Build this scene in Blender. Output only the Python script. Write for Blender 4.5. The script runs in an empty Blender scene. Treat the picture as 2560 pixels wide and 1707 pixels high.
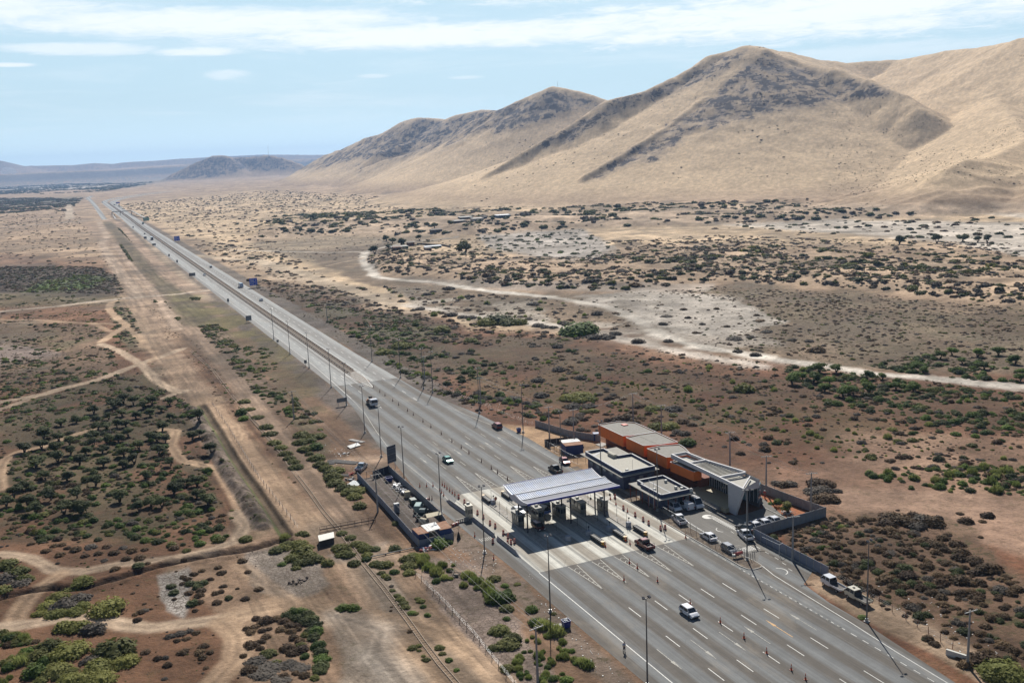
import bpy, bmesh, math, random
import numpy as np
from mathutils import Matrix, Vector
random.seed(7); RNG = np.random.default_rng(11)
SC = bpy.context.scene; COL = SC.collection
Q = 1.0                                     # terrain mesh density
# ------------------------------------------------------------------ camera
FPX, PITCH, ROLL, YAW, CH = 2433.62, 0.187794, -0.0422158, 0.4187546, 78.98   # focal length in photo pixels, angles, height (m)
IW, IH = 2560, 1707
cy_, sy_ = math.cos(YAW), math.sin(YAW)
F0 = np.array([sy_, cy_, 0.]); R0 = np.array([cy_, -sy_, 0.]); Z0 = np.array([0, 0, 1.])
FW = F0*math.cos(PITCH) - Z0*math.sin(PITCH); U1 = Z0*math.cos(PITCH) + F0*math.sin(PITCH)
RT = R0*math.cos(ROLL) + U1*math.sin(ROLL); UP = -R0*math.sin(ROLL) + U1*math.cos(ROLL)
CAMP = np.array([0, 0, CH])
cam = bpy.data.cameras.new('camera'); camo = bpy.data.objects.new('camera', cam); COL.objects.link(camo)
cam.sensor_width = 36; cam.lens = FPX/IW*36; cam.clip_start = 1; cam.clip_end = 60000
m4 = Matrix(((RT[0], UP[0], -FW[0], 0), (RT[1], UP[1], -FW[1], 0), (RT[2], UP[2], -FW[2], CH), (0, 0, 0, 1)))
camo.matrix_world = m4; SC.camera = camo
# ------------------------------------------------------------------ sun and sky
SUN_AZ, SUN_EL = math.radians(26.5), math.radians(40)       # azimuth from +Y towards +X
sun = bpy.data.lights.new('sun', 'SUN'); sun.energy = 5.0; sun.angle = math.radians(0.5); sun.color = (1, .955, .88)
suno = bpy.data.objects.new('sun', sun); COL.objects.link(suno)
sv = Vector((math.sin(SUN_AZ)*math.cos(SUN_EL), math.cos(SUN_AZ)*math.cos(SUN_EL), math.sin(SUN_EL)))
suno.rotation_euler = sv.to_track_quat('Z', 'Y').to_euler(); suno.location = (0, 0, 300)
world = bpy.data.worlds.new('World'); SC.world = world; world.use_nodes = True
SC.view_settings.view_transform = 'Standard'; SC.view_settings.look = 'None'
SC.view_settings.exposure = 0.22; SC.view_settings.gamma = 1.0; SC.view_settings.use_curve_mapping = False
SC.cycles.max_bounces = 6; SC.cycles.volume_bounces = 0; SC.cycles.transparent_max_bounces = 8

class NT:                                    # small node-tree helper
    def __init__(s, nt): s.nt = nt; s.n = nt.nodes; s.l = nt.links
    def new(s, t, **k):
        o = s.n.new(t)
        for a, b in k.items(): setattr(o, a, b)
        return o
    def set(s, sock, v):
        if hasattr(v, 'is_output'): s.l.new(v, sock)
        elif v is not None: sock.default_value = v
    def math(s, op, a, b=None, c=None, clamp=False):
        o = s.new('ShaderNodeMath', operation=op, use_clamp=clamp)
        for i, v in enumerate((a, b, c)):
            if v is not None: s.set(o.inputs[i], v)
        return o.outputs[0]
    def mix(s, f, a, b, bt='MIX'):
        o = s.new('ShaderNodeMix', data_type='RGBA', blend_type=bt)
        s.set(o.inputs['Factor'], f); s.set(o.inputs[6], a); s.set(o.inputs[7], b)
        return o.outputs[2]
    def ramp(s, f, a, b, lo=0., hi=1.):
        o = s.new('ShaderNodeMapRange', interpolation_type='SMOOTHSTEP'); s.set(o.inputs[0], f)
        o.inputs[1].default_value = a; o.inputs[2].default_value = b; o.inputs[3].default_value = lo; o.inputs[4].default_value = hi
        return o.outputs[0]
    def noise(s, vec, scale, detail=3, rough=.55, dist=0.):
        o = s.new('ShaderNodeTexNoise'); s.set(o.inputs['Vector'], vec); o.inputs['Scale'].default_value = scale
        o.inputs['Detail'].default_value = detail; o.inputs['Roughness'].default_value = rough; o.inputs['Distortion'].default_value = dist
        return o.outputs[0]
    def vscale(s, vec, v):
        o = s.new('ShaderNodeMapping'); s.set(o.inputs[0], vec); o.inputs['Scale'].default_value = v
        return o.outputs[0]
def c4(c): return (c[0], c[1], c[2], 1)

W = NT(world.node_tree); W.n.clear()
sky = W.new('ShaderNodeTexSky', sky_type='NISHITA'); sky.sun_disc = False
sky.sun_elevation = SUN_EL; sky.sun_rotation = SUN_AZ; sky.altitude = 200; sky.air_density = 1.0; sky.dust_density = .5; sky.ozone_density = 1.6
tc = W.new('ShaderNodeTexCoord').outputs['Generated']
sep = W.new('ShaderNodeSeparateXYZ'); W.l.new(tc, sep.inputs[0])
EL = W.math('MULTIPLY', W.math('ARCSINE', sep.outputs[2]), 57.29578)
AZ = W.math('MULTIPLY', W.math('ARCTAN2', sep.outputs[0], sep.outputs[1]), 57.29578)
cmb = W.new('ShaderNodeCombineXYZ'); W.l.new(AZ, cmb.inputs[0]); W.l.new(EL, cmb.inputs[1])
ns = W.noise(W.vscale(cmb.outputs[0], (.10, .9, 1)), 1.0, 6, .62, .6)
nf = W.noise(W.vscale(cmb.outputs[0], (.42, 2.2, 1)), 1.0, 8, .74, .5)
wob = W.math('ADD', W.math('MULTIPLY', W.math('SUBTRACT', ns, .5), 1.7), W.math('MULTIPLY', W.math('SUBTRACT', nf, .5), 2.6))
def blob(az, el, wa, we, edge=.5):
    a = W.math('POWER', W.math('DIVIDE', W.math('SUBTRACT', AZ, az), wa), 2.)
    b = W.math('POWER', W.math('DIVIDE', W.math('SUBTRACT', EL, el), we), 2.)
    d = W.math('ADD', W.math('ADD', a, b), W.math('MULTIPLY', wob, edge))
    return W.ramp(d, .0, 1.45, 1., 0.)
mask = None
for az, el, wa, we, k, e in ((-6, 8.35, 12, .85, .8, .8), (8, 7.7, 12, .8, .85, .8), (23, 6.8, 16, .75, .9, .9), (42, 6.9, 16, 1.5, .9, 1.2), (38, 9.6, 20, 1.5, .85, 1.2), (7.4, 6.25, 2.7, .26, .75, .8),
    (2, 6.4, 4.2, .33, .6, .9), (-1.9, 5.6, 1.3, .12, .7, .5), (8.8, 5.0, 1.3, .28, .5, .9), (16.8, 4.75, 1., .13, .4, .5), (22, 4.5, 1., .11, .35, .5), (44, 4.6, 9, .5, .35, 1.2), (75, 9, 30, 2, .6, 1.2)):
    b = W.math('MULTIPLY', blob(az, el, wa, we, e), k)
    mask = b if mask is None else W.math('MAXIMUM', mask, b)
thin = W.math('MULTIPLY', W.ramp(ns, .45, .8), .3)
mask = W.math('MULTIPLY', W.math('MAXIMUM', mask, thin), W.math('MULTIPLY', W.ramp(EL, 11., 15., 1., .0), W.ramp(W.math('ABSOLUTE', W.math('SUBTRACT', AZ, 25.)), 45., 90., 1., .0)))
tint = W.mix(W.math('MULTIPLY', W.ramp(EL, 10.5, 15., .76, 0.), W.ramp(W.math('ABSOLUTE', W.math('SUBTRACT', AZ, 25.)), 40., 90., 1., .1)), sky.outputs[0], (11.6, 16.0, 18.4, 1))          # thin pale marine air
hz_ = W.new('ShaderNodeVectorMath', operation='SCALE'); W.l.new(tint, hz_.inputs[0]); W.l.new(W.ramp(EL, -.5, 4., 1.35, 1.), hz_.inputs['Scale'])
skyc = W.mix(mask, hz_.outputs[0], (18.4, 19.1, 19.6, 1))
bg = W.new('ShaderNodeBackground'); W.l.new(skyc, bg.inputs[0]); bg.inputs[1].default_value = 0.05
out = W.new('ShaderNodeOutputWorld'); W.l.new(bg.outputs[0], out.inputs[0])

# ------------------------------------------------------------------ survey: a picked image point -> the point on level ground it shows
CR = dict(A1=(1100,1040,3.672),A2=(1440,1020,3.672),A3=(800,1080,4.6125),A4=(1240,1140,6.534),C1=(1200,1280,3.459),C2=(1880,1280,3.459),
 C3=(0,1280,3.672),C4=(600,1280,3.672),B1=(0,860,3.672),B2=(600,860,3.672),B3=(0,430,3.672),B4=(500,560,3.672),B5=(1100,860,3.672),
 E1=(200,480,6.534),E2=(500,640,5.2275),E3=(800,880,6.534),E4=(1000,1000,6.534),D1=(0,380,5.88),D2=(1500,1200,5.2275),D3=(1160,1300,5.2275),
 D4=(1840,1400,5.2275),F1=(1060,780,6.534),F2=(1260,1240,10.455),F3=(1440,1160,8.042),F4=(1860,1180,8.042),Z3=(900,500,3.36),Z4=(1560,480,2.352),O=(0,0,.91875))
def toO(c, x, y): a = CR[c]; return ((a[0]+x/a[2])*.91875, (a[1]+y/a[2])*.91875)
def ray(c, x, y):
    a = CR[c]; px, py = a[0]+x/a[2], a[1]+y/a[2]
    return FW*FPX + RT*(px-IW/2) - UP*(py-IH/2)
def G(c, x, y, z=0.):
    d = ray(c, x, y); t = (z-CH)/d[2] if d[2] < 0 else 1e5
    p = CAMP + d*t; return (float(p[0]), float(p[1]))
def GS(c, pts): return [G(c, *p) for p in pts]
def at_dist(ox, oy, D):                      # the point along that sight line at horizontal distance D
    d = ray('O', ox, oy); p = CAMP + d*(D/math.hypot(d[0], d[1])); return (float(p[0]), float(p[1]), float(p[2]))

# ------------------------------------------------------------------ object helpers
def tag(o, label=None, cat=None, group=None, kind=None):
    if label: o['label'] = label
    if cat: o['category'] = cat
    if group: o['group'] = group
    if kind: o['kind'] = kind
    return o
def thing(name, label, cat, loc=(0, 0, 0), rz=0., group=None, sc=None):
    o = bpy.data.objects.new(name, None); COL.objects.link(o); o.empty_display_size = .5
    o.location = loc; o.rotation_euler = (0, 0, rz)
    if sc: o.scale = (sc, sc, sc)
    return tag(o, label, cat, group)
def copy_tree(o, parent=None):
    c = o.copy(); COL.objects.link(c)
    if parent is not None: c.parent = parent
    for ch in list(o.children): copy_tree(ch, c)
    return c
def dup(root, loc, rz=0., label=None, group=None):
    r = copy_tree(root); r.location = loc; r.rotation_euler = (0, 0, rz)
    if label: r['label'] = label
    if group: r['group'] = group
    return r
class MB:
    def __init__(s): s.v = []; s.f = []; s.pr = []
    def add(s, vs, fs):
        b = len(s.v); s.pr.append((b, len(s.f), len(vs), len(fs))); s.v += [tuple(map(float, v)) for v in vs]; s.f += [tuple(b+i for i in f) for f in fs]; return s
    def bb(s, x0, x1, y0, y1, z0, z1):
        return s.add([(x0,y0,z0),(x1,y0,z0),(x1,y1,z0),(x0,y1,z0),(x0,y0,z1),(x1,y0,z1),(x1,y1,z1),(x0,y1,z1)],
            [(0,3,2,1),(4,5,6,7),(0,1,5,4),(1,2,6,5),(2,3,7,6),(3,0,4,7)])
    def box(s, c, size, rz=0., ch=0.):
        x, y, z = [a/2 for a in size]; ca, sa = math.cos(rz), math.sin(rz)
        P = [(a, b, q) for q in (-z, z) for a, b in ((-x,-y),(x,-y),(x,y),(-x,y))]
        return s.add([(c[0]+a*ca-b*sa, c[1]+a*sa+b*ca, c[2]+q) for a, b, q in P], [(0,3,2,1),(4,5,6,7),(0,1,5,4),(1,2,6,5),(2,3,7,6),(3,0,4,7)])
    def prism(s, poly, z0, z1):
        n = len(poly); return s.add([(x,y,z0) for x,y in poly]+[(x,y,z1) for x,y in poly],
            [tuple(range(n-1,-1,-1)), tuple(range(n,2*n))]+[(i,(i+1)%n,n+(i+1)%n,n+i) for i in range(n)])
    def profx(s, prof, x0, x1):               # profile in (y,z) extruded along x
        n = len(prof); return s.add([(x0,y,z) for y,z in prof]+[(x1,y,z) for y,z in prof],
            [tuple(range(n)), tuple(range(2*n-1,n-1,-1))]+[(i,n+i,n+(i+1)%n,(i+1)%n) for i in range(n)])
    def cyl(s, p0, p1, r0, r1=None, n=8, caps=True):
        r1 = r0 if r1 is None else r1; p0 = Vector(p0); p1 = Vector(p1); d = (p1-p0).normalized()
        a = d.orthogonal().normalized(); b = d.cross(a); vs = []
        for p, r in ((p0, r0), (p1, r1)):
            for i in range(n):
                t = 2*math.pi*i/n; vs.append(p + a*math.cos(t)*r + b*math.sin(t)*r)
        fs = [(i, (i+1) % n, n+(i+1) % n, n+i) for i in range(n)]
        if caps: fs += [tuple(range(n-1,-1,-1)), tuple(range(n,2*n))]
        return s.add(vs, fs)
    def lathe(s, prof, n=10, c=(0,0,0)):      # prof: (r,z)
        vs = []; fs = []; k = len(prof)
        for r, z in prof:
            for i in range(n): t = 2*math.pi*i/n; vs.append((c[0]+r*math.cos(t), c[1]+r*math.sin(t), c[2]+z))
        for j in range(k-1):
            for i in range(n): fs.append((j*n+i, j*n+(i+1) % n, (j+1)*n+(i+1) % n, (j+1)*n+i))
        fs += [tuple(range(n-1,-1,-1)), tuple(range((k-1)*n, k*n))]
        return s.add(vs, fs)
    def wire(s, pts, r, n=5):
        for a, b in zip(pts[:-1], pts[1:]): s.cyl(a, b, r, r, n)
        return s
    def wallseg(s, p0, p1, t, z0, z1):
        dx, dy = p1[0]-p0[0], p1[1]-p0[1]; L = math.hypot(dx, dy)
        return s.box(((p0[0]+p1[0])/2, (p0[1]+p1[1])/2, (z0+z1)/2), (L, t, z1-z0), math.atan2(dy, dx))
    def split(s, name, mat, parent):            # every primitive a mesh of its own
        for b, f0, nv, nf in s.pr:
            q = MB(); q.v = s.v[b:b+nv]; q.f = [tuple(i-b for i in f) for f in s.f[f0:f0+nf]]; q.build(name, mat, parent)
    def build(s, name, mat, parent=None, smooth=False, bevel=0.):
        me = bpy.data.meshes.new(name); me.from_pydata(s.v, [], s.f); me.materials.append(mat)
        bm = bmesh.new(); bm.from_mesh(me); bmesh.ops.recalc_face_normals(bm, faces=bm.faces)
        if bevel: bmesh.ops.bevel(bm, geom=list(bm.edges), offset=bevel, segments=1, affect='EDGES', clamp_overlap=True)
        bm.to_mesh(me); bm.free()
        if smooth: me.polygons.foreach_set('use_smooth', [True]*len(me.polygons))
        o = bpy.data.objects.new(name, me); COL.objects.link(o)
        if parent is not None: o.parent = parent
        return o

# ------------------------------------------------------------------ materials
MATS = {}
def M(name, col=(.5,.5,.5), rough=.7, metal=0., var=.12, sc=2., spec=.5, col2=None, sc2=1., thr=(.5,.62), bump=0., coat=0., dirt=0., stretch=None):
    if name in MATS: return MATS[name]
    m = bpy.data.materials.new(name); m.use_nodes = True; T = NT(m.node_tree); b = T.n['Principled BSDF']
    tcn = T.new('ShaderNodeTexCoord').outputs['Object']
    if stretch: tcn = T.vscale(tcn, stretch)
    n = T.noise(tcn, sc, 4, .6)
    c = T.mix(1., c4(col), T.ramp(n, .25, .75, 1-var, 1+var), 'MULTIPLY')
    if col2 is not None:
        n2 = T.noise(tcn, sc2, 4, .65); c = T.mix(T.ramp(n2, thr[0], thr[1]), c, c4(col2))
    if dirt:
        n3 = T.noise(tcn, sc*.45+.3, 5, .7); c = T.mix(T.math('MULTIPLY', T.ramp(n3, .45, .75), dirt), c, (.16,.12,.085,1))
    T.l.new(c, b.inputs['Base Color']); b.inputs['Roughness'].default_value = rough; b.inputs['Metallic'].default_value = metal
    b.inputs['Specular IOR Level'].default_value = spec
    if coat: b.inputs['Coat Weight'].default_value = coat; b.inputs['Coat Roughness'].default_value = .08
    if bump:
        bp = T.new('ShaderNodeBump'); T.l.new(n, bp.inputs['Height']); bp.inputs['Strength'].default_value = bump; bp.inputs['Distance'].default_value = .05
        T.l.new(bp.outputs[0], b.inputs['Normal'])
    MATS[name] = m; return m
# ------------------------------------------------------------------ terrain
CR['K'] = (0,400,2.1); CR['Z1'] = (380,200,2.6133); CR['Z2'] = (1240,80,1.7818)
def vn(x, y, seed=0):
    ix = np.floor(x).astype(np.int64); iy = np.floor(y).astype(np.int64); fx = x-ix; fy = y-iy
    def h(a, b):
        v = (a*374761393 + b*668265263 + seed*974711) & 0xffffffff
        v = ((v ^ (v >> 13))*1274126177) & 0xffffffff
        return ((v ^ (v >> 16)) & 0xffff)/65535.
    ux = fx*fx*(3-2*fx); uy = fy*fy*(3-2*fy)
    a = h(ix, iy); b = h(ix+1, iy); c = h(ix, iy+1); d = h(ix+1, iy+1)
    return a+(b-a)*ux+(c-a)*uy+(a-b-c+d)*ux*uy
def fbm(x, y, sc, o=4, seed=0, g=.5):
    s = 0; a = 1.; t = 0
    for i in range(o): s = s+a*vn(x/sc+i*17.3, y/sc-i*9.1, seed+i); t += a; a *= g; sc /= 2.03
    return s/t
def sst(x, a, b): t = np.clip((x-a)/(b-a), 0, 1); return t*t*(3-2*t)
def projO(X, Y, Z):
    vx, vy, vz = X, Y, Z-CH
    dz = vx*FW[0]+vy*FW[1]+vz*FW[2]; ok = dz > 5; d = np.where(ok, dz, 1)
    u = (vx*RT[0]+vy*RT[1]+vz*RT[2])/d*FPX; v = (vx*UP[0]+vy*UP[1]+vz*UP[2])/d*FPX
    return np.where(ok, (IW/2+u)*.91875, -1e5), np.where(ok, (IH/2-v)*.91875, -1e5)
def seg_d(X, Y, pts):                        # distance to polyline, interpolation parameter index
    best = np.full(X.shape, 1e9); par = np.zeros(X.shape)
    for i in range(len(pts)-1):
        ax, ay = pts[i][:2]; bx, by = pts[i+1][:2]; dx, dy = bx-ax, by-ay; L = dx*dx+dy*dy+1e-9
        t = np.clip(((X-ax)*dx+(Y-ay)*dy)/L, 0, 1); d = np.hypot(X-ax-t*dx, Y-ay-t*dy)
        m = d < best; best = np.where(m, d, best); par = np.where(m, i+t, par)
    return best, par
def inpoly(X, Y, poly):
    r = np.zeros(X.shape, bool); n = len(poly)
    for i in range(n):
        x0, y0 = poly[i]; x1, y1 = poly[(i+1) % n]
        if y0 == y1: continue
        c = ((y0 > Y) != (y1 > Y)) & (X < (x1-x0)*(Y-y0)/(y1-y0)+x0); r ^= c
    return r
def sdf(X, Y, poly):
    d, _ = seg_d(X, Y, list(poly)+[poly[0]]); return np.where(inpoly(X, Y, poly), d, -d)
def wpoly(X, Y, poly, f):                    # smooth weight of a polygon, only evaluated near it
    xs = [p[0] for p in poly]; ys = [p[1] for p in poly]; w = np.zeros(X.shape)
    m = (X > min(xs)-f) & (X < max(xs)+f) & (Y > min(ys)-f) & (Y < max(ys)+f)
    if m.any(): w[m] = sst(sdf(X[m], Y[m], poly), -f, f)
    return w
# ridge lines of the mountains: (image x, image y, distance) -> crest points in the world
RID = [
 ([(1715,118,2100),(1640,140,2080),(1552,189,2020),(1480,222,1980),(1397,242,1950),(1294,306,1900),(1206,355,1860),(1130,400,1820)], 2.15),
 ([(1715,118,2100),(1753,127,2070),(1680,194,1960),(1603,245,1860),(1526,307,1760),(1423,364,1660),(1345,405,1590)], 1.75),
 ([(1753,127,2070),(1836,156,2060),(1913,172,2000),(1990,197,1930),(2070,232,1840),(2110,262,1780)], 2.2),
 ([(1715,118,2100),(1810,135,2300),(1861,148,2400),(1939,155,2500),(2067,149,2500),(2171,131,2400),(2274,118,2300),(2352,101,2200),(2600,60,2100),(3000,80,1900)], 2.9),
 ([(2171,131,2400),(2280,225,2000),(2360,318,1500),(2270,368,1330),(2170,408,1230)], 4.2),
 ([(2360,318,1500),(2700,250,1500),(3000,300,1200)], 4.0),
 ([(1397,242,2650),(1358,229,2680),(1322,218,2700),(1270,210,2700),(1191,243,2720),(1140,266,2750),(1070,296,2850),(1017,325,2950),(964,353,3050),(876,376,3200),(824,398,3300)], 2.4),
 ([(1150,262,3500),(1105,260,3600),(1052,270,3650),(1024,281,3700),(1010,280,3750),(964,276,3800),(929,286,3850),(880,314,3950),(841,324,4050),(789,347,4200),(735,368,4500),(680,400,4700)], 2.3),
 ([(1024,281,3700),(964,325,3600),(876,353,3500)], 2.2),
 ([(367,417,7300),(402,398,7300),(455,372,7300),(490,359.5,7300),(514,360,7300),(535,366,7350),(578,364.5,7350),(616,360.5,7300),(648,366,7250),(683,378,7200),(720,392,7150)], 2.4),
 ([(-700,380,13000),(-200,366,13000),(0,369,13000),(16,373,13000),(44,381,13200),(94,381,13200),(172,379,13200),(219,374,13200),(258,377,13200),(289,374,13200),(359,371,13200),(430,366,13200),(520,361,13200),(600,357.5,13200),(740,358,13200),(800,360,13200),(1000,352,13200)], 4.5),
]
RIDP = [([at_dist(*p) for p in r], k) for r, k in RID]
MESA = [at_dist(*p) for p in [(-700,425,9000),(-200,409,9300),(0,401.5,9900),(101,396.5,10300),(187,393.5,10400),(265,391,10500),(367,385,10700),(470,378,10900),(700,368,11000),(1100,352,11000)]]
def Hm(X, Y):
    tot = np.zeros(X.shape); D = np.hypot(X, Y)
    for pts, k in RIDP:
        zs = np.array([p[2] for p in pts]); R = zs.max()*k*1.3
        xs = [p[0] for p in pts]; ys = [p[1] for p in pts]
        m = (X > min(xs)-R) & (X < max(xs)+R) & (Y > min(ys)-R) & (Y < max(ys)+R)
        if not m.any(): continue
        x = X[m]; y = Y[m]; best = np.zeros(x.shape)
        for i in range(len(pts)-1):
            ax, ay, az = pts[i]; bx, by, bz = pts[i+1]; dx, dy = bx-ax, by-ay; L = dx*dx+dy*dy
            t = np.clip(((x-ax)*dx+(y-ay)*dy)/L, 0, 1); d = np.hypot(x-ax-t*dx, y-ay-t*dy); z = az+(bz-az)*t; s_ = z*.07; d = np.sqrt(d*d+s_*s_)-s_
            q = np.clip(1-d/(k*z), 0, 1); best = np.maximum(best, z*q**1.55)
        tot[m] = np.maximum(tot[m], best)
    h = tot
    # the far flat-topped mesa
    d, par = seg_d(X, Y, MESA); side = (Y > np.interp(X, [p[0] for p in MESA], [p[1] for p in MESA]))
    zt = np.interp(par, range(len(MESA)), [p[2] for p in MESA]); gl = (vn(X/260., Y/2600., 5)-.5)*260
    far = D > 8000
    hm = np.where(side, zt, zt*np.clip(1-(d+gl)/520., 0, 1)**1.2)
    return np.maximum(h, np.where(far, hm, 0))
SCARP1 = GS('O', [(560,560),(640,548),(760,543),(900,540),(1050,545),(1150,533),(1300,526),(1500,522),(1700,512),(1900,507),(2100,497),(2352,492),(2700,480)])   # foot of the low dune step
SCARP2 = GS('O', [(850,600),(880,628),(960,640),(1100,655),(1250,668),(1400,668),(1520,655),(1640,645),(1800,655),(2000,668),(2200,690),(2352,705),(2700,730)])
DITCH1 = [(33.9,338),(34.2,303),(34.1,260),(34.8,242),(35.3,204)]
DITCH2 = GS('C3', [(-300,860),(0,790),(230,725),(470,690),(640,700),(780,690),(1150,590),(1500,490),(1900,400),(2280,340)])+GS('C4', [(160,320),(380,262),(450,262)])
BERM = [(30.2,335),(30.6,303),(30.6,262),(31.2,240),(31.6,212)]
PIT = GS('C3', [(1360,600),(1600,530),(1900,460),(2150,420)])
DUNE = [(840,600),(900,575),(1100,590),(1350,600),(1420,560),(1650,560),(2000,590),(2352,600),(2800,610),(2800,760),(2352,702),(2000,665),(1640,642),(1400,666),(1100,652),(880,625)]
DUNE2 = [(560,556),(620,520),(800,500),(1100,490),(1500,478),(1800,470),(2352,466),(2900,460),(2900,480),(2352,490),(1900,505),(1500,520),(1300,524),(1050,543),(760,541)]
def H(X, Y, mount=True):
    X = np.asarray(X, float); Y = np.asarray(Y, float); D = np.hypot(X, Y); z = np.zeros(X.shape)
    ox, oy = projO(X, Y, z)
    cor = sst(np.abs(X-91), 24, 34)                        # nothing moves the ground beside the roads
    cor = cor*(1-((Y > 1500) & (X > 40) & (X < 150))); cor = cor*(1-((Y > 2800) & (X > 40) & (X < 460)))
    cor = np.where((X > 36) & (X < 146) & (Y > 85) & (Y < 245), 0, cor)
    n1 = fbm(X, Y, 9., 4, 3)-.5; n2 = fbm(X, Y, 60., 3, 8)-.5
    z = z+cor*(n1*.55+n2*.9*sst(D, 150, 500))
    z = np.minimum(z, np.where(D < 600, .25, 9))
    w = wpoly(ox, oy, DUNE, 9)*cor
    dn = 1-np.abs(fbm(X+Y*.3, Y, 34., 3, 21)*2-1); z = z+w*(1.2+3.6*dn**1.5)
    w = wpoly(ox, oy, DUNE2, 5)*cor; dn = 1-np.abs(fbm(X*.8+Y*.4, Y, 60., 3, 33)*2-1); z = z+w*(4.+6.5*dn**1.4)
    for line, dep, wd in ((DITCH1, -1.0, 1.6), (DITCH2, -1.1, 1.2)):
        d, _ = seg_d(X, Y, line); z = z+dep*(1-sst(d, .3*wd, wd))
    d, _ = seg_d(X, Y, BERM); z = z+(.5+1.3*(vn(X/2.0, Y/1.6, 4)))*(1-sst(d, .3, 2.6))
    d, _ = seg_d(X, Y, DITCH2); off = np.abs(d-2.3); z = z+.55*vn(X/1.6, Y/1.6, 14)*(1-sst(off, .2, 1.1))
    # low foot swell below the mountains
    fw = sst(Y+X*.55, 1500, 2100)*sst(X, 150, 800)*(1-((Y > 2600) & (X < 470))); z = z+fw*np.clip((X-150)*.012, 0, 12)*sst(D, 900, 1800)
    if mount:
        h = Hm(X, Y); r = fbm(X, Y, 130., 5, 41, .55)-.5; g = np.abs(fbm(X, Y, 75., 4, 52)*2-1)
        z = z+np.where(h > .5, h+(r*.07+(.14-g)*.05)*np.minimum(h, 110)*sst(h, 2, 60), 0)
    return z

def axis_az():
    a0, a1 = math.radians(-14), math.radians(63); n = int(1250*Q)
    fine = np.linspace(a0, a1, n); rest = np.linspace(a1, a0+2*math.pi, 42)[1:]
    return np.concatenate([fine, rest])
az = axis_az(); RN = int(1300*Q)
rr = np.concatenate([[0., 15, 35, 55], np.exp(np.linspace(math.log(68), math.log(15000), RN))])
AA, RR = np.meshgrid(az, rr); GX = np.sin(AA)*RR; GY = np.cos(AA)*RR
sh = GX.shape; X = GX.ravel(); Y = GY.ravel()
MT = Hm(X, Y); Zg = H(X, Y); OX, OY = projO(X, Y, Zg); D = np.hypot(X, Y)
NA = fbm(X, Y, 14., 4, 77); NB = fbm(X, Y, 3.2, 3, 91); NC = fbm(X, Y, 55., 5, 13, .6); ND = fbm(X, Y, 30., 4, 131, .6)
pxw = (fbm(X, Y, 6., 4, 61)-.5)                             # edge wobble
SAND = (.53,.39,.25); SAND2 = (.38,.27,.178); SOIL = (.172,.090,.051); RED = (.160,.074,.042); TRK = (.43,.295,.19); GRAV = (.14,.122,.108)
SALT = (.53,.47,.40); LIT = (.080,.058,.042); OLI = (.10,.095,.045); BROWN = (.17,.125,.088); ROCK = (.125,.112,.118); PALE = (.47,.35,.245)
c = np.empty((X.size, 3)); c[:] = SAND2; ROK = np.zeros(X.size); SPK = np.zeros(X.size); CRK = np.zeros(X.size)
def lay(w, col, spk=None, crk=None, k=1.):
    global c, SPK, CRK
    w = np.clip(w*k, 0, 1); m = w > .002; wm = w[m][:, None]; c[m] = c[m]*(1-wm)+np.array(col)*wm
    if spk is not None: SPK[m] = SPK[m]*(1-w[m])+spk*w[m]
    if crk is not None: CRK[m] = CRK[m]*(1-w[m])+crk*w[m]
def zone(poly, col, f=12, wob=30, spk=None, crk=None, k=1., crop='O', mott=None):
    P = [toO(crop, *p) for p in poly]; s = np.clip(240./np.maximum(D, 100), .12, 1.5); sf = np.clip(420./np.maximum(D, 200), .15, 1.)*sst(D, 200, 420)
    w = wpoly(OX+pxw*wob*s*1.6+(NC-.5)*wob*9*sf, OY+(NA-.5)*wob*s+(ND-.5)*wob*3.2*sf, P, f*1.5)
    if mott: w = w*sst(mott[2] if len(mott) > 2 else NA, mott[0], mott[1])
    lay(w, col, spk, crk, k)
def stroke(pts, width, col, crop='O', k=.9, soft=.8, spk=0., world=False, wobm=.6):
    P = pts if world else GS(crop, pts)
    xs = [p[0] for p in P]; ys = [p[1] for p in P]; q = width*1.5+3+wobm
    m = (X > min(xs)-q) & (X < max(xs)+q) & (Y > min(ys)-q) & (Y < max(ys)+q)
    if not m.any(): return
    w = np.zeros(X.size); d, _ = seg_d(X[m], Y[m], P); d = d+pxw[m]*wobm*2
    w[m] = 1-sst(d, width*.5-soft*.5, width*.5+soft*1.2)
    lay(w, col, spk, 0, k); TRACKS.append((P, width))
    n_ = np.zeros(X.size, bool); n_[m] = True; dd_ = np.zeros(X.size); dd_[m] = d; n_ &= (D < 420) & (w > .2)
    if width <= 5.8: f_ = 1+.16*np.exp(-((dd_-.95)/.32)**2)-.20*np.exp(-(dd_/.45)**2)
    else: f_ = 1+.13*np.cos(dd_*4.1+pxw*3)*sst(NA, .35, .6)
    c[n_] *= f_[n_][:, None]
TRACKS = []
lay(1-sst(D, 380, 700), (.215,.132,.083), .3)
# --- broad ground types (image-plan polygons are only a way to trace the land's plan)
zone([(-900,430),(700,380),(700,520),(300,560),(-900,600)], SAND2, spk=.2)
zone([(-900,470),(200,452),(160,470),(-900,500)], (.16,.15,.11), 3, 8, k=.8)
zone([(-900,415),(440,405),(300,432),(-900,458)], (.20,.19,.16), 2, 6, k=.8, mott=(.3,.6))
zone([(-900,437),(250,428),(250,433),(-900,448)], SALT, 1.5, 4, k=.7)
zone([(-900,600),(0,590),(280,600),(300,690),(420,820),(700,1100),(1200,1800),(-900,1800)], SOIL, 14, 30, spk=.35)
zone([(-200,610),(220,612),(292,645),(285,680),(200,690),(-200,672)], LIT, 5, 14, spk=.2)
zone([(90,648),(190,630),(255,640),(180,668),(60,672)], (.10,.15,.04), 4, 12, k=.8)
zone([(-200,672),(290,680),(300,700),(-200,712)], (.17,.14,.08), 5, 10, k=.7)
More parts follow.
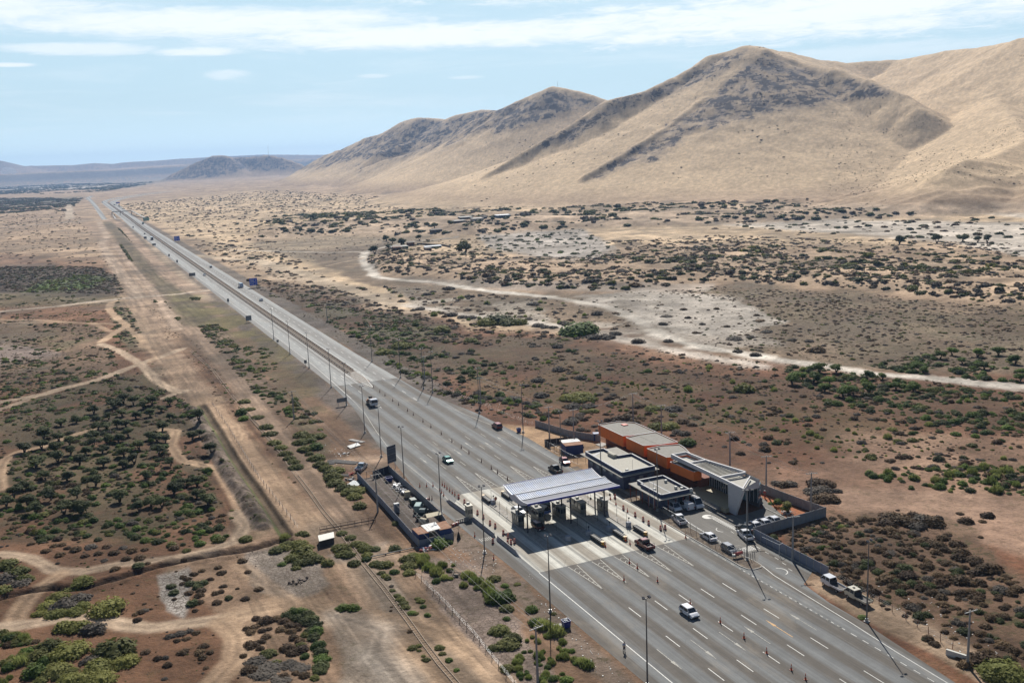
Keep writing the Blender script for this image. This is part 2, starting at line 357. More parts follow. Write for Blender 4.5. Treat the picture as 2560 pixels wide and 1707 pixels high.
zone([(-100,735),(250,740),(260,800),(230,860),(-100,870)], (.19,.13,.085), 6, 14, k=.8)
zone([(-100,790),(60,790),(160,812),(-100,860)], (.23,.18,.155), 5, 8, k=.8)
zone([(-100,770),(140,745),(250,770),(190,800),(20,790)], OLI, 6, 20, k=.6, mott=(.35,.6))
zone([(560,650),(1000,730),(1250,745),(1500,800),(1900,850),(2800,900),(2900,1900),(1900,1700),(1300,1150),(900,850)], RED, 14, 30, spk=.45)
zone([(600,655),(1000,730),(1200,860),(1000,900),(850,830),(690,720)], LIT, 12, 40, k=.75, mott=(.28,.5))
zone([(700,700),(900,720),(1060,770),(1000,830),(860,810),(760,760)], (.09,.10,.04), 10, 30, k=.6, mott=(.4,.6))
zone([(1000,800),(1300,790),(2352,1050),(2700,1250),(1800,1010),(1400,960),(1150,930)], (.088,.066,.034), 14, 40, k=.65, mott=(.34,.56), spk=.8)
zone([(640,855),(830,855),(1050,905),(1200,960),(1230,940),(1100,905),(900,840)], LIT, 8, 25, k=.6, mott=(.35,.6))
zone([(1150,960),(2400,1020),(2400,1200),(1900,1180),(1500,1020)], (.27,.17,.115), 14, 40, k=.7, mott=(.4,.65,NC))
zone([(1900,1000),(2400,1000),(2400,1080),(2000,1070)], (.31,.20,.135), 10, 30, k=.6)
zone([(1880,1110),(2400,1140),(2400,1300),(2200,1230),(1950,1180)], (.30,.195,.135), 8, 30, k=.85, spk=.3)
zone([(1790,1190),(2000,1170),(2200,1200),(2352,1330),(2600,1500),(2600,1800),(2230,1560),(1900,1330),(1800,1250)], (.125,.08,.052), 8, 30, k=.85, spk=1.)
zone([(2000,1480),(2160,1520),(2250,1620),(2400,1800),(2100,1620)], SOIL, 6, 15, k=.7)
zone([(860,640),(1100,665),(1350,700),(1500,760),(1700,800),(1900,830),(1900,845),(1600,815),(1400,785),(1150,745),(980,725),(900,690)], SALT, 4, 22, k=.5, mott=(.42,.58,ND), spk=.6)
zone([(620,650),(1000,735),(1400,790),(1800,860),(2400,920),(2400,1010),(1700,930),(1200,850),(900,850),(720,740)], (.070,.048,.030), 12, 40, k=.66, mott=(.36,.58,NC), spk=.8)
# gravel shoulders of the highway
w = (1-sst(np.abs(X-75.5)+pxw*3, 2.5, 6.0))*sst(Y, 225, 260)*(1-sst(Y, 1500, 2600)); lay(w, GRAV, .5, 0, .8)
w = (1-sst(np.abs(X-108.5)+pxw*3, 3.2, 5.5))*sst(Y, 262, 300)*(1-sst(Y, 1500, 2600)); lay(w, GRAV, .5, 0, .8)
w = (1-sst(np.abs(X-67.6)+pxw*2.5, 1.4, 3.2))*(1-sst(Y, 230, 262))*sst(Y, 60, 80); lay(w, (.19,.15,.12), .9, 0, .75)
w = (1-sst(np.abs(X-118.0)+pxw*2, 2.5, 4.2))*(1-sst(Y, 128, 140)); lay(w, (.34,.245,.165), .5, 0, .85)
zone([(1180,985),(1290,1000),(1380,1060),(1440,1110),(1350,1120),(1260,1060)], (.36,.225,.125), 5, 10, k=.9, spk=.2)
# sands north of the highway
zone([(270,470),(600,440),(900,455),(1400,480),(2900,470),(2900,560),(1500,560),(1050,600),(830,590),(900,660),(1100,720),(1400,775),(1100,745),(760,665),(560,600),(420,540)], SAND, 8, 18, spk=.25)
zone([(500,560),(760,640),(1000,725),(900,715),(640,640)], (.43,.33,.235), 6, 20, k=.7)
zone([(560,560),(700,542),(1050,545),(900,575),(830,590),(730,610),(640,585)], (.23,.18,.125), 5, 10, k=.9, spk=.3)
zone([(700,575),(880,562),(900,590),(1010,640),(860,660),(740,612)], BROWN, 4, 12, k=.85, spk=.3)
zone([(840,640),(1100,660),(1400,680),(1620,668),(1650,650),(2352,700),(2900,760),(2900,900),(2352,865),(2000,850),(1600,795),(1400,745),(1100,735),(950,700)], (.21,.15,.10), 6, 14, spk=.9)
zone([(1640,655),(2000,670),(2400,740),(2400,850),(2000,840),(1800,770)], (.15,.115,.075), 8, 30, k=.8, mott=(.35,.55), spk=1.)
zone([(1300,685),(1480,668),(1620,672),(1700,690),(1790,737),(1700,765),(1560,775),(1480,735),(1400,706)], SALT, 5, 16, k=.9, spk=.35)
zone([(1500,745),(1700,760),(1800,800),(1620,792),(1530,775)], SALT, 5, 16, k=.6, spk=.5)
zone([(880,670),(1200,690),(1300,730),(1330,760),(1150,745),(960,700)], (.38,.33,.27), 5, 16, k=.75, mott=(.35,.55), spk=.8)
zone([(1300,740),(1500,740),(1560,790),(1450,780)], (.40,.35,.29), 5, 14, k=.7, mott=(.35,.5))
zone([(1080,532),(1330,525),(1400,560),(1430,590),(1300,600),(1130,575)], (.43,.385,.34), 4, 8, k=.9, spk=.3)
zone([(1600,512),(1900,504),(2150,508),(2900,520),(2900,600),(2352,590),(2200,560),(1900,535)], SALT, 3, 8, k=.85, spk=.3)
zone([(2100,478),(2400,490),(2900,500),(2900,515),(2400,505)], SALT, 2, 5, k=.7)
zone(DUNE, (.44,.315,.21), 6, 14, spk=.2)
zone([(860,640),(1640,650),(1640,668),(1500,672),(1100,662)], (.38,.33,.28), 3, 6, k=.6)
zone(DUNE2, (.46,.34,.235), 4, 8, spk=.1)
lay(sst(MT, 2, 30)*(1-sst(D, 5500, 7500)), (.67,.495,.31), .1, 0, .9)
# mountains: sand, rock and stony patches, plus shade painted on the third hill
RK = sst(fbm(X, Y, 19., 6, 23, .70), .34, .64)
for P, k, cr in (([(1190,95),(1350,155),(1650,235),(1800,290),(1450,320),(1300,360),(1050,400),(850,460),(720,570),(560,600),(400,650),(560,545),(750,440),(900,320),(1050,220)], .9, 'Z2'),
    ([(1110,84),(1010,105),(900,160),(800,220),(650,265),(500,320),(300,445),(100,560),(330,490),(500,395),(700,305),(850,245),(1000,185),(1080,130)], .85, 'Z2'),
    ([(-10,360),(245,258),(490,325),(350,350),(200,390),(60,450),(-10,470)], .9, 'Z2'),
    ([(930,580),(1400,390),(1510,365),(1750,257),(1920,270),(2150,212),(2352,205),(2050,340),(1900,410),(1600,500),(1330,530),(1200,570)], .85, 'Z1'),  # third hill: its shaded face painted in with the rock tone
    ([(2352,215),(2300,300),(2150,340),(1950,420),(1700,490),(1500,560),(1350,610),(1800,450),(2050,310)], .8, 'Z1'),
    ([(30,680),(300,525),(450,490),(760,495),(980,560),(820,590),(640,580),(300,690)], .9, 'Z1')):
    Pp = [toO(cr, *p) for p in P]; w = wpoly(OX+pxw*30, OY+(NC-.5)*34, Pp, 13)*sst(MT, 3, 20); lay(w*(.40+.60*RK), ROCK, .0, 0, k*.88); ROK[:] = np.maximum(ROK, w*(.4+.6*RK))
w = sst(Zg, 110, 260)*sst(D, 8500, 9500); lay(w, (.20,.18,.17), .2, 0, .6)
lay(sst(D, 8800, 9400)*sst(MT, 10, 60)*(1-sst(MT, 95, 110)), (.11,.105,.10), 0, 0, .9)
lay(sst(D, 9500, 10000)*(1-sst(NB, .3, .5))*sst(MT, 60, 110), (.30,.25,.2), 0, 0, .7)
# grass and litter strips beside the road
zone([(430,680),(560,700),(680,820),(760,960),(700,950),(600,850),(470,760)], (.13,.10,.055), 8, 25, k=.75, mott=(.3,.5), spk=.7)
zone([(530,730),(600,740),(680,820),(640,830)], (.17,.145,.055), 6, 16, k=.35, mott=(.4,.55))
zone([(560,810),(700,960),(790,1080),(760,1080),(640,960)], (.10,.095,.055), 8, 25, k=.6, mott=(.38,.55))
zone([(0,870),(240,850),(330,840),(420,900),(480,1010),(500,1180),(300,1250),(0,1240)], (.075,.06,.034), 10, 40, k=.85, mott=(.28,.48), spk=.8)
zone([(270,700),(340,720),(370,790),(300,800)], (.11,.105,.06), 5, 12, k=.7)
zone([(390,900),(470,935),(540,1040),(640,1220),(590,1240),(520,1100),(440,980)], (.33,.225,.15), 5, 10, k=.7)
zone([(250,520),(330,560),(430,660),(520,760),(640,930),(560,930),(430,780),(330,640)], (.20,.14,.098), 5, 10, k=.7)
zone([(560,1180),(700,1200),(900,1240),(1250,1567),(560,1600),(500,1400),(380,1300)], (.33,.225,.148), 10, 30, k=.7, spk=.4)
# cracked mud
CM = sst(fbm(X, Y, 22., 3, 44), .40, .52)
zone([(360,1320),(440,1300),(440,1390),(420,1420),(380,1400)], (.37,.33,.29), 4, 10, crk=1., crop='O')
zone([(560,1270),(700,1250),(760,1340),(660,1390),(570,1330)], (.36,.31,.26), 6, 20, crk=1., k=.8)
zone([(700,1190),(900,1200),(870,1300),(760,1290)], (.37,.32,.27), 6, 20, crk=1., k=.7, mott=(.35,.5))
zone([(960,1280),(1120,1300),(1200,1450),(1290,1567),(1150,1590),(1050,1450),(960,1330)], (.275,.215,.18), 6, 18, crk=1., k=.85)
zone([(820,1300),(900,1330),(960,1420),(900,1440),(860,1370)], (.36,.31,.26), 5, 16, crk=.8, k=.7)
zone([(760,1430),(880,1440),(980,1567),(800,1600)], (.37,.31,.245), 8, 20, crk=.5, k=.7)
# dirt roads
t1 = [(165,495),(195,500),(225,540),(262,600),(300,665),(325,720),(362,790),(415,860),(465,920)]
stroke(t1, 10, (.37,.26,.175), k=.85, soft=5, wobm=4)
stroke([(465,920),(520,985),(570,1060),(625,1125),(680,1180),(740,1215)], 8.5, TRK, k=.9, soft=3, wobm=2)
stroke([(740,1215),(800,1250),(850,1320),(905,1400),(1000,1480),(1100,1567)], 6, (.35,.265,.19), k=.6, soft=3)
stroke([(250,505),(330,620),(400,700),(470,790),(560,900),(640,1000),(720,1110),(800,1200),(880,1290)], 6, (.33,.235,.165), k=.7, soft=2.5)
stroke([(300,510),(400,620),(480,690)], 5, (.45,.34,.24), k=.8, soft=3)
stroke([(-60,720),(150,703),(300,688),(345,680),(480,668),(520,668)], 4.2, PALE)
stroke([(0,484),(230,462),(360,461),(620,437)], 9, PALE, crop='E1', soft=3)
stroke([(1180,1165),(1020,1200),(1000,1260),(1060,1330),(1160,1410),(1080,1460),(930,1560)], 4, TRK, crop='B3')
stroke([(1160,1410),(1250,1500),(1330,1568)], 3.4, TRK, crop='B3', k=.7)
stroke([(0,1355),(300,1360),(700,1385),(1110,1400)], 3, TRK, crop='B3', k=.6)
stroke([(850,1390),(1050,1480)], 3, TRK, crop='B3', k=.6)
stroke([(0,1390),(400,1385),(700,1385)], 3, TRK, crop='B3', k=.5)
stroke([(-60,935),(100,905),(230,870),(330,832),(390,812),(420,800)], 4, PALE, k=.95)
stroke([(930,0),(1100,60),(1200,130),(1290,180),(1340,230),(1450,350),(1600,430),(1700,430)], 3.6, PALE, crop='B1')
stroke([(1280,0),(1400,60),(1440,110),(1380,160)], 3, TRK, crop='B1', k=.7)
stroke([(-60,625),(170,540),(330,470)], 3, PALE, crop='B1', k=.7)
stroke([(1500,495),(1600,455),(1700,430)], 3, PALE, crop='B1')
stroke([(0,1330),(0,1150),(60,1050),(200,985),(400,940),(620,850),(830,790)], 3, TRK, crop='B1', k=.75)
stroke([(1500,790),(1620,800),(1570,920),(1640,1030),(1700,1075),(1850,1100),(1990,1140),(2060,1230),(2130,1350),(2250,1568)], 3, TRK, crop='B1', k=.8)
stroke([(2160,0),(2250,110),(2180,260),(1950,350),(1600,420),(1100,480),(760,540),(500,530),(300,430),(0,385)], 3, PALE, crop='C3', k=.85)
stroke([(560,560),(380,680),(230,820),(150,940),(130,1040),(0,1060)], 3.4, TRK, crop='C3', k=.8)
stroke([(-50,1055),(200,1030),(700,955),(850,950),(1150,1030),(1400,1060),(1800,1010),(2350,920)], 3.6, PALE, crop='C3', k=.9)
stroke([(0,935),(400,850),(560,860),(750,920),(900,970),(1150,1010),(1300,1120),(1500,1280),(1700,1568)], 5.5, TRK, crop='C4', k=.85, soft=2.5)
stroke([(2050,1010),(2190,1130),(2170,1350),(1960,1568)], 4.5, TRK, crop='C3', k=.85)
stroke([(1270,960),(1600,1020),(1850,1100),(2080,1260),(2350,1500),(2450,1600)], 4, TRK, crop='C4', k=.85)
stroke([(0,480),(200,640),(480,830)], 3.2, TRK, crop='C4', k=.6)
stroke([(900,960),(1300,1080),(1250,1300),(1500,1568)], 4, SALT, crop='C4', k=.5, soft=3)
stroke([(600,1150),(760,1090),(1000,1080),(1250,1050)], 5, (.37,.26,.18), crop='B2', k=.7, soft=3)
stroke([(2350,560),(1700,520),(1600,490)], 3, (.36,.25,.17), crop='C4', k=.5, soft=2)
zone([(430,330),(560,330),(600,420),(680,520),(760,640),(860,760),(930,892),(830,892),(760,800),(700,740),(640,640),(570,560),(520,440)], (.32,.225,.155), 3, 8, crop='K', k=.8)
stroke([(560,325),(620,390),(700,480),(760,560),(850,640),(950,740),(1050,860)], 13, (.105,.088,.05), crop='K', k=.75, soft=6, wobm=6)
stroke([(640,345),(720,430),(800,510),(880,590),(960,680),(1000,720)], 10, (.115,.098,.06), crop='K', k=.6, soft=5, wobm=5)
stroke([(615,325),(690,405),(790,510),(890,610),(1000,680),(1060,700)], 9, (.40,.28,.20), crop='K', k=.8, soft=4, wobm=3)
stroke([(520,325),(560,400),(535,440),(580,520),(620,580),(680,640),(718,690),(705,730)], 7, (.44,.33,.24), crop='K', k=.85, soft=3, wobm=1.5)
stroke([(600,440),(660,520),(740,620),(820,710),(900,830),(930,892)], 4.5, (.45,.33,.24), crop='K', k=.75, soft=2)
stroke([(-40,802),(300,768),(560,738),(700,722),(870,708),(1000,696),(1088,686)], 5, (.50,.40,.31), crop='K', k=.95)
stroke([(-40,360),(200,340),(350,326),(530,314),(612,310)], 12, (.30,.25,.21), crop='K', k=.9, soft=4)
stroke([(360,235),(365,310)], 14, (.50,.40,.30), crop='K', k=.8, soft=4)
zone([(-60,490),(150,500),(250,555),(240,575),(-60,570)], (.20,.125,.085), 4, 8, crop='K', k=.8)
zone([(900,700),(1060,700),(1344,880),(1344,960),(1180,900),(1000,820)], (.15,.13,.05), 5, 12, crop='K', k=.5, mott=(.3,.5))
riv = [(840,578),(833,598),(862,634),(900,641),(1000,650),(1130,669),(1230,678),(1320,690),(1400,706),(1465,735),(1520,770),(1600,795),(1700,811),(1850,835),(2000,857),(2200,873),(2352,889),(2700,920)]
stroke(riv, 5.6, (.60,.54,.46), soft=3., k=.92, wobm=3.2); stroke([(530,575),(650,578),(750,580),(840,579)], 5, (.48,.42,.35)); stroke([(840,578),(890,566),(960,553),(1050,546)], 5, (.48,.42,.35))
stroke([(750,610),(835,592)], 3, PALE); stroke([(700,560),(900,545),(1050,540)], 4, PALE, k=.6)
stroke([(930,700),(1060,722),(1150,728),(1290,750),(1400,772),(1600,815),(1750,840)], 5, SALT, k=.75, soft=4, wobm=4)
stroke([(420,585),(600,600),(760,650),(900,700)], 9, (.52,.41,.29), k=.7, soft=6, wobm=6)
stroke([(620,1350),(900,1290),(1060,1250)], 2, (.27,.2,.15), crop='C2', k=.3)
stroke([(1000,850),(1500,1020),(2000,1300),(2350,1568)], 3, (.38,.27,.185), crop='C2', k=.5, soft=3)
# green growth in the first ditch, darker colour along both ditch beds
d, _ = seg_d(X, Y, DITCH1); lay(1-sst(d, .9, 2.2), (.10,.075,.05), 0, 0, .8); d2, _ = seg_d(X, Y, [(x-1.1, y) for x, y in DITCH1]); lay(1-sst(d2, .3, .9), (.12,.15,.04), 0, 0, .8)
d, _ = seg_d(X, Y, DITCH2); lay(1-sst(d+pxw, .9, 1.6), (.055,.034,.024), 0, 0, .98)
d, _ = seg_d(X, Y, BERM); lay(1-sst(d, 1.6, 3.0), (.20,.155,.125), 1., 0, .9); lay((1-sst(d, 1.6, 2.8))*sst(vn(X/1.1, Y/1.5, 6), .45, .7), (.10,.075,.06), 1., 0, .7)
# garden bed, yard floor
def wzone(P, col, f=.5, k=1., spk=0., crk=0.): lay(wpoly(X, Y, P, f), col, spk, crk, k)
wzone([(135,169),(133,165.3),(133,157),(139,157.5),(139.2,172),(137.5,180),(135.5,178)], (.33,.13,.065), .6, .9)
wzone([(59.6,232.5),(58.6,183.5),(66.3,183.5),(68,196),(67.8,234)], (.145,.12,.105), .4, 1., .6)
wzone([(112.5,214),(112,172),(126,172),(128,226),(126,240),(119,252),(110.5,262),(110.2,225)], (.36,.235,.14), 1., .9, .2)
wzone([(122,192),(130,192),(130,226),(122,226)], (.22,.16,.12), 1., .5, .2)
flat = 1-sst(MT, 1, 6); fk = .12+.88*flat; mot = 1+(.48*sst(NA, .25, .75)-.24)*fk; mot2 = .88+.24*sst(NB, .2, .8); c *= (mot*mot2)[:, None]
c *= (1+(.40*sst(NC, .28, .72)-.20)*fk)[:, None]
dk = sst(ND, .50, .66)*flat*sst(D, 300, 500)*(1-sst(D, 2500, 5000))*.42; c = c*(1-dk[:, None])+np.array((.15,.125,.095))*dk[:, None]
# ruts and scraped streaks along the dirt strip
st_ = sst(np.abs(X-50), 30, 20)*0+((X > 22) & (X < 66)); rt = sst(fbm(X*1.0+Y*.03, Y/22., 1.1, 3, 88), .42, .66); rt2 = sst(fbm(X, Y/30., 2.6, 2, 89), .45, .6)
k = st_*(1-sst(Y, 900, 1500))*(1-sst(MT, 0, 1)); c *= (1-k*.26*rt-k*.16*rt2+k*.07)[:, None]
near = D < 16000
print('terrain', X.size)

def build_sheet(name, rows, cellmask):
    ny, nx = sh; idx = np.arange(ny*nx).reshape(ny, nx); a = idx[:-1, :]; b = np.roll(idx, -1, 1)[:-1, :]; cc = np.roll(idx, -1, 1)[1:, :]; dd = idx[1:, :]
    F = np.stack([a, dd, cc, b], -1).reshape(-1, 4)[cellmask.ravel()]
    used = np.unique(F); remap = np.zeros(ny*nx, np.int64); remap[used] = np.arange(used.size); F = remap[F]
    me = bpy.data.meshes.new(name); me.vertices.add(used.size); me.vertices.foreach_set('co', np.stack([X[used], Y[used], Zg[used]], -1).astype(np.float32).ravel())
    me.loops.add(F.size); me.loops.foreach_set('vertex_index', F.astype(np.int32).ravel()); me.polygons.add(len(F))
    me.polygons.foreach_set('loop_start', (np.arange(len(F))*4).astype(np.int32)); me.polygons.foreach_set('use_smooth', np.ones(len(F), bool))
    me.update(calc_edges=True)
    at = me.attributes.new('soil', 'FLOAT_COLOR', 'POINT'); at.data.foreach_set('color', np.concatenate([c[used], np.ones((used.size, 1))], 1).astype(np.float32).ravel())
    for nm, arr in (('spk', SPK), ('crk', CRK), ('rok', ROK)):
        at = me.attributes.new(nm, 'FLOAT', 'POINT'); at.data.foreach_set('value', arr[used].astype(np.float32))
    me.materials.append(MATS['soil']); o = bpy.data.objects.new(name, me); COL.objects.link(o); tag(o, kind='structure'); return o

m = bpy.data.materials.new('soil'); m.use_nodes = True; MATS['soil'] = m; T = NT(m.node_tree); b = T.n['Principled BSDF']
b.inputs['Roughness'].default_value = .95; b.inputs['Specular IOR Level'].default_value = .15
A = T.new('ShaderNodeAttribute', attribute_name='soil').outputs['Color']; SPn = T.new('ShaderNodeAttribute', attribute_name='spk').outputs['Fac']; CKn = T.new('ShaderNodeAttribute', attribute_name='crk').outputs['Fac']
P = T.new('ShaderNodeNewGeometry').outputs['Position']
n1 = T.noise(P, .9, 5, .7); n2 = T.noise(P, .12, 4, .6); n3 = T.noise(P, .018, 4, .62)
cc = T.mix(1., A, T.ramp(n1, .25, .75, .80, 1.18), 'MULTIPLY'); cc = T.mix(1., cc, T.ramp(n2, .3, .7, .86, 1.12), 'MULTIPLY'); cc = T.mix(1., cc, T.ramp(n3, .3, .7, .90, 1.08), 'MULTIPLY')
# twigs, stones and dry litter
s1 = T.ramp(T.noise(P, 2.4, 3, .75), .60, .68); cc = T.mix(T.math('MULTIPLY', T.math('MULTIPLY', s1, SPn), .85), cc, (.07,.055,.042,1))
n5 = T.noise(P, .42, 6, .78); s2 = T.ramp(n5, .50, .60); lc = T.mix(T.ramp(T.noise(P, .07, 3, .6), .42, .6), (.058,.037,.022,1), (.062,.060,.024,1)); cc = T.mix(T.math('MULTIPLY', T.math('MULTIPLY', s2, SPn), .88), cc, lc)
s3 = T.ramp(T.noise(P, 1.7, 4, .8, .4), .69, .73); cc = T.mix(T.math('MULTIPLY', s3, .5), cc, (.55,.47,.38,1))
RKn = T.new('ShaderNodeAttribute', attribute_name='rok').outputs['Fac']
s4 = T.ramp(T.math('ADD', T.noise(P, .045, 7, .78, .6), T.math('MULTIPLY', RKn, .17)), .60, .66); cc = T.mix(T.math('MULTIPLY', T.math('MULTIPLY', s4, T.ramp(RKn, 0., .5)), .9), cc, (.040,.036,.042,1))
# soil ruts
vo = T.new('ShaderNodeTexVoronoi', feature='DISTANCE_TO_EDGE'); T.l.new(P, vo.inputs['Vector']); vo.inputs['Scale'].default_value = 1.15; vo.inputs['Randomness'].default_value = 1.
ck = T.ramp(vo.outputs['Distance'], .03, .10, 1., 0.); cc = T.mix(T.math('MULTIPLY', T.math('MULTIPLY', ck, CKn), .8), cc, (.09,.065,.05,1))
T.l.new(cc, b.inputs['Base Color'])
bp = T.new('ShaderNodeBump'); bp.inputs['Strength'].default_value = .9; bp.inputs['Distance'].default_value = .35
T.l.new(T.math('ADD', n1, T.math('MULTIPLY', T.noise(P, .11, 6, .6), 1.6)), bp.inputs['Height']); T.l.new(bp.outputs[0], b.inputs['Normal'])
MTg = MT.reshape(sh); cell = np.maximum.reduce([MTg[:-1], MTg[1:], np.roll(MTg, -1, 1)[:-1], np.roll(MTg, -1, 1)[1:]]) > 2.5
build_sheet('ground', None, ~cell); build_sheet('hills', None, cell)
# ------------------------------------------------------------------ road surfaces
def sheet(name, poly, z, mat, kind='structure'):
    bm = bmesh.new(); vs = [bm.verts.new((x, y, z)) for x, y in poly]; f = bm.faces.new(vs); bmesh.ops.recalc_face_normals(bm, faces=[f])
    if f.normal.z < 0: f.normal_flip()
    bmesh.ops.triangulate(bm, faces=[f]); me = bpy.data.meshes.new(name); bm.to_mesh(me); bm.free(); me.materials.append(mat)
    o = bpy.data.objects.new(name, me); COL.objects.link(o); return tag(o, kind=kind) if kind else o
def road_mat(name, base, lane, wheel, x0=84.55, per=5.05, fade=True, brown=(.135,.115,.095), wide=.16, rough=.85, bands=True):
    m = bpy.data.materials.new(name); m.use_nodes = True; T = NT(m.node_tree); b = T.n['Principled BSDF']; b.inputs['Roughness'].default_value = rough; b.inputs['Specular IOR Level'].default_value = .3
    P = T.new('ShaderNodeNewGeometry').outputs['Position']; S = T.new('ShaderNodeSeparateXYZ'); T.l.new(P, S.inputs[0])
    long_ = T.noise(T.vscale(P, (1.3, .022, 1)), 1., 5, .62); fine = T.noise(T.vscale(P, (5., .12, 1)), 1., 4, .6); blot = T.noise(P, .35, 5, .65)
    wobx = T.math('ADD', S.outputs[0], T.math('MULTIPLY', T.math('SUBTRACT', T.noise(T.vscale(P, (.1, .03, 1)), 1., 2, .5), .5), .7))
    ph = T.math('MULTIPLY', T.math('SUBTRACT', wobx, x0), 2*math.pi/per); cs = T.math('COSINE', ph)
    w = T.ramp(T.math('ADD', cs, T.math('MULTIPLY', T.math('SUBTRACT', long_, .5), 2.6)), -.75, .75)
    c = T.mix(w, c4(brown), c4(lane)) if bands else c4(lane)
    if bands and wheel is not None:
        # two darker tyre lines inside each lane
        t2 = T.math('COSINE', T.math('MULTIPLY', T.math('SUBTRACT', wobx, x0+.78), 4*math.pi/per*1.0)); wl = T.math('MULTIPLY', T.ramp(t2, .3, .95), T.ramp(cs, .0, .5))
        c = T.mix(T.math('MULTIPLY', wl, T.ramp(fine, .3, .7, .3, .9)), c, c4(wheel))
    c = T.mix(1., c, T.ramp(long_, .25, .75, .84, 1.14), 'MULTIPLY'); c = T.mix(1., c, T.ramp(fine, .25, .75, .93, 1.07), 'MULTIPLY'); c = T.mix(1., c, T.ramp(blot, .3, .7, .90, 1.08), 'MULTIPLY')
    sp = T.ramp(T.noise(P, 1.6, 3, .8), .74, .76); c = T.mix(T.math('MULTIPLY', sp, .45), c, (.6,.58,.52,1))
    st = T.ramp(T.noise(T.vscale(P, (.5,.16,1)), 1., 5, .75, .4), .60, .72); c = T.mix(T.math('MULTIPLY', st, .38), c, (.07,.062,.055,1)); du = T.ramp(T.noise(T.vscale(P, (.16,.05,1)), 1., 5, .7), .52, .7); c = T.mix(T.math('MULTIPLY', du, .22), c, (.40,.33,.25,1))
    cr = T.new('ShaderNodeTexVoronoi', feature='DISTANCE_TO_EDGE'); T.l.new(T.vscale(P, (.10, .055, 1)), cr.inputs['Vector'])
    c = T.mix(T.math('MULTIPLY', T.ramp(cr.outputs['Distance'], .002, .010, 1, 0), .22), c, (.05,.05,.05,1))
    T.l.new(c, b.inputs['Base Color']); return m
M_PLAZA = road_mat('plaza_asphalt', None, (.175,.178,.175), (.135,.135,.133), brown=(.112,.099,.085))
M_HWY = road_mat('highway_asphalt', None, (.32,.32,.305), None, x0=84.7, per=9.6, brown=(.225,.215,.20))  # lane tone lightened, sun sheen of the upper highway put into the colour
M_LOT = road_mat('lot_asphalt', None, (.155,.145,.13), None, bands=False)
M_PAD = road_mat('pad_concrete', None, (.60,.58,.51), (.17,.165,.155), brown=(.30,.265,.215), wide=.2)
M_STRIP = M('strip_soil', (.155,.125,.10), .95, var=.25, sc=1.2, col2=(.24,.19,.14), sc2=.4, spec=.1)
M_MED = M('median_gravel', (.20,.165,.135), .95, var=.22, sc=.8, spec=.1)
M_CONC = M('concrete', (.42,.40,.365), .85, var=.12, sc=1.3, dirt=.45)
M_CONCD = M('concrete_grey', (.30,.29,.28), .85, var=.15, sc=1.1, dirt=.5)
M_KERB = M('kerb_concrete', (.40,.385,.35), .85, var=.2, sc=2, dirt=.5)
M_WHITE = M('white_marking', (.54,.53,.49), .6, var=.15, sc=3., dirt=.45, col2=(.26,.25,.235), sc2=6., thr=(.55,.68))
M_OLDW = M('worn_marking', (.44,.42,.36), .7, var=.2, sc=4., col2=(.22,.205,.18), sc2=4., thr=(.44,.56))
M_YEL = M('orange_marking', (.55,.30,.10), .7, var=.2, sc=4., col2=(.25,.22,.18), sc2=3., thr=(.55,.68))
LE = [(72.3,52),(71.2,116),(70.8,146),(71,163),(70.2,185),(69.8,201),(69.6,213),(70,223),(71.5,240),(72.3,258),(74.2,274.6),(76.6,293.7),(78.7,315.6),(79.7,340)]
sheet('road', LE+[(104.2,340),(104.6,311),(107,297),(110.0,275),(110.6,264),(111.9,243),(111.2,216.0),(109.45,213.5),(109.35,180),(109.3,142.4),(110.6,140.2),(112.6,140.2),(113.6,143.0),(119.7,149),(119.9,134.6),(117,132.5),(114.6,131),(113.4,123),(113.2,114),(112.6,108),(111.6,98),(110.6,88),(109.5,70),(109,52)], .02, M_PLAZA)
hwL = GS('D1', [(1830,930),(1700,860),(1600,790),(1510,735),(1560,700),(1700,670),(1830,645),(2350,590)])
sheet('road', [(79.7,340),(79.6,600),(79.9,1500),(84,1900),(84.5,2300),(85.5,2800),(88,3010),(101,3160),(125,3320),(150,3440),(230,3740),(360,4100),(365,4085),(240,3710),(160,3405),(136,3285),(113,3120),(101,2970),(98.8,2800),(96,2300),(94,1900),(91.4,1500),(90.0,600),(89.9,340)], .024, M_HWY)
sheet('road', [(93.8,340),(93.9,600),(95.6,1500),(99,1900),(101,2300),(104,2800),(107,2950),(120,3090),(142,3240),(168,3370),(250,3670),(380,4050),(386,4038),(258,3640),(178,3330),(154,3195),(134,3040),(122,2900),(118,2700),(113,2250),(108,1900),(105.4,1500),(104.4,700),(103.6,395),(104.2,340)], .024, M_HWY)
sheet('median_strip', [(90.4,340),(90.2,358),(90.1,600),(91.5,1500),(94.2,1900),(96.2,2300),(99,2800),(101.5,2965),(106,2955),(103.5,2800),(100.7,2300),(98.7,1900),(95.4,1500),(93.6,600),(93.5,358),(93.2,340)], .030, M_MED)
sheet('side_road', [(52,1850),(54.5,2160),(58.5,2660),(60,3150),(56,3560),(78,3900),(92,3900),(72,3560),(72,3150),(68,2660),(63.5,2140),(60.5,1850)], .028, M_HWY)
sheet('parking_lot', [(112.6,172.2),(122.8,172.2),(123.4,166.0),(126.2,164.4),(133.2,165.2),(134.9,168.6),(135.2,169.6),(133.6,171.9),(134,176),(138,178.5),(139,178),(133.0,157.3),(132.9,154.2),(121.0,153.5),(119.9,150),(119.7,149),(113.6,143.0),(113.2,146.5),(112.8,152)], .026, M_LOT)
sheet('concrete_apron', [(74.62,159.5),(109.28,159.3),(109.33,208.9),(77.9,208.9),(74.4,204.0)], .028, M_PAD)
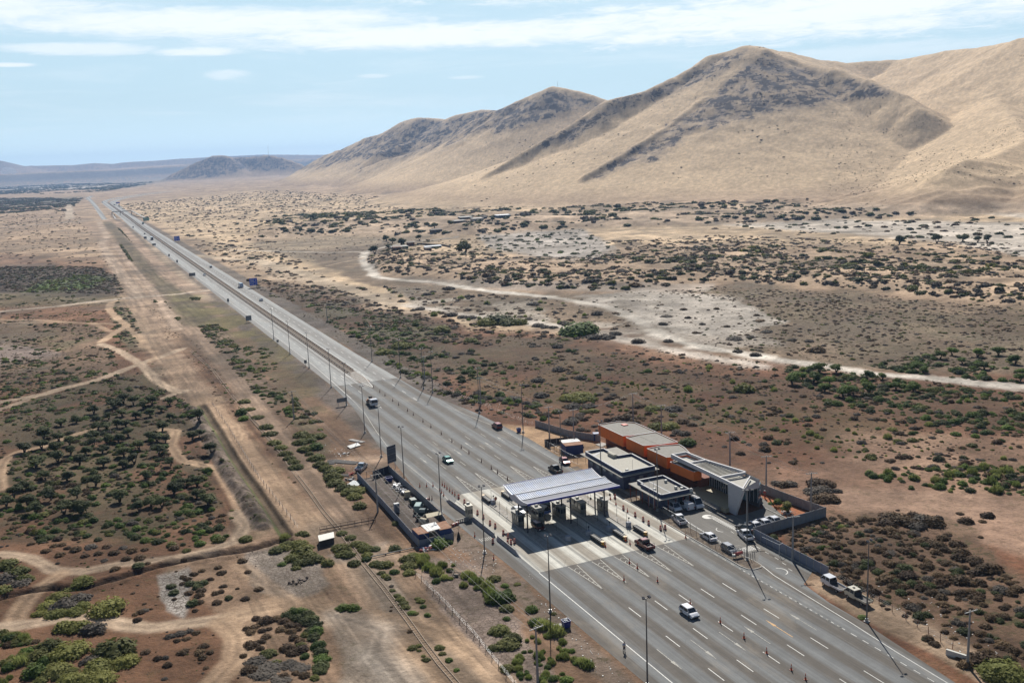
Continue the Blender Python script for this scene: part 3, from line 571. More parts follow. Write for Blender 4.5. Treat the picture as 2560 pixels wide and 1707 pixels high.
# raised soil strip between road and lot, with its kerb
def kerb(name, pts, h=.14, w=.18, label=None, mat=None):
    b = MB()
    for p, q in zip(pts[:-1], pts[1:]): b.wallseg(p, q, w, -.05, h)
    return b.build(name, mat or M_KERB)
strip = [(109.5,213),(109.5,142.6),(109.9,141.0),(110.8,140.4),(112.4,140.4),(113.2,141.2),(113.3,143.4),(112.9,147),(112.5,152),(112.4,172.4),(112.2,190),(111.6,213)]
MB().prism(strip, -.05, .10).build('verge', M_STRIP)['kind'] = 'structure'
o = kerb('kerb', strip[:9]+[strip[9]]); tag(o, kind='structure')
o = kerb('kerb', [(119.9,151.9),(119.95,133.7)], .18, .2); tag(o, kind='structure')
o = kerb('kerb', [(135.1,168.9),(133.15,165.3),(133.1,157.3),(133.0,154.3)], .14, .2); tag(o, kind='structure')
o = kerb('kerb', GS('E4', [(1000+0,1)])[:0]+[(111.4,222.5),(112.2,219.5),(111.8,217),(111.2,216.0)], .14, .16); tag(o, kind='structure')

# painted markings: one sheet object per colour
def quadL(b, p, q, w, z=.036):
    dx, dy = q[0]-p[0], q[1]-p[1]; L = math.hypot(dx, dy); nx, ny = -dy/L*w/2, dx/L*w/2
    b.add([(p[0]+nx,p[1]+ny,z),(p[0]-nx,p[1]-ny,z),(q[0]-nx,q[1]-ny,z),(q[0]+nx,q[1]+ny,z)], [(0,1,2,3)])
def lineL(b, pts, w, z=.036):
    for p, q in zip(pts[:-1], pts[1:]): quadL(b, p, q, w, z)
b = MB(); ow = MB()
lineL(b, [(74.9,70),(74.8,114),(74.6,159.4)], .17); lineL(ow, [(73.6,203),(74.3,214.4),(73.9,243.7),(74.6,258.2),(76.4,275),(79.2,296),(80.6,318)], .17)
lineL(b, [(80.6,318),(81.5,345),(82.4,380),(82.3,600),(82.5,1500)], .2)
pR = [G('D4',500,200), G('D4',1000,510), G('D4',1500,815), G('D4',2091,1195)]; print('rightline', pR)
lineL(b, [(113.2,141.0)]+[pR[0], pR[1], pR[2], pR[3], (pR[3][0]-.6, pR[3][1]-16), (pR[3][0]-1.0, 60)], .17)
lineL(ow, [(109.2,216),(109.1,237),(109.1,254),(107.2,270),(104.6,290)], .15)
for i in range(17): b_ = 158.0-2.05*i*1.28; quadL(ow, (108.75, b_), (108.72, b_-1.15), .17)
for i in range(22): y = 141.7-2.62*i; quadL(b, (108.75-max(0, (120-y))*.0, y), (108.75, y-1.3), .15)
for x in (82., 87.4, 92.5, 97.3, 102.1):
    for k in range(8): y = 138.5-(x-82)*.0-k*11.8; quadL(b, (x, y), (x, y-4.1), .16)
for x in (81.65, 87.1, 92., 97.1, 102.):
    for k in range(4): y = 254.4-k*10.7; (quadL(ow, (x, y), (x, y-4.1), .15) if y-4 > 226 else None)
# carriageway lane dashes and edge lines further up
for k in range(60): y = 300+k*12.; f = .15+.0001*y; quadL(b, (85.9, y), (85.9, y+4), f); quadL(b, (99.2, y+3), (99.2, y+7), f)
for i in range(11): quadL(ow, (74.4-i*.0+.33*i, 180.0), (74.62+.33*i, 182.2), .16)                   # zebra at the barrier gap
for i in range(8): quadL(ow, (71.0+.42*i, 179.2), (71.0+.42*i, 181.0), .18)
for i in range(9): quadL(b, (105.3+.43*i, 187.6), (105.3+.43*i, 189.7), .17)
lineL(b, [(88.9,340),(89.0,356.7),(89.1,700),(89.4,1500)], .16); lineL(b, [(94.7,340),(94.6,700),(95.9,1500)], .16)
quadL(b, (84.0,352),(84.0,356), .3); quadL(b, (87.0,352),(87.0,356.3), .3)
# hatched nose of the median
tri = [(89.1,358.5),(91.9,331),(95.0,360),(94.9,362)]
lineL(b, [(89.0,358.5),(89.6,350),(91.9,329.5),(94.2,350),(94.9,358),(94.5,364)], .22)
for i in range(19):
    y = 358.5-i*1.45; t = (y-330)/28.5; xl = 91.9-(2.75*t); xr = 91.9+2.9*t
    if xr-xl > .3: quadL(b, (xl, y-.5*t), (xr, y+1.9*t), .34, .038)
# long diverging gores before and after each island
for x in (81.7, 86.9, 91.9, 96.9, 101.9):
    for s, y0, y1 in ((1, 209.3, 222.4), (-1, 159.0, 147.0)):
        if x > 101 and s > 0: y1 = 219
        for q in (-1, 1): quadL(ow, (x, y1), (x+q*.95, y0), .17)
        for j in range(6):
            t = .16+.14*j; y = y1+(y0-y1)*t; hw = .8*t
            quadL(ow, (x-hw, y+s*.35), (x, y-s*.35), .13, .040); quadL(ow, (x+hw, y+s*.35), (x, y-s*.35), .13, .040)
def arrow(b, x, y, s=-1, L=7., w=.16, z=.036, head=.30):
    # shaft towards the camera, arrow head pointing up-road for traffic that drives away
    ya, yb = (y, y+L); quadL(b, (x, ya), (x, yb-1.8), w, z); tip = yb if s > 0 else ya
    if s > 0: b.add([(x-head, yb-2.6, z+.002), (x+head, yb-2.6, z+.002), (x, yb, z+.002)], [(0,1,2)])
    else: quadL(b, (x, yb-1.8), (x, yb), w, z); b.add([(x-head, ya+2.6, z+.002), (x+head, ya+2.6, z+.002), (x, ya, z+.002)], [(0,2,1)])
arrow(ow, 104.7, 116.4, 1, w=.13); ar2 = MB(); arrow(ar2, 99.75, 116.4, 1); arrow(ow, 95.2, 116.4, 1, w=.13)
arrow(ow, 90.4, 116.6, -1, w=.13); arrow(ow, 84.8, 116.7, -1, w=.13); arrow(ow, 78.3, 116.7, -1)
for x, y in ((84.4,241),(89.6,238),(94.7,243),(99.6,240),(104.7,243),(79.0,236)): arrow(ow, x, y, -1 if x < 92 else 1, 6.)
# lot markings
lineL(b, [(113.9,167.2),(113.2,153.5),(112.95,146.0)], .13)
for i in range(17): y = 157.3+i*.62; quadL(b, (119.55-i*.012, y), (120.9-i*.012, y), .3)
for i in range(7): y = 172.0-i*.5; quadL(ow, (121.0, y), (122.0, y), .22)
a_ = MB(); a_.lathe([(0.01,0),(1.25,0),(1.25,.002),(0.01,.002)], 24, (119.4,167.2,.034)); b.add(a_.v, a_.f)
for x, y in ((118.6,158),(118.4,155),(118.2,152),(118.1,149),(117.9,146),(117.8,143),(117.4,140.3),(116.6,137.6)): quadL(b, (x, y), (x-.05, y-1.2), .13)
for i in range(7): quadL(b, (114.6+i*.42, 147.8), (114.6+i*.42, 149.8), .2)
def arc(b, cx, cy, r, a0, a1, w): pts = [(cx+r*math.cos(math.radians(a0+(a1-a0)*i/8)), cy+r*math.sin(math.radians(a0+(a1-a0)*i/8))) for i in range(9)]; lineL(b, pts, w)
arc(b, *G('D4',560,150), 1.6, -80, 70, .2); arc(b, *G('D2',1600,645), 1.3, 110, 240, .16)
for p, q in (((123.5,160),(123.5,156)),((126.4,160.2),(126.4,158)),((129.2,160.4),(129.2,158.2)),((113.1,151.2),(116.,151.2)),((112.8,159.6),(114,159.6))): quadL(ow, p, q, .12)
tag(b.build('white_markings', M_WHITE), kind='structure'); tag(ow.build('worn_markings', M_OLDW), kind='structure'); tag(ar2.build('orange_arrow', M_YEL), kind='structure')
# ------------------------------------------------------------------ toll plaza
M_BLUE = M('blue_fascia', (.02,.035,.30), .4, var=.1); M_FASC = M('grey_fascia', (.50,.50,.56), .5, var=.06, dirt=.12)
M_STEEL = M('dark_steel', (.045,.048,.06), .5, .3); M_GALV = M('galvanised', (.36,.37,.38), .45, .6, dirt=.3); M_BLK = M('black_plastic', (.02,.02,.022), .6)
M_GLASS = M('dark_glass', (.025,.035,.045), .08, spec=.8, var=.05); M_BOOTH = M('booth_grey', (.12,.125,.115), .55, var=.12, dirt=.4); M_CREAM = M('cream_panel', (.52,.48,.38), .6, dirt=.3)
M_RED = M('signal_red', (.45,.035,.02), .5); M_ORANGE = M('cone_orange', (.62,.10,.03), .6, var=.15); M_STRIPE = M('reflective_white', (.72,.70,.68), .4)
M_RUBBER = M('rubber', (.025,.025,.025), .8); M_YELL = M('hazard_yellow', (.62,.34,.04), .5, col2=(.05,.04,.03), sc2=2.2, thr=(.50,.53))
m = M('roof_metal', (.135,.165,.225), .55, .3, var=.35, sc=.5, col2=(.10,.16,.29), sc2=.35, thr=(.48,.66), dirt=.1)
m2 = M('roof_rib', (.085,.10,.14), .6, .2)
XA, XB = 80.5, 102.8
CN = thing('toll_canopy', 'long wave-shaped blue and silver metal canopy spanning the toll booths', 'canopy', (91.65, 183, 0))
def loc(b, dx=91.65, dy=183, dz=0): b.v = [(x-dx, y-dy, z-dz) for x, y, z in b.v]; return b
def strip_roof(prof, x0, x1, th=.12):
    n = len(prof); return MB().profx(list(prof)+[(y, z-th) for y, z in reversed(prof)], x0, x1)
far = [(189.0,7.75),(187.2,7.28),(185.6,6.98),(184.3,6.90)]; near = [(183.0,7.50),(181.8,7.26),(180.6,7.10),(179.9,7.05)]; eave = [(179.9,7.02),(178.2,7.10),(176.5,7.34)]
loc(strip_roof(far, XA+.15, XB-.1)).build('roof_sheet', m, CN); loc(strip_roof(near, XA+.15, XB-.1)).build('roof_sheet', m, CN)
loc(strip_roof([(184.3,6.92),(183.6,7.02),(183.0,7.48)], XA+.15, XB-.1, .1)).build('roof_step', M('step_grey', (.13,.14,.17), .75, 0., var=.1), CN)
loc(strip_roof(eave, XA+.1, XB)).build('eave_panel', M('eave_grey', (.15,.155,.185), .75, 0., var=.1, dirt=.2), CN)
loc(MB().bb(XA+.1, XB-.05, 182.80, 183.12, 7.52, 7.60)).build('ridge_cap', M('cap_pale', (.42,.44,.48), .6), CN); loc(MB().bb(XA+.1, XB-.05, 179.78, 180.02, 7.10, 7.17)).build('ridge_cap', M('cap_pale'), CN)
rb = MB()
nr = 46
for i in range(nr+1):
    x = XA+.15+(XB-XA-.25)*i/nr
    for pr in (far, near): rb.profx([(y, z+.09) for y, z in pr]+[(y, z-.01) for y, z in reversed(pr)], x-.085, x+.085)
loc(rb).build('roof_rib', m2, CN)['kind'] = 'stuff'
loc(MB().profx([(176.40,7.44),(176.40,6.96),(176.50,6.94),(176.55,7.44)], XA, XB+.1)).build('fascia', M_BLUE, CN)
loc(MB().profx([(189.05,7.85),(189.05,7.62),(189.12,7.62),(189.12,7.85)], XA, XB)).build('fascia', M_BLUE, CN)
end = [(189.1,7.86),(187.2,7.38),(185.6,7.08),(184.3,7.0),(183.0,7.56),(181.8,7.28),(180.4,7.14),(179.9,7.12),(178.2,7.20),(176.5,7.44),(176.6,7.05),(177.2,6.80),(178.1,6.52),(179.4,6.15),(180.8,5.9),(182.6,5.78),(184.5,5.85),(186.5,6.5),(188.3,7.3)]
loc(MB().profx(end, XA-.02, XA+.13)).build('end_panel', M_FASC, CN); loc(MB().profx(end, XB-.08, XB+.06)).build('end_panel', M_FASC, CN)
soff = [(188.4,7.1),(186.5,6.45),(184.5,5.9),(182.6,5.84),(180.8,5.95),(179.4,6.2),(178.1,6.56),(177.2,6.84)]
loc(MB().profx(soff+[(y, z+.06) for y, z in reversed(soff)], XA+.14, XB-.1)).build('soffit', M('soffit', (.14,.145,.16), .6), CN)
for x in (81.3, 91.7, 101.0-.9):
    for y in (178.6, 182.9):
        loc(MB().cyl((x, y, 0), (x, y, 6.2), .16, n=10)).build('column', M_STEEL, CN); 
for x in (81.3, 91.7, 100.1): loc(MB().wire([(x,178.6,5.5),(x,182.9,5.9)], .09)).build('brace', M_STEEL, CN)
# islands with kerb nose, booth, posts
IX = [81.62, 86.65, 91.75, 96.75, 101.55]
names = ['leftmost', 'second', 'middle', 'fourth', 'rightmost']
M_ISL = M('island_concrete', (.34,.31,.27), .9, var=.2, sc=1.2, dirt=.4)
def island(i, x):
    t = thing('traffic_island', '%s long raised concrete lane island under the toll canopy' % names[i], 'traffic island', (x, 185, 0), group='toll lane islands')
    n = [(.75*math.cos(math.radians(a)), 13.6+.75*math.sin(math.radians(a))) for a in range(0, 181, 30)]; s_ = [(.75*math.cos(math.radians(a)), -14.6+.75*math.sin(math.radians(a))) for a in range(180, 361, 30)]
    MB().prism(n+s_, 0, .16).build('top', M_ISL, t)
    ins = [(a*.80, bq+(-.12 if bq > 0 else .12)) for a, bq in n+s_]; k = MB()
    ring = n+s_
    for p, q in zip(ring, ring[1:]+ring[:1]): k.wallseg(p, q, .12, 0, .185)
    k.build('kerb', M_KERB, t)
    return t
for i, x in enumerate(IX): island(i, x)
def booth(x, y, w=1.35, L=3.0, h=2.5, lab='', mat=M_BOOTH, ac=True, rz=0, base=.16):
    t = thing('toll_booth', lab, 'toll booth', (x, y, base), rz, 'toll booths')
    MB().bb(-w/2, w/2, -L/2, L/2, 0, 1.05).build('base_wall', mat, t, bevel=.02)
    MB().bb(-w/2+.05, w/2-.05, -L/2+.05, L/2-.05, 1.05, 2.1).build('window', M_GLASS, t)
    f = MB()
    ys = [-L/2+.06, -L/6, L/6, L/2-.06]
    for yy in ys:
        for s in (-1, 1): f.box((s*(w/2-.03), yy, 1.58), (.09, .12, 1.06))
    for s in (-1, 1): f.box((0, s*(L/2-.03), 1.58), (.08, .08, 1.06))
    f.split('window_post', mat, t); MB().bb(-w/2, w/2, -L/2, L/2, 2.1, h).build('header', mat, t)
    MB().bb(-w/2-.12, w/2+.12, -L/2-.15, L/2+.15, h, h+.1).build('roof', M_CREAM if mat is M_CREAM else M('booth_roof', (.36,.35,.32), .7, dirt=.4), t)
    MB().box((w/2+.015, L*.18, 1.1), (.04, .75, 2.)).build('door', M('booth_door', (.11,.115,.12), .5), t)
    if ac: MB().box((.05, .5, h+.31), (.65, .6, .42)).build('air_conditioner', M('ac_white', (.58,.57,.52), .6, dirt=.3), t, bevel=.03)
    return t
BL = ['dark grey toll booth on the leftmost island beside the white car', 'dark grey toll booth on the second island left of the bus', 'dark grey toll booth just right of the bus, under the middle of the canopy', 'long pale-framed toll booth on the fourth island, partly in sun', 'grey toll booth on the rightmost island between the canopy columns']
for i, (x, y, L) in enumerate(zip(IX, (184.2, 184.9, 184.4, 184.6, 182.1), (3.4, 4.0, 4.2, 4.8, 2.6))): booth(x, y, 1.4, L, 2.6, BL[i])
booth(73.9, 193.6, 1.25, 1.5, 2.9, 'cream toll booth standing alone on the left concrete barrier', M_CREAM, base=.05)
# pedestal stumps at island noses
def nose(x, y, lab, sign=True, lit=True, h=1.15):
    t = thing('island_bollard', lab, 'bollard', (x, y, .0), group='concrete bollards at the island noses')
    MB().lathe([(.66,0),(.66,.2),(.60,.22),(.58,h-.06),(.54,h)], 16).build('body', M('bollard_grey', (.33,.34,.37), .8, var=.12, dirt=.3), t, smooth=False)
    if sign:
        MB().cyl((.15,.1,h), (.15,.1,h+1.0), .05, n=6).build('post', M_STEEL, t); MB().box((.15,.05,h+.82), (.3,.14,.34)).build('lamp_box', M_BLK, t)
        MB().cyl((-.3,.25,h-.9), (-.3,.25,h+2.1), .035, n=6).build('post', M_STEEL, t)
    return t
nose(86.75, 170.6, 'round bare grey concrete bollard in the canopy shadow, second from the left', False)
for x, q in ((91.75,'middle'),(96.75,'fourth'),(101.55,'rightmost')): nose(x, 170.9, 'round concrete bollard with signal post at the near nose of the %s island' % q)
for i, (x, y, q) in enumerate(((82.0, 198.9, 'leftmost'), (86.9, 199.3, 'second'))): nose(x, y, 'round bollard with signal post at the far nose of the %s island' % q, True, h=1.05)
o = thing('stop_sign_board', 'reddish-brown octagonal warning board on the far nose of the leftmost island', 'sign', (82.3, 198.0, .16)); MB().lathe([(.45,-.03),(.45,.03)], 8).build('board', M('rust_red', (.30,.09,.05), .7), o).rotation_euler = (math.radians(80), 0, .3)
o.children[0].location = (0, 0, 1.35); MB().cyl((0,.05,0), (0,.05,1.3), .04, n=6).build('post', M_STEEL, o)
# crash cushions
def cushion(x, y, s, lab):
    t = thing('crash_cushion', lab, 'crash cushion', (x, y, .02), 0 if s > 0 else math.pi, 'crash cushions in front of the islands')
    b = MB(); 
    for k in range(7):
        yy = -2.1+k*.7; b.bb(-.42, .42, yy, yy+.06, .12, .85)
    b.split('frame_plate', M_BLK, t)
    for sx in (-1, 1):
        r = MB()
        for zz in (.28, .55, .8): r.bb(sx*.44-.03, sx*.44+.03, -2.2, 2.25, zz-.08, zz+.08)
        r.split('side_rail', M('rail_dark', (.045,.045,.045), .7, .0), t)
    bl = MB()
    for k in range(6): bl.bb(-.34, .34, -2.0+k*.7, -1.5+k*.7, .14, .80)
    bl.split('cartridge', M_BLK, t); MB().lathe([(.44,.1),(.44,.86)], 12, (0,-2.25,0)).build('nose_cap', M_YELL, t)
for x, q in ((91.85,'middle'),(97.2,'fourth'),(102.1,'rightmost')): cushion(x, 167.2, 1, 'black crash cushion with yellow nose on the near side of the %s island' % q)
for x, q in ((81.4,'leftmost'),(86.5,'second')): cushion(x, 201.2, -1, 'black crash cushion at the far end of the %s island beyond the canopy' % q)
# poles with hanging chains along islands, barrier arms
def postthing(name, lab, x, y, h, cat='post', r=.045, grp=None, z=.16):
    t = thing(name, lab, cat, (x, y, z), group=grp); MB().cyl((0,0,0), (0,0,h), r, n=6).build('pole', M_STEEL, t); MB().box((0,0,.03), (.22,.22,.06)).build('base_plate', M_GALV, t); return t
p0 = postthing('lane_post', 'thin dark steel post standing on a toll lane island', IX[0]-.2, 189.6, 2.3, grp='thin steel posts on the toll islands')
for i, x in enumerate(IX):
    for y, dx in ((176.4, .35), (180.4, -.45), (189.4, .3), (193.5, -.3)):
        if not (i == 0 and y > 189 and dx > 0): dup(p0, (x+dx, y, .16))
for i, x in enumerate(IX):                                     # lane signals hanging below the canopy
    for dx, f in ((.55, .9), (-.5, 1.)):
        t = thing('lane_signal', 'small black lane signal box hanging under the canopy edge', 'traffic signal', (x+dx, 177.6, 5.2), group='lane signals hung under the canopy')
        MB().cyl((0,.25,.2), (0,.25,1.5), .03, n=5).build('hanger', M_STEEL, t); MB().box((0,.15,0), (.36,.2,.5)).build('housing', M_BLK, t, bevel=.02); MB().lathe([(.13,-.02),(.13,.02)], 10).build('lens', M('lens_dark', (.06,.02,.015), .2), t)
        t.children[-1].rotation_euler = (math.pi/2, 0, 0); t.children[-1].location = (0, .03, 0)
t = thing('information_board', 'narrow dark upright board on a post beyond the fourth booth', 'sign', (98.6, 193.2, .16)); MB().box((0,0,1.7), (.7,.1,1.5)).build('panel', M('board_grey', (.09,.10,.11), .5), t); MB().cyl((0,.08,0), (0,.08,1.), .05, n=6).build('post', M_STEEL, t)
# concrete safety barriers on the left edge of the apron
def barrier(p, q, lab, taper=None):
    ang = math.atan2(q[1]-p[1], q[0]-p[0]); L = math.hypot(q[0]-p[0], q[1]-p[1]); t = thing('concrete_barrier', lab, 'barrier', (p[0], p[1], .0), ang, 'concrete barriers along the left edge of the apron')
    pr = [(-.30,0),(-.30,.12),(-.14,.38),(-.09,.92),(.09,.92),(.14,.38),(.30,.12),(.30,0)]; n = len(pr)
    b = MB(); xs = [0, L] if not taper else ([0, L-2.2, L] if taper > 0 else [0, 2.2, L]); vs = []
    for x in xs:
        k = 1. if not taper else (.12 if (x == L and taper > 0) or (x == 0 and taper < 0) else 1.)
        vs += [(x, y, z*k) for y, z in pr]
    fs = [tuple(range(n)), tuple(range((len(xs)-1)*n, len(xs)*n))[::-1]]
    for j in range(len(xs)-1): fs += [(j*n+i, (j+1)*n+i, (j+1)*n+(i+1) % n, j*n+(i+1) % n) for i in range(n)]
    b.add(vs, fs); b.build('wall', M('barrier_concrete', (.34,.33,.34), .8, var=.1, sc=1, dirt=.35), t)
    cp = MB(); cp.box(((xs[0]+xs[-1])/2-(1.1*taper if taper else 0), 0, .935), (L-(2.2 if taper else 0), .17, .03)); cp.build('top_stripe', M_KERB, t)
barrier((73.25,206.6), (73.85,195.2), 'concrete barrier from the asphalt to the cream booth, dark side in shade', -1)
barrier((74.0,191.5), (74.2,180.2), 'straight concrete barrier between the cream booth and the crossing gap')
barrier((74.25,178.6), (74.42,167.6), 'near concrete barrier that slopes down to the ground at its end', 1)
t = thing('white_plastic_barrier', 'white perforated barrier closing the left bypass lane beside the booth', 'barrier', (71.6, 192.0, 0))
bm_ = MB(); bm_.bb(-1.5,1.5,-.18,.18,0,.12); bm_.bb(-1.5,1.5,-.15,.15,.32,.42); bm_.bb(-1.5,1.5,-.15,.15,.62,.8)
for i in range(7): bm_.bb(-1.5+i*.48,-1.5+i*.48+.12,-.15,.15,.1,.7)
bm_.build('wall', M_KERB, t)
for i, (x, y, l) in enumerate(((69.0,190.6,'red plastic water-filled barrier lying at the road edge, left one'),(69.9,191.0,'faded red plastic barrier next to the white perforated barrier'),(69.2,209.0,'reddish plastic drum lying on its side by the thin posts'))):
    t = thing('plastic_barrier', l, 'barrier', (x, y, 0), .3); MB().cyl((-.45,0,.32),(.45,0,.32),.3,n=10).build('body', M('faded_red', (.36,.085,.055), .6, dirt=.3), t)
    MB().cyl((-.05,0,.32),(.05,0,.32),.325,n=10).build('band', M_STRIPE, t)

# ------------------------------------------------------------------ flat office buildings
M_NAVY = M('navy_paint', (.055,.065,.12), .7, var=.15, dirt=.25); M_EAVE = M('eave_slab', (.33,.31,.27), .85, var=.12, dirt=.3); M_ROOFG = M('roof_gravel', (.27,.255,.225), .9, var=.1, sc=1.5, dirt=.3)
M_ROOFP = M('roof_pale', (.44,.415,.35), .85, var=.08, dirt=.2); M_PAR = M('parapet_blue', (.05,.06,.125), .6, var=.1); M_CAP = M('parapet_cap', (.42,.42,.42), .7); M_TERR = M('dark_red_frame', (.20,.045,.03), .7)
M_WIN = M('window_blue', (.10,.14,.20), .15, spec=.7)
def ringwall(b, pts, t, z0, z1):
    for p, q in zip(pts, pts[1:]+pts[:1]): b.wallseg(p, q, t, z0, z1)
    return b
def inset(pts, d):
    cx = sum(p[0] for p in pts)/len(pts); cy = sum(p[1] for p in pts)/len(pts); return [(x+(d if x < cx else -d), y+(d if y < cy else -d)) for x, y in pts]
def office(name, lab, foot, eave, zw, pts, roofm, parts):
    cx = sum(p[0] for p in foot)/len(foot); cy = sum(p[1] for p in foot)/len(foot)
    t = thing(name, lab, 'building', (cx, cy, 0)); L = lambda P: [(x-cx, y-cy) for x, y in P]
    MB().prism(L(foot), 0, zw).build('wall', M_NAVY, t); MB().prism(L(eave), zw, zw+.18).build('eave', M_EAVE, t)
    P = L(pts); r = MB().prism(P, zw+.18, zw+.40).build('roof', roofm, t); ringwall(MB(), P, .28, zw+.18, zw+.95).build('parapet', M_PAR, r)
    ringwall(MB(), P, .36, zw+.95, zw+1.01).build('coping', M_CAP, r)
    return t, (lambda x, y, z=0.: (x-cx, y-cy, z)), r
b1, l1, r1 = office('office_building', 'long flat-roofed navy blue office with an L-shaped pale roof behind the canopy', [(112.7,191.6),(121.5,191.8),(121.9,209.6),(113.0,209.6)], [(111.1,189.8),(122.0,190.3),(122.4,211.2),(111.6,211.2)], 3.7,
    [(112.0,190.9),(121.2,191.2),(121.5,202.3),(117.6,202.6),(117.7,209.8),(112.6,209.9)], M_ROOFP, 0)
MB().add([l1(113,206.5,4.14),l1(117.3,209.2,4.14),l1(116.7,209.6,4.14),l1(112.8,207.4,4.14)], [(0,1,2,3)]).build('roof_seam', M_CAP, b1)
MB().box(l1(117.0,204.2,4.55), (1.0,2.9,.85)).build('skylight', M_ROOFP, b1)
MB().box(l1(114.2,192.4,4.4), (.7,.5,.55)).build('air_conditioner', M('ac_white'), b1); MB().cyl(l1(116.3,193.3,4.1), l1(116.3,193.3,6.4), .03, n=5).build('antenna', M_STEEL, b1)
for i in range(5):
    f = MB().box(l1(112.68, 194+i*3.3, 2.3), (.06,1.5,.9)).build('window', M_WIN, b1)
for i in range(3): MB().box(l1(115.2+i*2.4, 191.62, 2.2), (1.2,.06,1.)).build('window', M_WIN, b1)
b2, l2, r2 = office('office_building', 'smaller square navy blue office with grey flat roof beside the parked vans', [(113.2,176.0),(119.6,176.2),(119.8,185.2),(113.2,185.2)], [(111.1,173.6),(120.7,173.5),(120.9,186.8),(111.2,186.8)], 3.1,
    [(112.4,174.7),(119.7,174.7),(119.9,185.6),(113.0,185.7),(113.0,183.2),(112.4,183.2)], M_ROOFG, 0)
MB().bb(-.9, -.62, -5.3, 5.0, 3.50, 3.53).build('roof_seam', M_CAP, b2)
for x, y in ((118.6,182.5),(113.2,178.9),(118.9,176.4),(118.1,177.6)): MB().box(l2(x,y,3.85), (.55,.55,.55)).build('air_conditioner', M('ac_white'), b2)
o = MB().lathe([(.32,0),(.45,.15),(.45,.7),(.2,.9)], 12, l2(120.2,174.6,3.28)).build('water_tank', M('ac_white'), b2)
for x in (113.6,115.6,117.6,119.3): MB().box(l2(x, 173.9, 1.55), (.12,.12,3.1)).build('column', M_TERR, b2)
for y in (176,178.6,181.2,183.8,186.4): MB().box(l2(111.45, y, 1.55), (.12,.12,3.1)).build('column', M_TERR, b2)
for i in range(4): MB().box(l2(113.18, 177.2+i*2.2, 1.9), (.05,1.2,1.3)).build('window', M_WIN, b2)
for i in range(2): MB().box(l2(114.6+i*2.9, 175.98, 1.6), (1.0,.05,1.6)).build('window', M_WIN, b2)
MB().box(l2(117.1, 175.97, 1.05), (.9,.06,2.1)).build('door', M('door_pale', (.20,.24,.30), .5), b2); MB().box(l2(119.,175.9,1.), (.5,.3,.9)).build('fire_box', M_RED, b2)
o = sheet('paving', [(109.5+3.2,189.2),(112.6,172.3),(126,172.3),(126,189.4)], .105, M('paving', (.27,.23,.18), .9, var=.2, sc=.8, dirt=.3))
o = sheet('paving', [(111.6,194.6),(111.6,186.9),(112.6,186.9),(112.6,194.6)], .108, M('paving'))

# ------------------------------------------------------------------ terminal building: orange volumes and white portico
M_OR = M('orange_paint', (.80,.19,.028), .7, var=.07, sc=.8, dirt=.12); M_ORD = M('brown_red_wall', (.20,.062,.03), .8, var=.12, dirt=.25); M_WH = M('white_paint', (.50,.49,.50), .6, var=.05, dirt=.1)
tb = thing('terminal_building', 'long stepped orange and white terminal building with raised porch behind the offices', 'building', (129, 195, 0)); TL = lambda x, y, z=0.: (x-129., y-195., z)
def tp(b): b.v = [TL(*v) for v in b.v]; return b
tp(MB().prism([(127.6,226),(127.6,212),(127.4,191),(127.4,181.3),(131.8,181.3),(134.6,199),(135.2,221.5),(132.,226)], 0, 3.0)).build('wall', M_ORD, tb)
vol = [[(125.3,225.8),(125.3,212.7),(129.0,211.9),(134.6,211.5),(134.7,222.0),(131.6,225.6)], [(125.3,211.2),(125.3,202.6),(129.1,201.4),(134.2,200.6),(134.5,211.3),(129.1,211.7)],
       [(124.9,200.4),(125.1,191.8),(129.0,191.0),(131.4,191.0),(133.2,196.4),(133.6,199.2),(129.3,200.8)], [(124.8,189.9),(125.3,180.9),(127.5,180.9),(127.5,190.8)]]
for P, zt in zip(vol, (6.0, 6.0, 5.9, 5.3)):
    v = tp(MB().prism(P, 3.0, zt-.25)).build('upper_volume', M_OR, tb)
    tp(MB().prism(inset(P, .12), zt-.25, zt-.17)).build('roof', M_ROOFG, v); bq = MB(); ringwall(bq, P, .16, zt-.25, zt)
    tp(bq).build('parapet', M_OR, v); bq = MB(); ringwall(bq, P, .2, zt, zt+.04); tp(bq).build('coping', M_CAP, v)
tp(MB().prism([(129.05,212.5),(129.05,201.6),(134.0,201.6),(134.0,212.5)], 5.80, 5.87)).build('roof', M_ROOFG, tb)
tp(MB().bb(130.6,132.0,221.2,222.8,5.8,6.05)).build('roof_hatch', M('hatch_red', (.5,.07,.03), .6), tb)
for y, L in ((219.5,10.5),(207.,7.5),(196.,7.),(186.,7.)): tp(MB().bb(127.40 if y < 195 else 127.53, 127.66, y-L/2, y+L/2, 1.5, 2.6)).build('window', M_GLASS, tb)
for y in (222,218,214.5,208.5,205,198,194,188,184.5): tp(MB().bb(127.33 if y < 200 else 127.5, 127.7, y-.06, y+.06, 1.5, 2.6)).build('mullion', M_STEEL, tb)
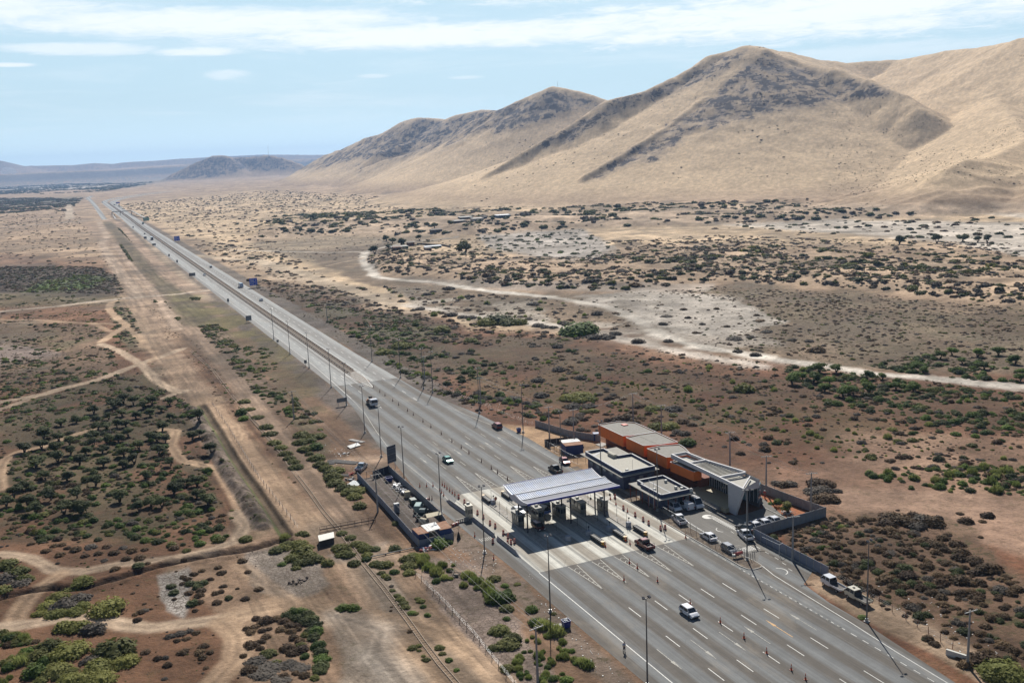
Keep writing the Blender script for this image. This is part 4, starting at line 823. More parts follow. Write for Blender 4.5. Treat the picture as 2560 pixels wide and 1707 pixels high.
# white roof frame
zt = 6.95
fr = MB(); fr.add([(125.6,190.8,zt),(125.1,162.4,zt-.05),(125.1,162.4,6.25),(125.6,190.8,5.85),(125.95,190.8,zt),(125.45,162.4,zt-.05),(125.45,162.4,6.25),(125.95,190.8,5.85)], [(0,1,2,3),(4,7,6,5),(0,4,5,1),(3,2,6,7),(0,3,7,4),(1,5,6,2)])
tp(fr).build('front_beam', M_WH, tb)
bl = MB(); pr = [(162.2,6.85),(167.6,6.7),(167.4,.1),(166.5,.0),(164.9,.0),(162.3,6.2)]
bl.profx(pr, 125.04, 125.52); tp(bl).build('slanted_pier', M_WH, tb)
for p, q, w, za, zb in (((125.8,190.6),(129.8,190.5),.3,6.2,6.9),((129.7,190.4),(130.2,181.5),.3,6.3,6.92),((126.2,183.2),(130.3,183.0),.35,6.3,6.9),((130.1,183),(132.5,171.2),.35,6.2,6.93),((125.6,171.4),(132.4,171.0),.35,6.3,6.88)):
    bq = MB(); bq.wallseg(p, q, w, za, zb); tp(bq).build('roof_beam', M_WH, tb)
lou = MB()
for i in range(14): lou.box((128.3+i*.085, 182.2-i*.8, 6.35), (4.2,.16,.22))
tp(lou).split('louvre', M('louvre_grey', (.40,.38,.33), .7, dirt=.2), tb)
tp(MB().prism([(126.0,190.3),(129.6,190.2),(130.1,183.2),(132.3,171.3),(132.2,166.6),(125.6,163.0)], 5.72, 5.84)).build('roof', M('white_roof', (.40,.385,.34), .8, dirt=.3), tb)
gb = MB(); gb.add([(125.3,162.3,6.9),(132.5,166.1,6.5),(132.6,171.3,6.5),(132.4,166.1,4.6),(125.4,162.3,6.3),(132.6,171.3,4.6)], [(0,1,3,4),(1,2,5,3)]); tp(gb).build('gable_panel', M_WH, tb)
bq = MB(); bq.wallseg((125.7,163.2),(131.8,168.6), .22, 6.3, 6.72); tp(bq).build('roof_beam', M_WH, tb)
tp(MB().prism([(130.0,181.2),(129.9,172.2),(132.3,166.4),(132.5,171.),(131.9,181.2)], 1.0, 5.72)).build('glazing', M_GLASS, tb)
mu = MB()
for i in range(11): mu.box((129.85, 181-i*.87, 3.35), (.12,.12,4.7))
for i in range(7): mu.box((130.0+i*.38, 171.9-i*.9, 2.8), (.1,.1,3.6))
tp(mu).split('mullion', M_WH, tb)
tp(MB().prism([(129.96,172.0),(132.36,166.3),(135.0,168.8),(133.2,172.2)], 1.02, 4.6)).build('corner_glazing', M('green_glass', (.13,.19,.21), .15, spec=.7), tb)
tp(MB().prism([(123.6,180.2),(123.9,167.0),(126.1,167.3),(129.0,168.4),(130.0,172.0),(130.0,182.4),(127.0,182.2)], 0, 1.0)).build('porch', M('porch_tile', (.42,.36,.24), .7, var=.08), tb)
stp = MB()
for k in range(5): stp.bb(123.7-.32*(k+1)+.0, 123.75, 168.5+.2*k, 176.8-.1*k, 0, .92-.17*k)
for k in range(5): stp.prism([(123.8,176.9+.1),(124.2-.25*k,176.9+.1),(126.4-.2*k,182.8+.25*k),(127.2,182.2)], 0, .915-.17*k)
tp(stp).build('steps', M('step_stone', (.25,.235,.215), .85, dirt=.3), tb)
tp(MB().prism([(132.4,166.1),(135.4,168.8),(136.0,171.5),(134.2,173.2),(131.9,173.5)], 0, 1.02)).build('plinth', M('plinth_dark', (.10,.09,.09), .8), tb)
# ------------------------------------------------------------------ vehicles (front faces +Y before turning)
def paint(nm, col=None, metal=.2): return M('paint_'+nm, col, .28, metal, var=.03, sc=1., coat=.6, dirt=.05)
PW = paint('white', (.66,.67,.70), 0.); PBK = paint('black', (.02,.022,.026)); PRD = paint('dark_red', (.11,.008,.009)); PTL = paint('teal', (.03,.21,.16)); PGR = paint('silver_grey', (.20,.21,.23), .4)
PRS = paint('faded_red', (.20,.03,.025)); PDG = paint('dark_grey', (.06,.065,.075), .4); PBL = paint('pale_blue', (.35,.42,.5), .2); PIV = paint('ivory', (.60,.56,.44), 0.)
M_HL = M('headlight', (.75,.75,.72), .1, spec=1., var=0); M_TL = M('taillight', (.35,.01,.01), .25, var=0); M_RIM = M('rim', (.40,.40,.42), .35, .8); M_TRIM = M('trim', (.03,.03,.032), .6)
M_SCREEN = M('car_glass', (.018,.024,.032), .06, spec=.9, var=0)
DIM = {'sedan': (4.45,1.74,1.44,.88,.80,(-1.95,1.05),(-1.15,.30)), 'hatch': (4.0,1.70,1.50,.92,.84,(-1.92,1.15),(-1.55,.40)), 'suv': (4.4,1.82,1.68,1.02,.98,(-2.10,1.15),(-1.80,.45)),
       'pickup': (5.15,1.82,1.76,1.06,1.02,(-.55,1.55),(-.40,.80)), 'mpv': (4.3,1.78,1.82,1.0,.95,(-2.10,1.45),(-2.0,.80)), 'panelvan': (5.5,1.98,2.35,1.2,1.15,(-2.68,2.15),(-2.6,1.30))}
def wheels(t, W, ys, r=.33, w=.22):
    for y in ys:
        for s in (-1, 1):
            o = MB().cyl((-w/2,0,0),(w/2,0,0),r,n=14).build('wheel', M_RUBBER, t); o.location = (s*(W/2-w/2+.015), y, r)
            MB().cyl((-w/2-.008 if s < 0 else w/2-.01,0,0),(-w/2+.01 if s < 0 else w/2+.008,0,0),r*.62,n=12).build('rim', M_RIM, o)
def car(name, label, kind, pnt, loc, rz=0., group=None, extra=None, cat='car', bedmat=None):
    L, W, Hh_, belt, hood, cb, ct = DIM[kind]; t = thing(name, label, cat, (loc[0], loc[1], loc[2] if len(loc) > 2 else .03), rz, group)
    f, r = L/2, -L/2; bed = kind == 'pickup'
    tr = {'sedan': [(r,.72),(r+.02,.90),(r+.62,.93)], 'hatch': [(r,.6),(r+.04,.95)], 'suv': [(r,.6),(r+.03,1.02)], 'mpv': [(r,.6),(r+.02,1.0)], 'panelvan': [(r,.6),(r+.02,1.2)], 'pickup': [(r,.62),(r,.66),(-.6,.66),(-.6,1.06)]}[kind]
    prof = [(r+.05,.34)]+tr+[(cb[0]+.1,belt),(cb[1],belt-.01),(cb[1]+.3,hood+.02),(f-.35,hood-.06),(f-.06,hood-.20),(f,.52),(f-.06,.28),(1.75 if kind != 'panelvan' else 2.2,.26),(-1.6,.26)]
    n = len(prof); b = MB(); st = ((-W/2+.07,1.),(-W/2,.0),(W/2,.0),(W/2-.07,1.))
    vs = []
    for x, inset_ in ((-W/2,0),(W/2,0)): vs += [(x*(1-.06*max(0,(z-.6))/.5), y, z) for y, z in prof]
    b.add(vs, [tuple(range(n)), tuple(range(2*n-1,n-1,-1))]+[(i,n+i,n+(i+1)%n,(i+1)%n) for i in range(n)]); b.build('body', pnt, t, bevel=.035)
    zr = Hh_; wb, wt = W/2-.05, W/2-.20
    g = MB(); g.add([(-wb,cb[0],belt-.02),(wb,cb[0],belt-.02),(wb,cb[1],belt-.02),(-wb,cb[1],belt-.02),(-wt,ct[0],zr-.05),(wt,ct[0],zr-.05),(wt,ct[1],zr-.05),(-wt,ct[1],zr-.05)], [(0,3,2,1),(4,5,6,7),(0,1,5,4),(1,2,6,5),(2,3,7,6),(3,0,4,7)]); g.build('glasshouse', M_SCREEN, t)
    rf = MB(); rf.add([(-wt-.03,ct[0]-.06,zr-.06),(wt+.03,ct[0]-.06,zr-.06),(wt+.03,ct[1]+.04,zr-.06),(-wt-.03,ct[1]+.04,zr-.06),(-wt+.08,ct[0]+.06,zr+.005),(wt-.08,ct[0]+.06,zr+.005),(wt-.08,ct[1]-.12,zr+.005),(-wt+.08,ct[1]-.12,zr+.005)], [(0,3,2,1),(4,5,6,7),(0,1,5,4),(1,2,6,5),(2,3,7,6),(3,0,4,7)]); rf.build('roof', pnt, t)
    def pil(y0, y1, wd=.05):
        for s in (-1, 1):
            MB().cyl((s*(wb+.005),y0,belt-.03),(s*(wt+.02),y1,zr-.05),wd,wd,5).build('pillar', pnt, t)
    pil(cb[0], ct[0], .06); pil(cb[1], ct[1], .035); ym = (cb[0]+cb[1])/2-.1; pil(ym, (ct[0]+ct[1])/2-.02, .035)
    if kind in ('mpv', 'panelvan') and extra != 'glazed':
        y1 = ym-.05
        for s in (-1, 1):
            MB().add([(s*(wb+.012),cb[0],belt-.05),(s*(wb+.012),y1,belt-.05),(s*(wt+.03),y1,zr-.04),(s*(wt+.03),ct[0],zr-.04)], [(0,1,2,3)]).build('side_panel', pnt, t)
        MB().add([(-wb,cb[0]-.015,belt-.05),(wb,cb[0]-.015,belt-.05),(wt,ct[0]-.03,zr-.04),(-wt,ct[0]-.03,zr-.04)], [(0,1,2,3)]).build('rear_door', pnt, t)
    if bed:
        for s in (-1, 1): MB().bb(s*(W/2-.04)-.05, s*(W/2-.04)+.05, r+.02, -.58, .62, 1.06).build('bed_side', pnt, t)
        MB().bb(-W/2+.04, W/2-.04, r, r+.08, .62, 1.05).build('tailgate', pnt, t); MB().bb(-W/2+.09, W/2-.09, r+.08, -.6, .665, .69).build('bed_floor', bedmat or M_BLK, t)
    for s in (-1, 1):
        MB().box((s*(W/2-.24), f-.06, hood-.24), (.34,.10,.15)).build('headlight', M_HL, t); MB().box((s*(W/2-.14), r+.02, .80), (.20,.08,.26 if kind != 'sedan' else .16)).build('taillight', M_TL, t)
        MB().box((s*(W/2+.07), cb[1]-.35, belt+.08), (.16,.10,.13)).build('mirror', pnt, t)
    MB().box((0, f-.01, .40), (W-.25,.08,.2)).build('front_grille', M_TRIM, t); MB().box((0, r+.01, .45), (W-.2,.08,.16)).build('rear_bumper', M_TRIM if bed else pnt, t)
    wheels(t, W, (-L/2+.85 if kind != 'pickup' else -1.65, L/2-.82), .33 if kind not in ('pickup','suv','panelvan') else .37)
    return t
PI = math.pi
car('estate_car', 'white hatchback with grey-blue bonnet driving towards the camera on the open asphalt', 'hatch', PW, (89.6,131.0), PI)
car('sedan_car', 'teal green saloon with pale roof driving towards the toll booths', 'sedan', PTL, (84.2,234.3), PI)
car('suv_car', 'dark red estate car coming out of the canopy shadow', 'hatch', PRD, (84.3,179.6,.03), PI)
car('suv_car', 'dark red people carrier driving away along the far right road edge', 'suv', PRS, (108.5,257.3), 0)
car('pickup_truck', 'black pickup truck leaving beyond the canopy', 'pickup', PBK, (104.9,212.0), 0)
car('sedan_car', 'faded red saloon parked at the kerb end beyond the canopy', 'sedan', PRS, (110.1,216.9), PI*.96)
pk = car('pickup_truck', 'dark red pickup with cargo frame leaving the concrete apron', 'pickup', PRD, (98.7,159.9), 0)
fr_ = MB(); fr_.wire([(-.8,-.7,1.05),(-.8,-.7,1.75),(.8,-.7,1.75),(.8,-.7,1.05)], .04); fr_.wire([(-.8,-2.4,1.05),(-.8,-2.4,1.5),(.8,-2.4,1.5),(.8,-2.4,1.05)], .04); fr_.build('cargo_frame', M_STEEL, pk)
car('hatchback_car', 'white car with hatch open to the windscreen behind the leftmost booth', 'sedan', PW, (84.5,190.3), PI)
v1 = car('minivan', 'white glazed minivan parked first from the left beside the navy office', 'mpv', PW, (115.6,174.6), PI*.985, extra='glazed', cat='van')
v2 = car('delivery_van', 'small white box van parked tail-first between the minivan and the tall van', 'mpv', PW, (118.2,173.8), 0.02, cat='van')
v3 = car('panel_van', 'tall white panel van with black roof rack by the porch steps', 'panelvan', PW, (120.6,174.0), PI*.985, cat='van')
rk = MB()
for i in range(4): rk.box((0,-1.7+i*.8,2.42), (1.5,.09,.06))
for s in (-1,1): rk.box((s*.7,-.5,2.41), (.06,2.8,.06))
rk.split('roof_rack_bar', M_TRIM, v3)
car('pickup_truck', 'white pickup with open black bed parked by the lot fence', 'pickup', PW, (112.3,167.6), -.22)
car('sedan_car', 'white saloon parked along the lot fence', 'sedan', PW, (112.2,156.9), -.04)
car('hatchback_car', 'silver-grey hatchback with dark side parked near the end of the lot fence', 'hatch', PGR, (111.9,149.2+.3), PI-.05)
car('pickup_truck', 'white pickup parked against the concrete wall corner', 'pickup', PW, (119.0,153.6), -.25)
car('sedan_car', 'dark grey saloon with red rear behind the wall corner', 'sedan', PDG, (121.6,156.9), .25)
for i, (x, q) in enumerate(((124.0,'left one of three'),(126.6,'middle one of three'),(129.3,'right one of three'))): car('sedan_car', 'white car parked nose-in behind the concrete wall, %s' % q, 'sedan', PW, (x, 157.3+.15*i), -.05, 'white cars parked behind the wall')
lp = G('A3',478,430); car('pickup_truck', 'old pale blue pickup standing on the dirt by the yard gate', 'pickup', PBL, (lp[0], lp[1]), -.62, bedmat=M('bed_grey', (.25,.26,.28), .7))
# double-cab flatbed lorries
def flatbed(label, loc, rz, pnt):
    t = thing('flatbed_truck', label, 'truck', loc, rz, 'double-cab flatbed trucks on the verge')
    MB().profx([(.15,.45),(2.5,.45),(2.62,.75),(2.60,1.25),(2.2,1.30),(1.95,1.34),(.15,1.34)], -.83, .83).build('cab', pnt, t, bevel=.04)
    MB().add([(-.80,.17,1.32),(.80,.17,1.32),(.80,2.50,1.28),(-.80,2.50,1.28),(-.70,.22,1.96),(.70,.22,1.96),(.70,1.95,1.96),(-.70,1.95,1.96)], [(0,3,2,1),(4,5,6,7),(0,1,5,4),(1,2,6,5),(2,3,7,6),(3,0,4,7)]).build('glasshouse', M_SCREEN, t)
    MB().box((0,1.08,1.99), (1.52,1.9,.09)).build('roof', pnt, t, bevel=.03)
    for y0, y1, yt in ((.2,.2,.24),(1.2,1.2,1.2),(2.48,2.48,1.97)):
        for s in (-1, 1): MB().cyl((s*.82,y0,1.3),(s*.72,yt,1.96),.06,.06,5).build('pillar', pnt, t)
    MB().bb(-.86,.86,-2.6,.08,.72,.80).build('bed', M('bed_planks', (.10,.09,.085), .8), t)
    for s in (-1, 1): MB().bb(s*.86-.03,s*.86+.03,-2.6,.08,.72,1.08).build('side_board', pnt, t)
    MB().bb(-.84,.84,-2.66,-2.6,.72,1.08).build('tailboard', pnt, t); MB().bb(-.8,.8,.0,.07,.75,1.55).build('headboard_frame', M_STEEL, t); MB().bb(-.4,.4,-2.5,.2,.5,.7).build('chassis', M_TRIM, t)
    for s in (-1, 1): MB().box((s*.6,2.62,.72),(.3,.06,.18)).build('headlight', M_HL, t); MB().box((s*.7,-2.67,.66),(.2,.06,.12)).build('taillight', M_TL, t); MB().box((s*.98,2.3,1.4),(.12,.1,.3)).build('mirror', M_TRIM, t)
    wheels(t, 1.66, (-1.6,1.75), .34); return t
flatbed('white double-cab flatbed truck parked next to the end of the concrete wall', (117.9,126.9,.05), -.03, PW)
fb = flatbed('cream-roofed double-cab flatbed truck parked behind the thin lamp mast', (118.05,121.0,.05), -.03, PIV)
MB().box((0,1.1,2.1),(.35,.3,.14)).build('roof_vent', M_TRIM, fb)
# loaded lorry
t = thing('cargo_truck', 'white-cab lorry with orange and dark load driving towards the tolls', 'truck', (84.3,305.6,.03), PI)
MB().profx([(1.2,.5),(3.2,.5),(3.3,1.2),(3.2,2.2),(2.9,2.5),(1.2,2.5)], -1.15, 1.15).build('cab', PW, t, bevel=.06); MB().add([(-1.05,3.31,1.35),(1.05,3.31,1.35),(1.0,3.23,2.25),(-1.0,3.23,2.25)],[(0,1,2,3)]).build('windscreen', M_SCREEN, t)
for s in (-1,1): MB().box((s*1.155,2.3,1.8),(.02,1.1,.6)).build('side_window', M_SCREEN, t); MB().box((s*1.3,3.1,1.9),(.15,.15,.45)).build('mirror', M_TRIM, t); MB().box((s*.85,3.31,.8),(.35,.06,.2)).build('headlight', M_HL, t)
MB().bb(-1.2,1.2,-3.4,1.05,1.0,1.2).build('deck', M('deck_wood', (.22,.12,.07), .8), t); MB().bb(-.5,.5,-3.3,2.6,.5,1.0).build('chassis', M_TRIM, t)
MB().bb(-.9,.9,-2.6,-.8,1.2,1.75).build('load', M('load_orange', (.42,.17,.08), .8), t); MB().bb(-1.,.2,-3.2,-2.6,1.2,2.4).build('machine', M_BLK, t, bevel=.1); MB().bb(.3,1.,-.7,.6,1.2,2.1).build('tool_crate', M_TRIM, t)
MB().cyl((.5,.5,1.2),(.5,.5,2.9),.12,n=8).build('crane_post', M_BLK, t); MB().wire([(.5,.5,2.9),(-.6,-1.6,2.5),(-.7,-2.6,1.8)],.1).build('crane_arm', M_BLK, t); wheels(t, 2.2, (-2.6,-1.6,2.2), .48, .3)
# coach
t = thing('coach_bus', 'white and blue coach waiting under the canopy between two booths', 'bus', (89.25,191.9,.03), PI)
pr = [(-6,.35),(6,.35),(6.12,1.0),(6.05,2.2),(5.7,3.35),(5.3,3.6),(-5.9,3.6),(-6.05,3.2)]
MB().profx(pr, -1.25, 1.25).build('body', PW, t, bevel=.08); MB().add([(-1.12,6.13,1.15),(1.12,6.13,1.15),(1.08,6.08,2.2),(.98,5.80,3.15),(-.98,5.80,3.15),(-1.08,6.08,2.2)],[(0,1,2,3,4,5)]).build('windscreen', M_SCREEN, t)
MB().box((0,6.13,.75),(2.45,.10,.62)).build('front_panel', paint('coach_blue', (.05,.13,.42)), t); MB().box((0,5.82,3.2),(1.0,.06,.22)).build('destination_display', M('display_red', (.5,.05,.03), .5), t)
for s in (-1,1):
    MB().box((s*1.262,-.3,2.35),(.03,10.6,1.0)).build('side_window', M_SCREEN, t); MB().box((s*1.264,-2.5,1.1),(.03,6,.9)).build('blue_panel', paint('coach_blue'), t)
    MB().box((s*.95,6.17,.62),(.35,.08,.18)).build('headlight', M_HL, t); MB().wire([(s*1.2,6.0,3.1),(s*1.45,6.45,2.7),(s*1.45,6.45,2.2)],.06).build('mirror', M_TRIM, t)
MB().box((0,-2.5,3.7),(1.5,2.,.2)).build('roof_unit', PW, t, bevel=.04); wheels(t, 2.44, (-3.6,3.6), .5, .3)
# far traffic
for lab, kind, p, px, rz, nm, ct_ in (
    ('small white car on the far right carriageway just past the blue sign','sedan',PW,('E2',800,585),0,'sedan_car','car'),
    ('pale blue van on the right carriageway beside the blue sign','panelvan',PBL,('E2',535,408),0,'panel_van','van'),
    ('grey car far up the right carriageway above the blue van','hatch',PGR,('E2',142,152),0,'hatchback_car','car'),
    ('white car on the left carriageway near the grey road signs','hatch',PW,('E2',58,256),PI,'hatchback_car','car'),
    ('dark small car far ahead of the bus on the left carriageway','hatch',PBK,('E1',1057,692),PI,'hatchback_car','car'),
    ('green lorry far away on the right carriageway next to the green sign','panelvan',paint('lorry_green',(.02,.12,.09)),('E1',1030,526),0,'delivery_truck','truck'),
    ('tiny dark car on the far bend of the right carriageway','suv',PBK,('E1',563,220),0,'suv_car','car'),
    ('tiny white van turning through the far bend','panelvan',PW,('E1',370,175),PI,'panel_van','van'),
    ('white car waiting on the slip road by the footbridge','hatch',PW,('E1',575,408),PI,'hatchback_car','car'),
    ('dark car waiting on the slip road below the footbridge','hatch',PBK,('E1',562,385),PI,'hatchback_car','car')):
    x, y = G(*px); o = car(nm, lab, kind, p, (x, y, .04), rz, cat=ct_)
    if 'lorry' in lab or 'pale blue van' in lab: o.scale = (1.25, 1.25, 1.25)
t = thing('coach_bus', 'far white-roofed dark bus coming down the left carriageway', 'bus', (*G('E1',1175,785), .04), PI)
MB().bb(-1.25,1.25,-6,6,.35,3.3).build('body', PDG, t, bevel=.08); MB().bb(-1.2,1.2,-5.9,5.9,3.3,3.65).build('roof', PW, t, bevel=.08); MB().box((0,6.02,2.2),(2.2,.05,1.6)).build('windscreen', M_SCREEN, t); wheels(t, 2.44, (-3.6,3.6), .5, .3)

# ------------------------------------------------------------------ cones and drums
def cone(x, y, lab, grp, col='cone_orange', dark=False, lean=0., s=1.):
    t = thing('traffic_cone', lab, 'traffic cone', (x, y, .03), random.uniform(0, 1.5), grp, s)
    MB().lathe([(.23,.0),(.24,.04),(.165,.07),(.105,.45),(.05,.9),(.035,1.08)], 10).build('cone', M('cone_orange') if not dark else M('cone_dark', (.16,.03,.02), .6), t)
    MB().bb(-.26,.26,-.26,.26,0,.045).build('base', M_BLK, t)
    for z0, z1, r0, r1 in ((.52,.66,.104,.083),): MB().lathe([(r0,z0),(r1,z1)], 10).build('reflective_band', M_STRIPE if not dark else M('band_dark', (.20,.19,.18), .5), t)
    return t
dk = cone(91.9, 329.8, 'dark traffic cone in the long row dividing the upper roadway', 'cones in the row above the plaza', dark=True)
for y in (321.6,315.5,306.7,300.4,291.1,285.4,276.1,268.9,260.0,251.3,244,238.3,229.5,222.9,218.8,212.6): dup(dk, (91.85, y, .03))
LC = 'orange cone in the row dividing the near roadway below the plaza'
oc = cone(91.9, 154.6, LC, 'cones in the row below the plaza')
for c_, x, y in (('C1',1360,485),('C1',1535,600),('C1',1818,795),('C1',2078,955),('C1',2282,1090),('C1',1245,590),('D4',105,1020),('D4',400,1215),('D4',722,1435),('D4',908,1560)):
    p = G(c_, x, y); dup(oc, (p[0], p[1], .03))
dup(oc, (*G('D2',325,1040), .03)) if False else None
for c_, x, y, l in (('D3',1850,350,'orange cone beside the middle crash cushion'),('D2',335,800,'orange cone beside the fourth crash cushion'),('D2',392,840,'orange cone right of the fourth crash cushion'),('D2',1120,755,'orange cone at the right corner of the concrete apron'),
    ('F3',692,705,'orange cone by the zebra crossing next to an orange drum'),('F3',803,815,'orange cone just below the zebra crossing'),('F3',1035,960,'orange cone between two drums right of the fifth island'),
    ('C1',118,405,'orange cone on the dirt verge left of the bypass lane'),('A1',320,1105,'orange cone at the left edge of the bypass lane')):
    p = G(c_, x, y); cone(p[0], p[1], l, None)
fc = cone(*G('E4',325,1415), 'orange cone in the cluster closing the left lanes above the apron', 'cones closing the left lanes')
for x, y in ((437,1412),(540,1405),(650,1465),(680,1515),(715,1560),(692,1388),(730,1412),(768,1448),(813,1485),(855,1520),(897,1552)): dup(fc, (*G('E4',x,y), .03))
dc = cone(*G('A3',1262,780), 'thin dark cone beside the tipped plastic drum', 'dark cones by the tipped drum', dark=True); dup(dc, (*G('A3',1292,778), .03))
def drum(x, y, lab, grp=None):
    t = thing('traffic_drum', lab, 'traffic drum', (x, y, .03), 0, grp)
    MB().lathe([(.30,.0),(.31,.08),(.27,.09),(.265,.42),(.24,.44),(.235,.75),(.21,.77),(.20,.98),(.12,1.0)], 12).build('barrel', M('drum_orange', (.42,.07,.03), .6, var=.15), t)
    MB().lathe([(.272,.46-.22),(.27,.34)], 12).build('reflective_band', M_STRIPE, t); MB().lathe([(.243,.56),(.241,.66)], 12).build('reflective_band', M_STRIPE, t)
    MB().lathe([(.35,0),(.35,.05)], 12).build('base_ring', M_BLK, t); MB().box((0,0,1.03),(.26,.05,.07)).build('handle', M('drum_orange'), t); return t
d0 = drum(*G('A1',172,755), 'orange drum in the row right of the left concrete barriers', 'orange drums along the left barriers')
for x, y in ((225,800),(345,900),(398,940),(460,995),(508,1022),(582,1085),(625,1118),(622,1178),(652,1172),(684,1165)): dup(d0, (*G('A1',x,y), .03))
drum(*G('A1',486,1165), 'single orange drum in the bypass lane beside the barrier gap')
d1 = drum(*G('F3',783,685), 'orange drum in the row along the right kerb of the apron', 'orange drums along the right kerb')
for x, y in ((952,910),(1190,1045),(1350,1140),(1460,1215),(1700,1320),(1793,1305)): dup(d1, (*G('F3',x,y), .03))
# ------------------------------------------------------------------ the walking person
def person(name, label, loc, rz, top, legs, skin=(.30,.17,.11)):
    t = thing(name, label, 'person', loc, rz)
    J = {'pel':(0,0,.95),'sp':(0,.02,1.2),'ch':(0,.03,1.38),'nk':(0,.03,1.52),'hd':(0,.05,1.64),'ht':(0,.04,1.74),'sl':(-.19,.03,1.42),'el':(-.25,-.05,1.15),'hl':(-.24,.05,.90),'sr':(.19,.03,1.42),'er':(.26,.06,1.15),'hr':(.23,.20,.94),
         'kl':(-.10,.14,.52),'al':(-.10,.02,.09),'tl':(-.10,.18,.04),'kr':(.10,.0,.52),'ar':(.10,-.26,.14),'tr':(.10,-.14,.04)}
    E = [('pel','sp'),('sp','ch'),('ch','nk'),('nk','hd'),('hd','ht'),('ch','sl'),('sl','el'),('el','hl'),('ch','sr'),('sr','er'),('er','hr'),('pel','kl'),('kl','al'),('al','tl'),('pel','kr'),('kr','ar'),('ar','tr')]
    R = dict(pel=.145,sp=.13,ch=.155,nk=.06,hd=.095,ht=.075,sl=.075,el=.05,hl=.035,sr=.075,er=.05,hr=.035,kl=.075,al=.05,tl=.04,kr=.075,ar=.05,tr=.04)
    def skin_obj(nm, edges, mat, grow=0., root='pel'):
        ks = sorted({k for e in edges for k in e}, key=lambda k: (k != root, k)); me = bpy.data.meshes.new(nm); me.from_pydata([J[k] for k in ks], [(ks.index(a), ks.index(b)) for a, b in edges], [])
        o = bpy.data.objects.new(nm, me); COL.objects.link(o); o.parent = t; sm = o.modifiers.new('skin', 'SKIN'); o.modifiers.new('sub', 'SUBSURF').levels = 1; o.modifiers['sub'].render_levels = 1
        for i, k in enumerate(ks): me.skin_vertices[0].data[i].radius = (R[k]+grow,)*2
        me.skin_vertices[0].data[0].use_root = True; me.materials.append(mat); return o
    skin_obj('body', E, M('skin', skin, .6)); skin_obj('shirt', [('pel','sp'),('sp','ch'),('ch','sl'),('sl','el'),('ch','sr'),('sr','er')], top, .018); skin_obj('trousers', [('pel','kl'),('kl','al'),('pel','kr'),('kr','ar')], legs, .016)
    MB().lathe([(.10,0),(.115,.06),(.09,.13),(.02,.15)], 10, (0,.03,1.66)).build('hair', M('hair', (.02,.017,.015), .8), t)
    for k, dy in (('tl',0),('tr',0)): MB().box((J[k][0], J[k][1]-.04, .05), (.11,.28,.10)).build('shoe', M_BLK, t, bevel=.02)
    return t
pp = person('person', 'person in pale shirt and dark trousers walking down the left edge line', (73.3,125.5,.03), 2.9, M('shirt_pale', (.36,.40,.52), .8), M('trousers_navy', (.02,.025,.05), .8))
MB().box((0,-.12,1.28),(.3,.06,.34)).build('dark_vest', M('vest', (.04,.05,.11), .8), pp, bevel=.02)
pp2 = person('person', 'person in red top and white cap standing by the garden wall', (137.3,170.3,.05), 2.2, M('shirt_red', (.50,.03,.02), .8), M('trousers_red', (.30,.03,.03), .8)); pp2.scale = (1.15, 1.15, 1.0)
MB().lathe([(.12,0),(.13,.06),(.05,.12)], 10, (0,.03,1.70)).build('cap', M_STRIPE, pp2)
# ------------------------------------------------------------------ concrete panel walls: thing > panel, post
M_PANEL = M('wall_panel', (.27,.265,.275), .85, var=.14, sc=1.1, dirt=.4); M_PAN2 = M('wall_panel_blue', (.22,.235,.29), .8, var=.1, sc=1.1, dirt=.25); M_POST = M('wall_post', (.33,.32,.30), .85, dirt=.4)
def panel_wall(lab, pts, h=2.0, step=2.0, mat=M_PANEL, th=.06, name='concrete_panel_wall', seam=True):
    x0, y0 = pts[0]; t = thing(name, lab, 'wall', (x0, y0, 0))
    for p, q in zip(pts[:-1], pts[1:]):
        dx, dy = q[0]-p[0], q[1]-p[1]; L = math.hypot(dx, dy); n = max(1, round(L/step)); a = math.atan2(dy, dx)
        for i in range(n+1):
            if i == n and q is not pts[-1]: continue
            MB().box((p[0]+dx*i/n-x0, p[1]+dy*i/n-y0, h/2+.03), (.14,.16,h+.06), a).build('post', M_POST, t)
        for i in range(n):
            cx, cy = p[0]+dx*(i+.5)/n-x0, p[1]+dy*(i+.5)/n-y0; b = MB(); k = 4 if seam else 1
            for j in range(k): b.box((cx, cy, h*(j+.5)/k), (L/n-.12, th+(.012 if j % 2 else 0), h/k-.012), a)
            b.build('panel', mat, t)
    return t
panel_wall('blue-grey concrete panel wall running from the parked pickup to the flatbed trucks', [(120.35,152.4),(120.35,131.0)], 2.1, 1.95, M_PAN2)
panel_wall('grey concrete panel wall behind the parked white cars, throwing a deep shadow', [(120.6,153.0),(140.9,154.5)], 2.2, 1.85)
panel_wall('grey concrete panel wall along the garden bed, right of the terminal', [(140.9,154.7),(139.9,163),(138.9,174),(138.0,186),(136.9,206),(136.2,226)], 2.1, 2.0)
panel_wall('grey concrete panel wall beyond the blue container cabin', [(119.0,252.8),(120.7,245.0),(122.4,237.6),(127.3,228.8)], 1.9, 1.8)
panel_wall('long left wall of the fenced yard, seen from outside', [(59.3,233.4),(58.9,208),(58.4,183.4)], 1.75, 1.7, M_PAN2)
panel_wall('right wall of the fenced yard beside the road verge', [(67.9,234.0),(68.05,215),(68.05,196.2),(66.3,183.6)], 1.75, 1.7)
panel_wall('short near wall of the yard below the blue containers', [(66.2,183.45),(58.5,183.3)], 1.5, 1.9, M_PAN2)
t = panel_wall('dark solid metal gate leaf between yard and billboard', [(67.8,234.1),(63.0,231.8)], 1.9, 1.6, M('gate_dark', (.055,.055,.075), .7), name='yard_gate', seam=False)
t['category'] = 'gate'
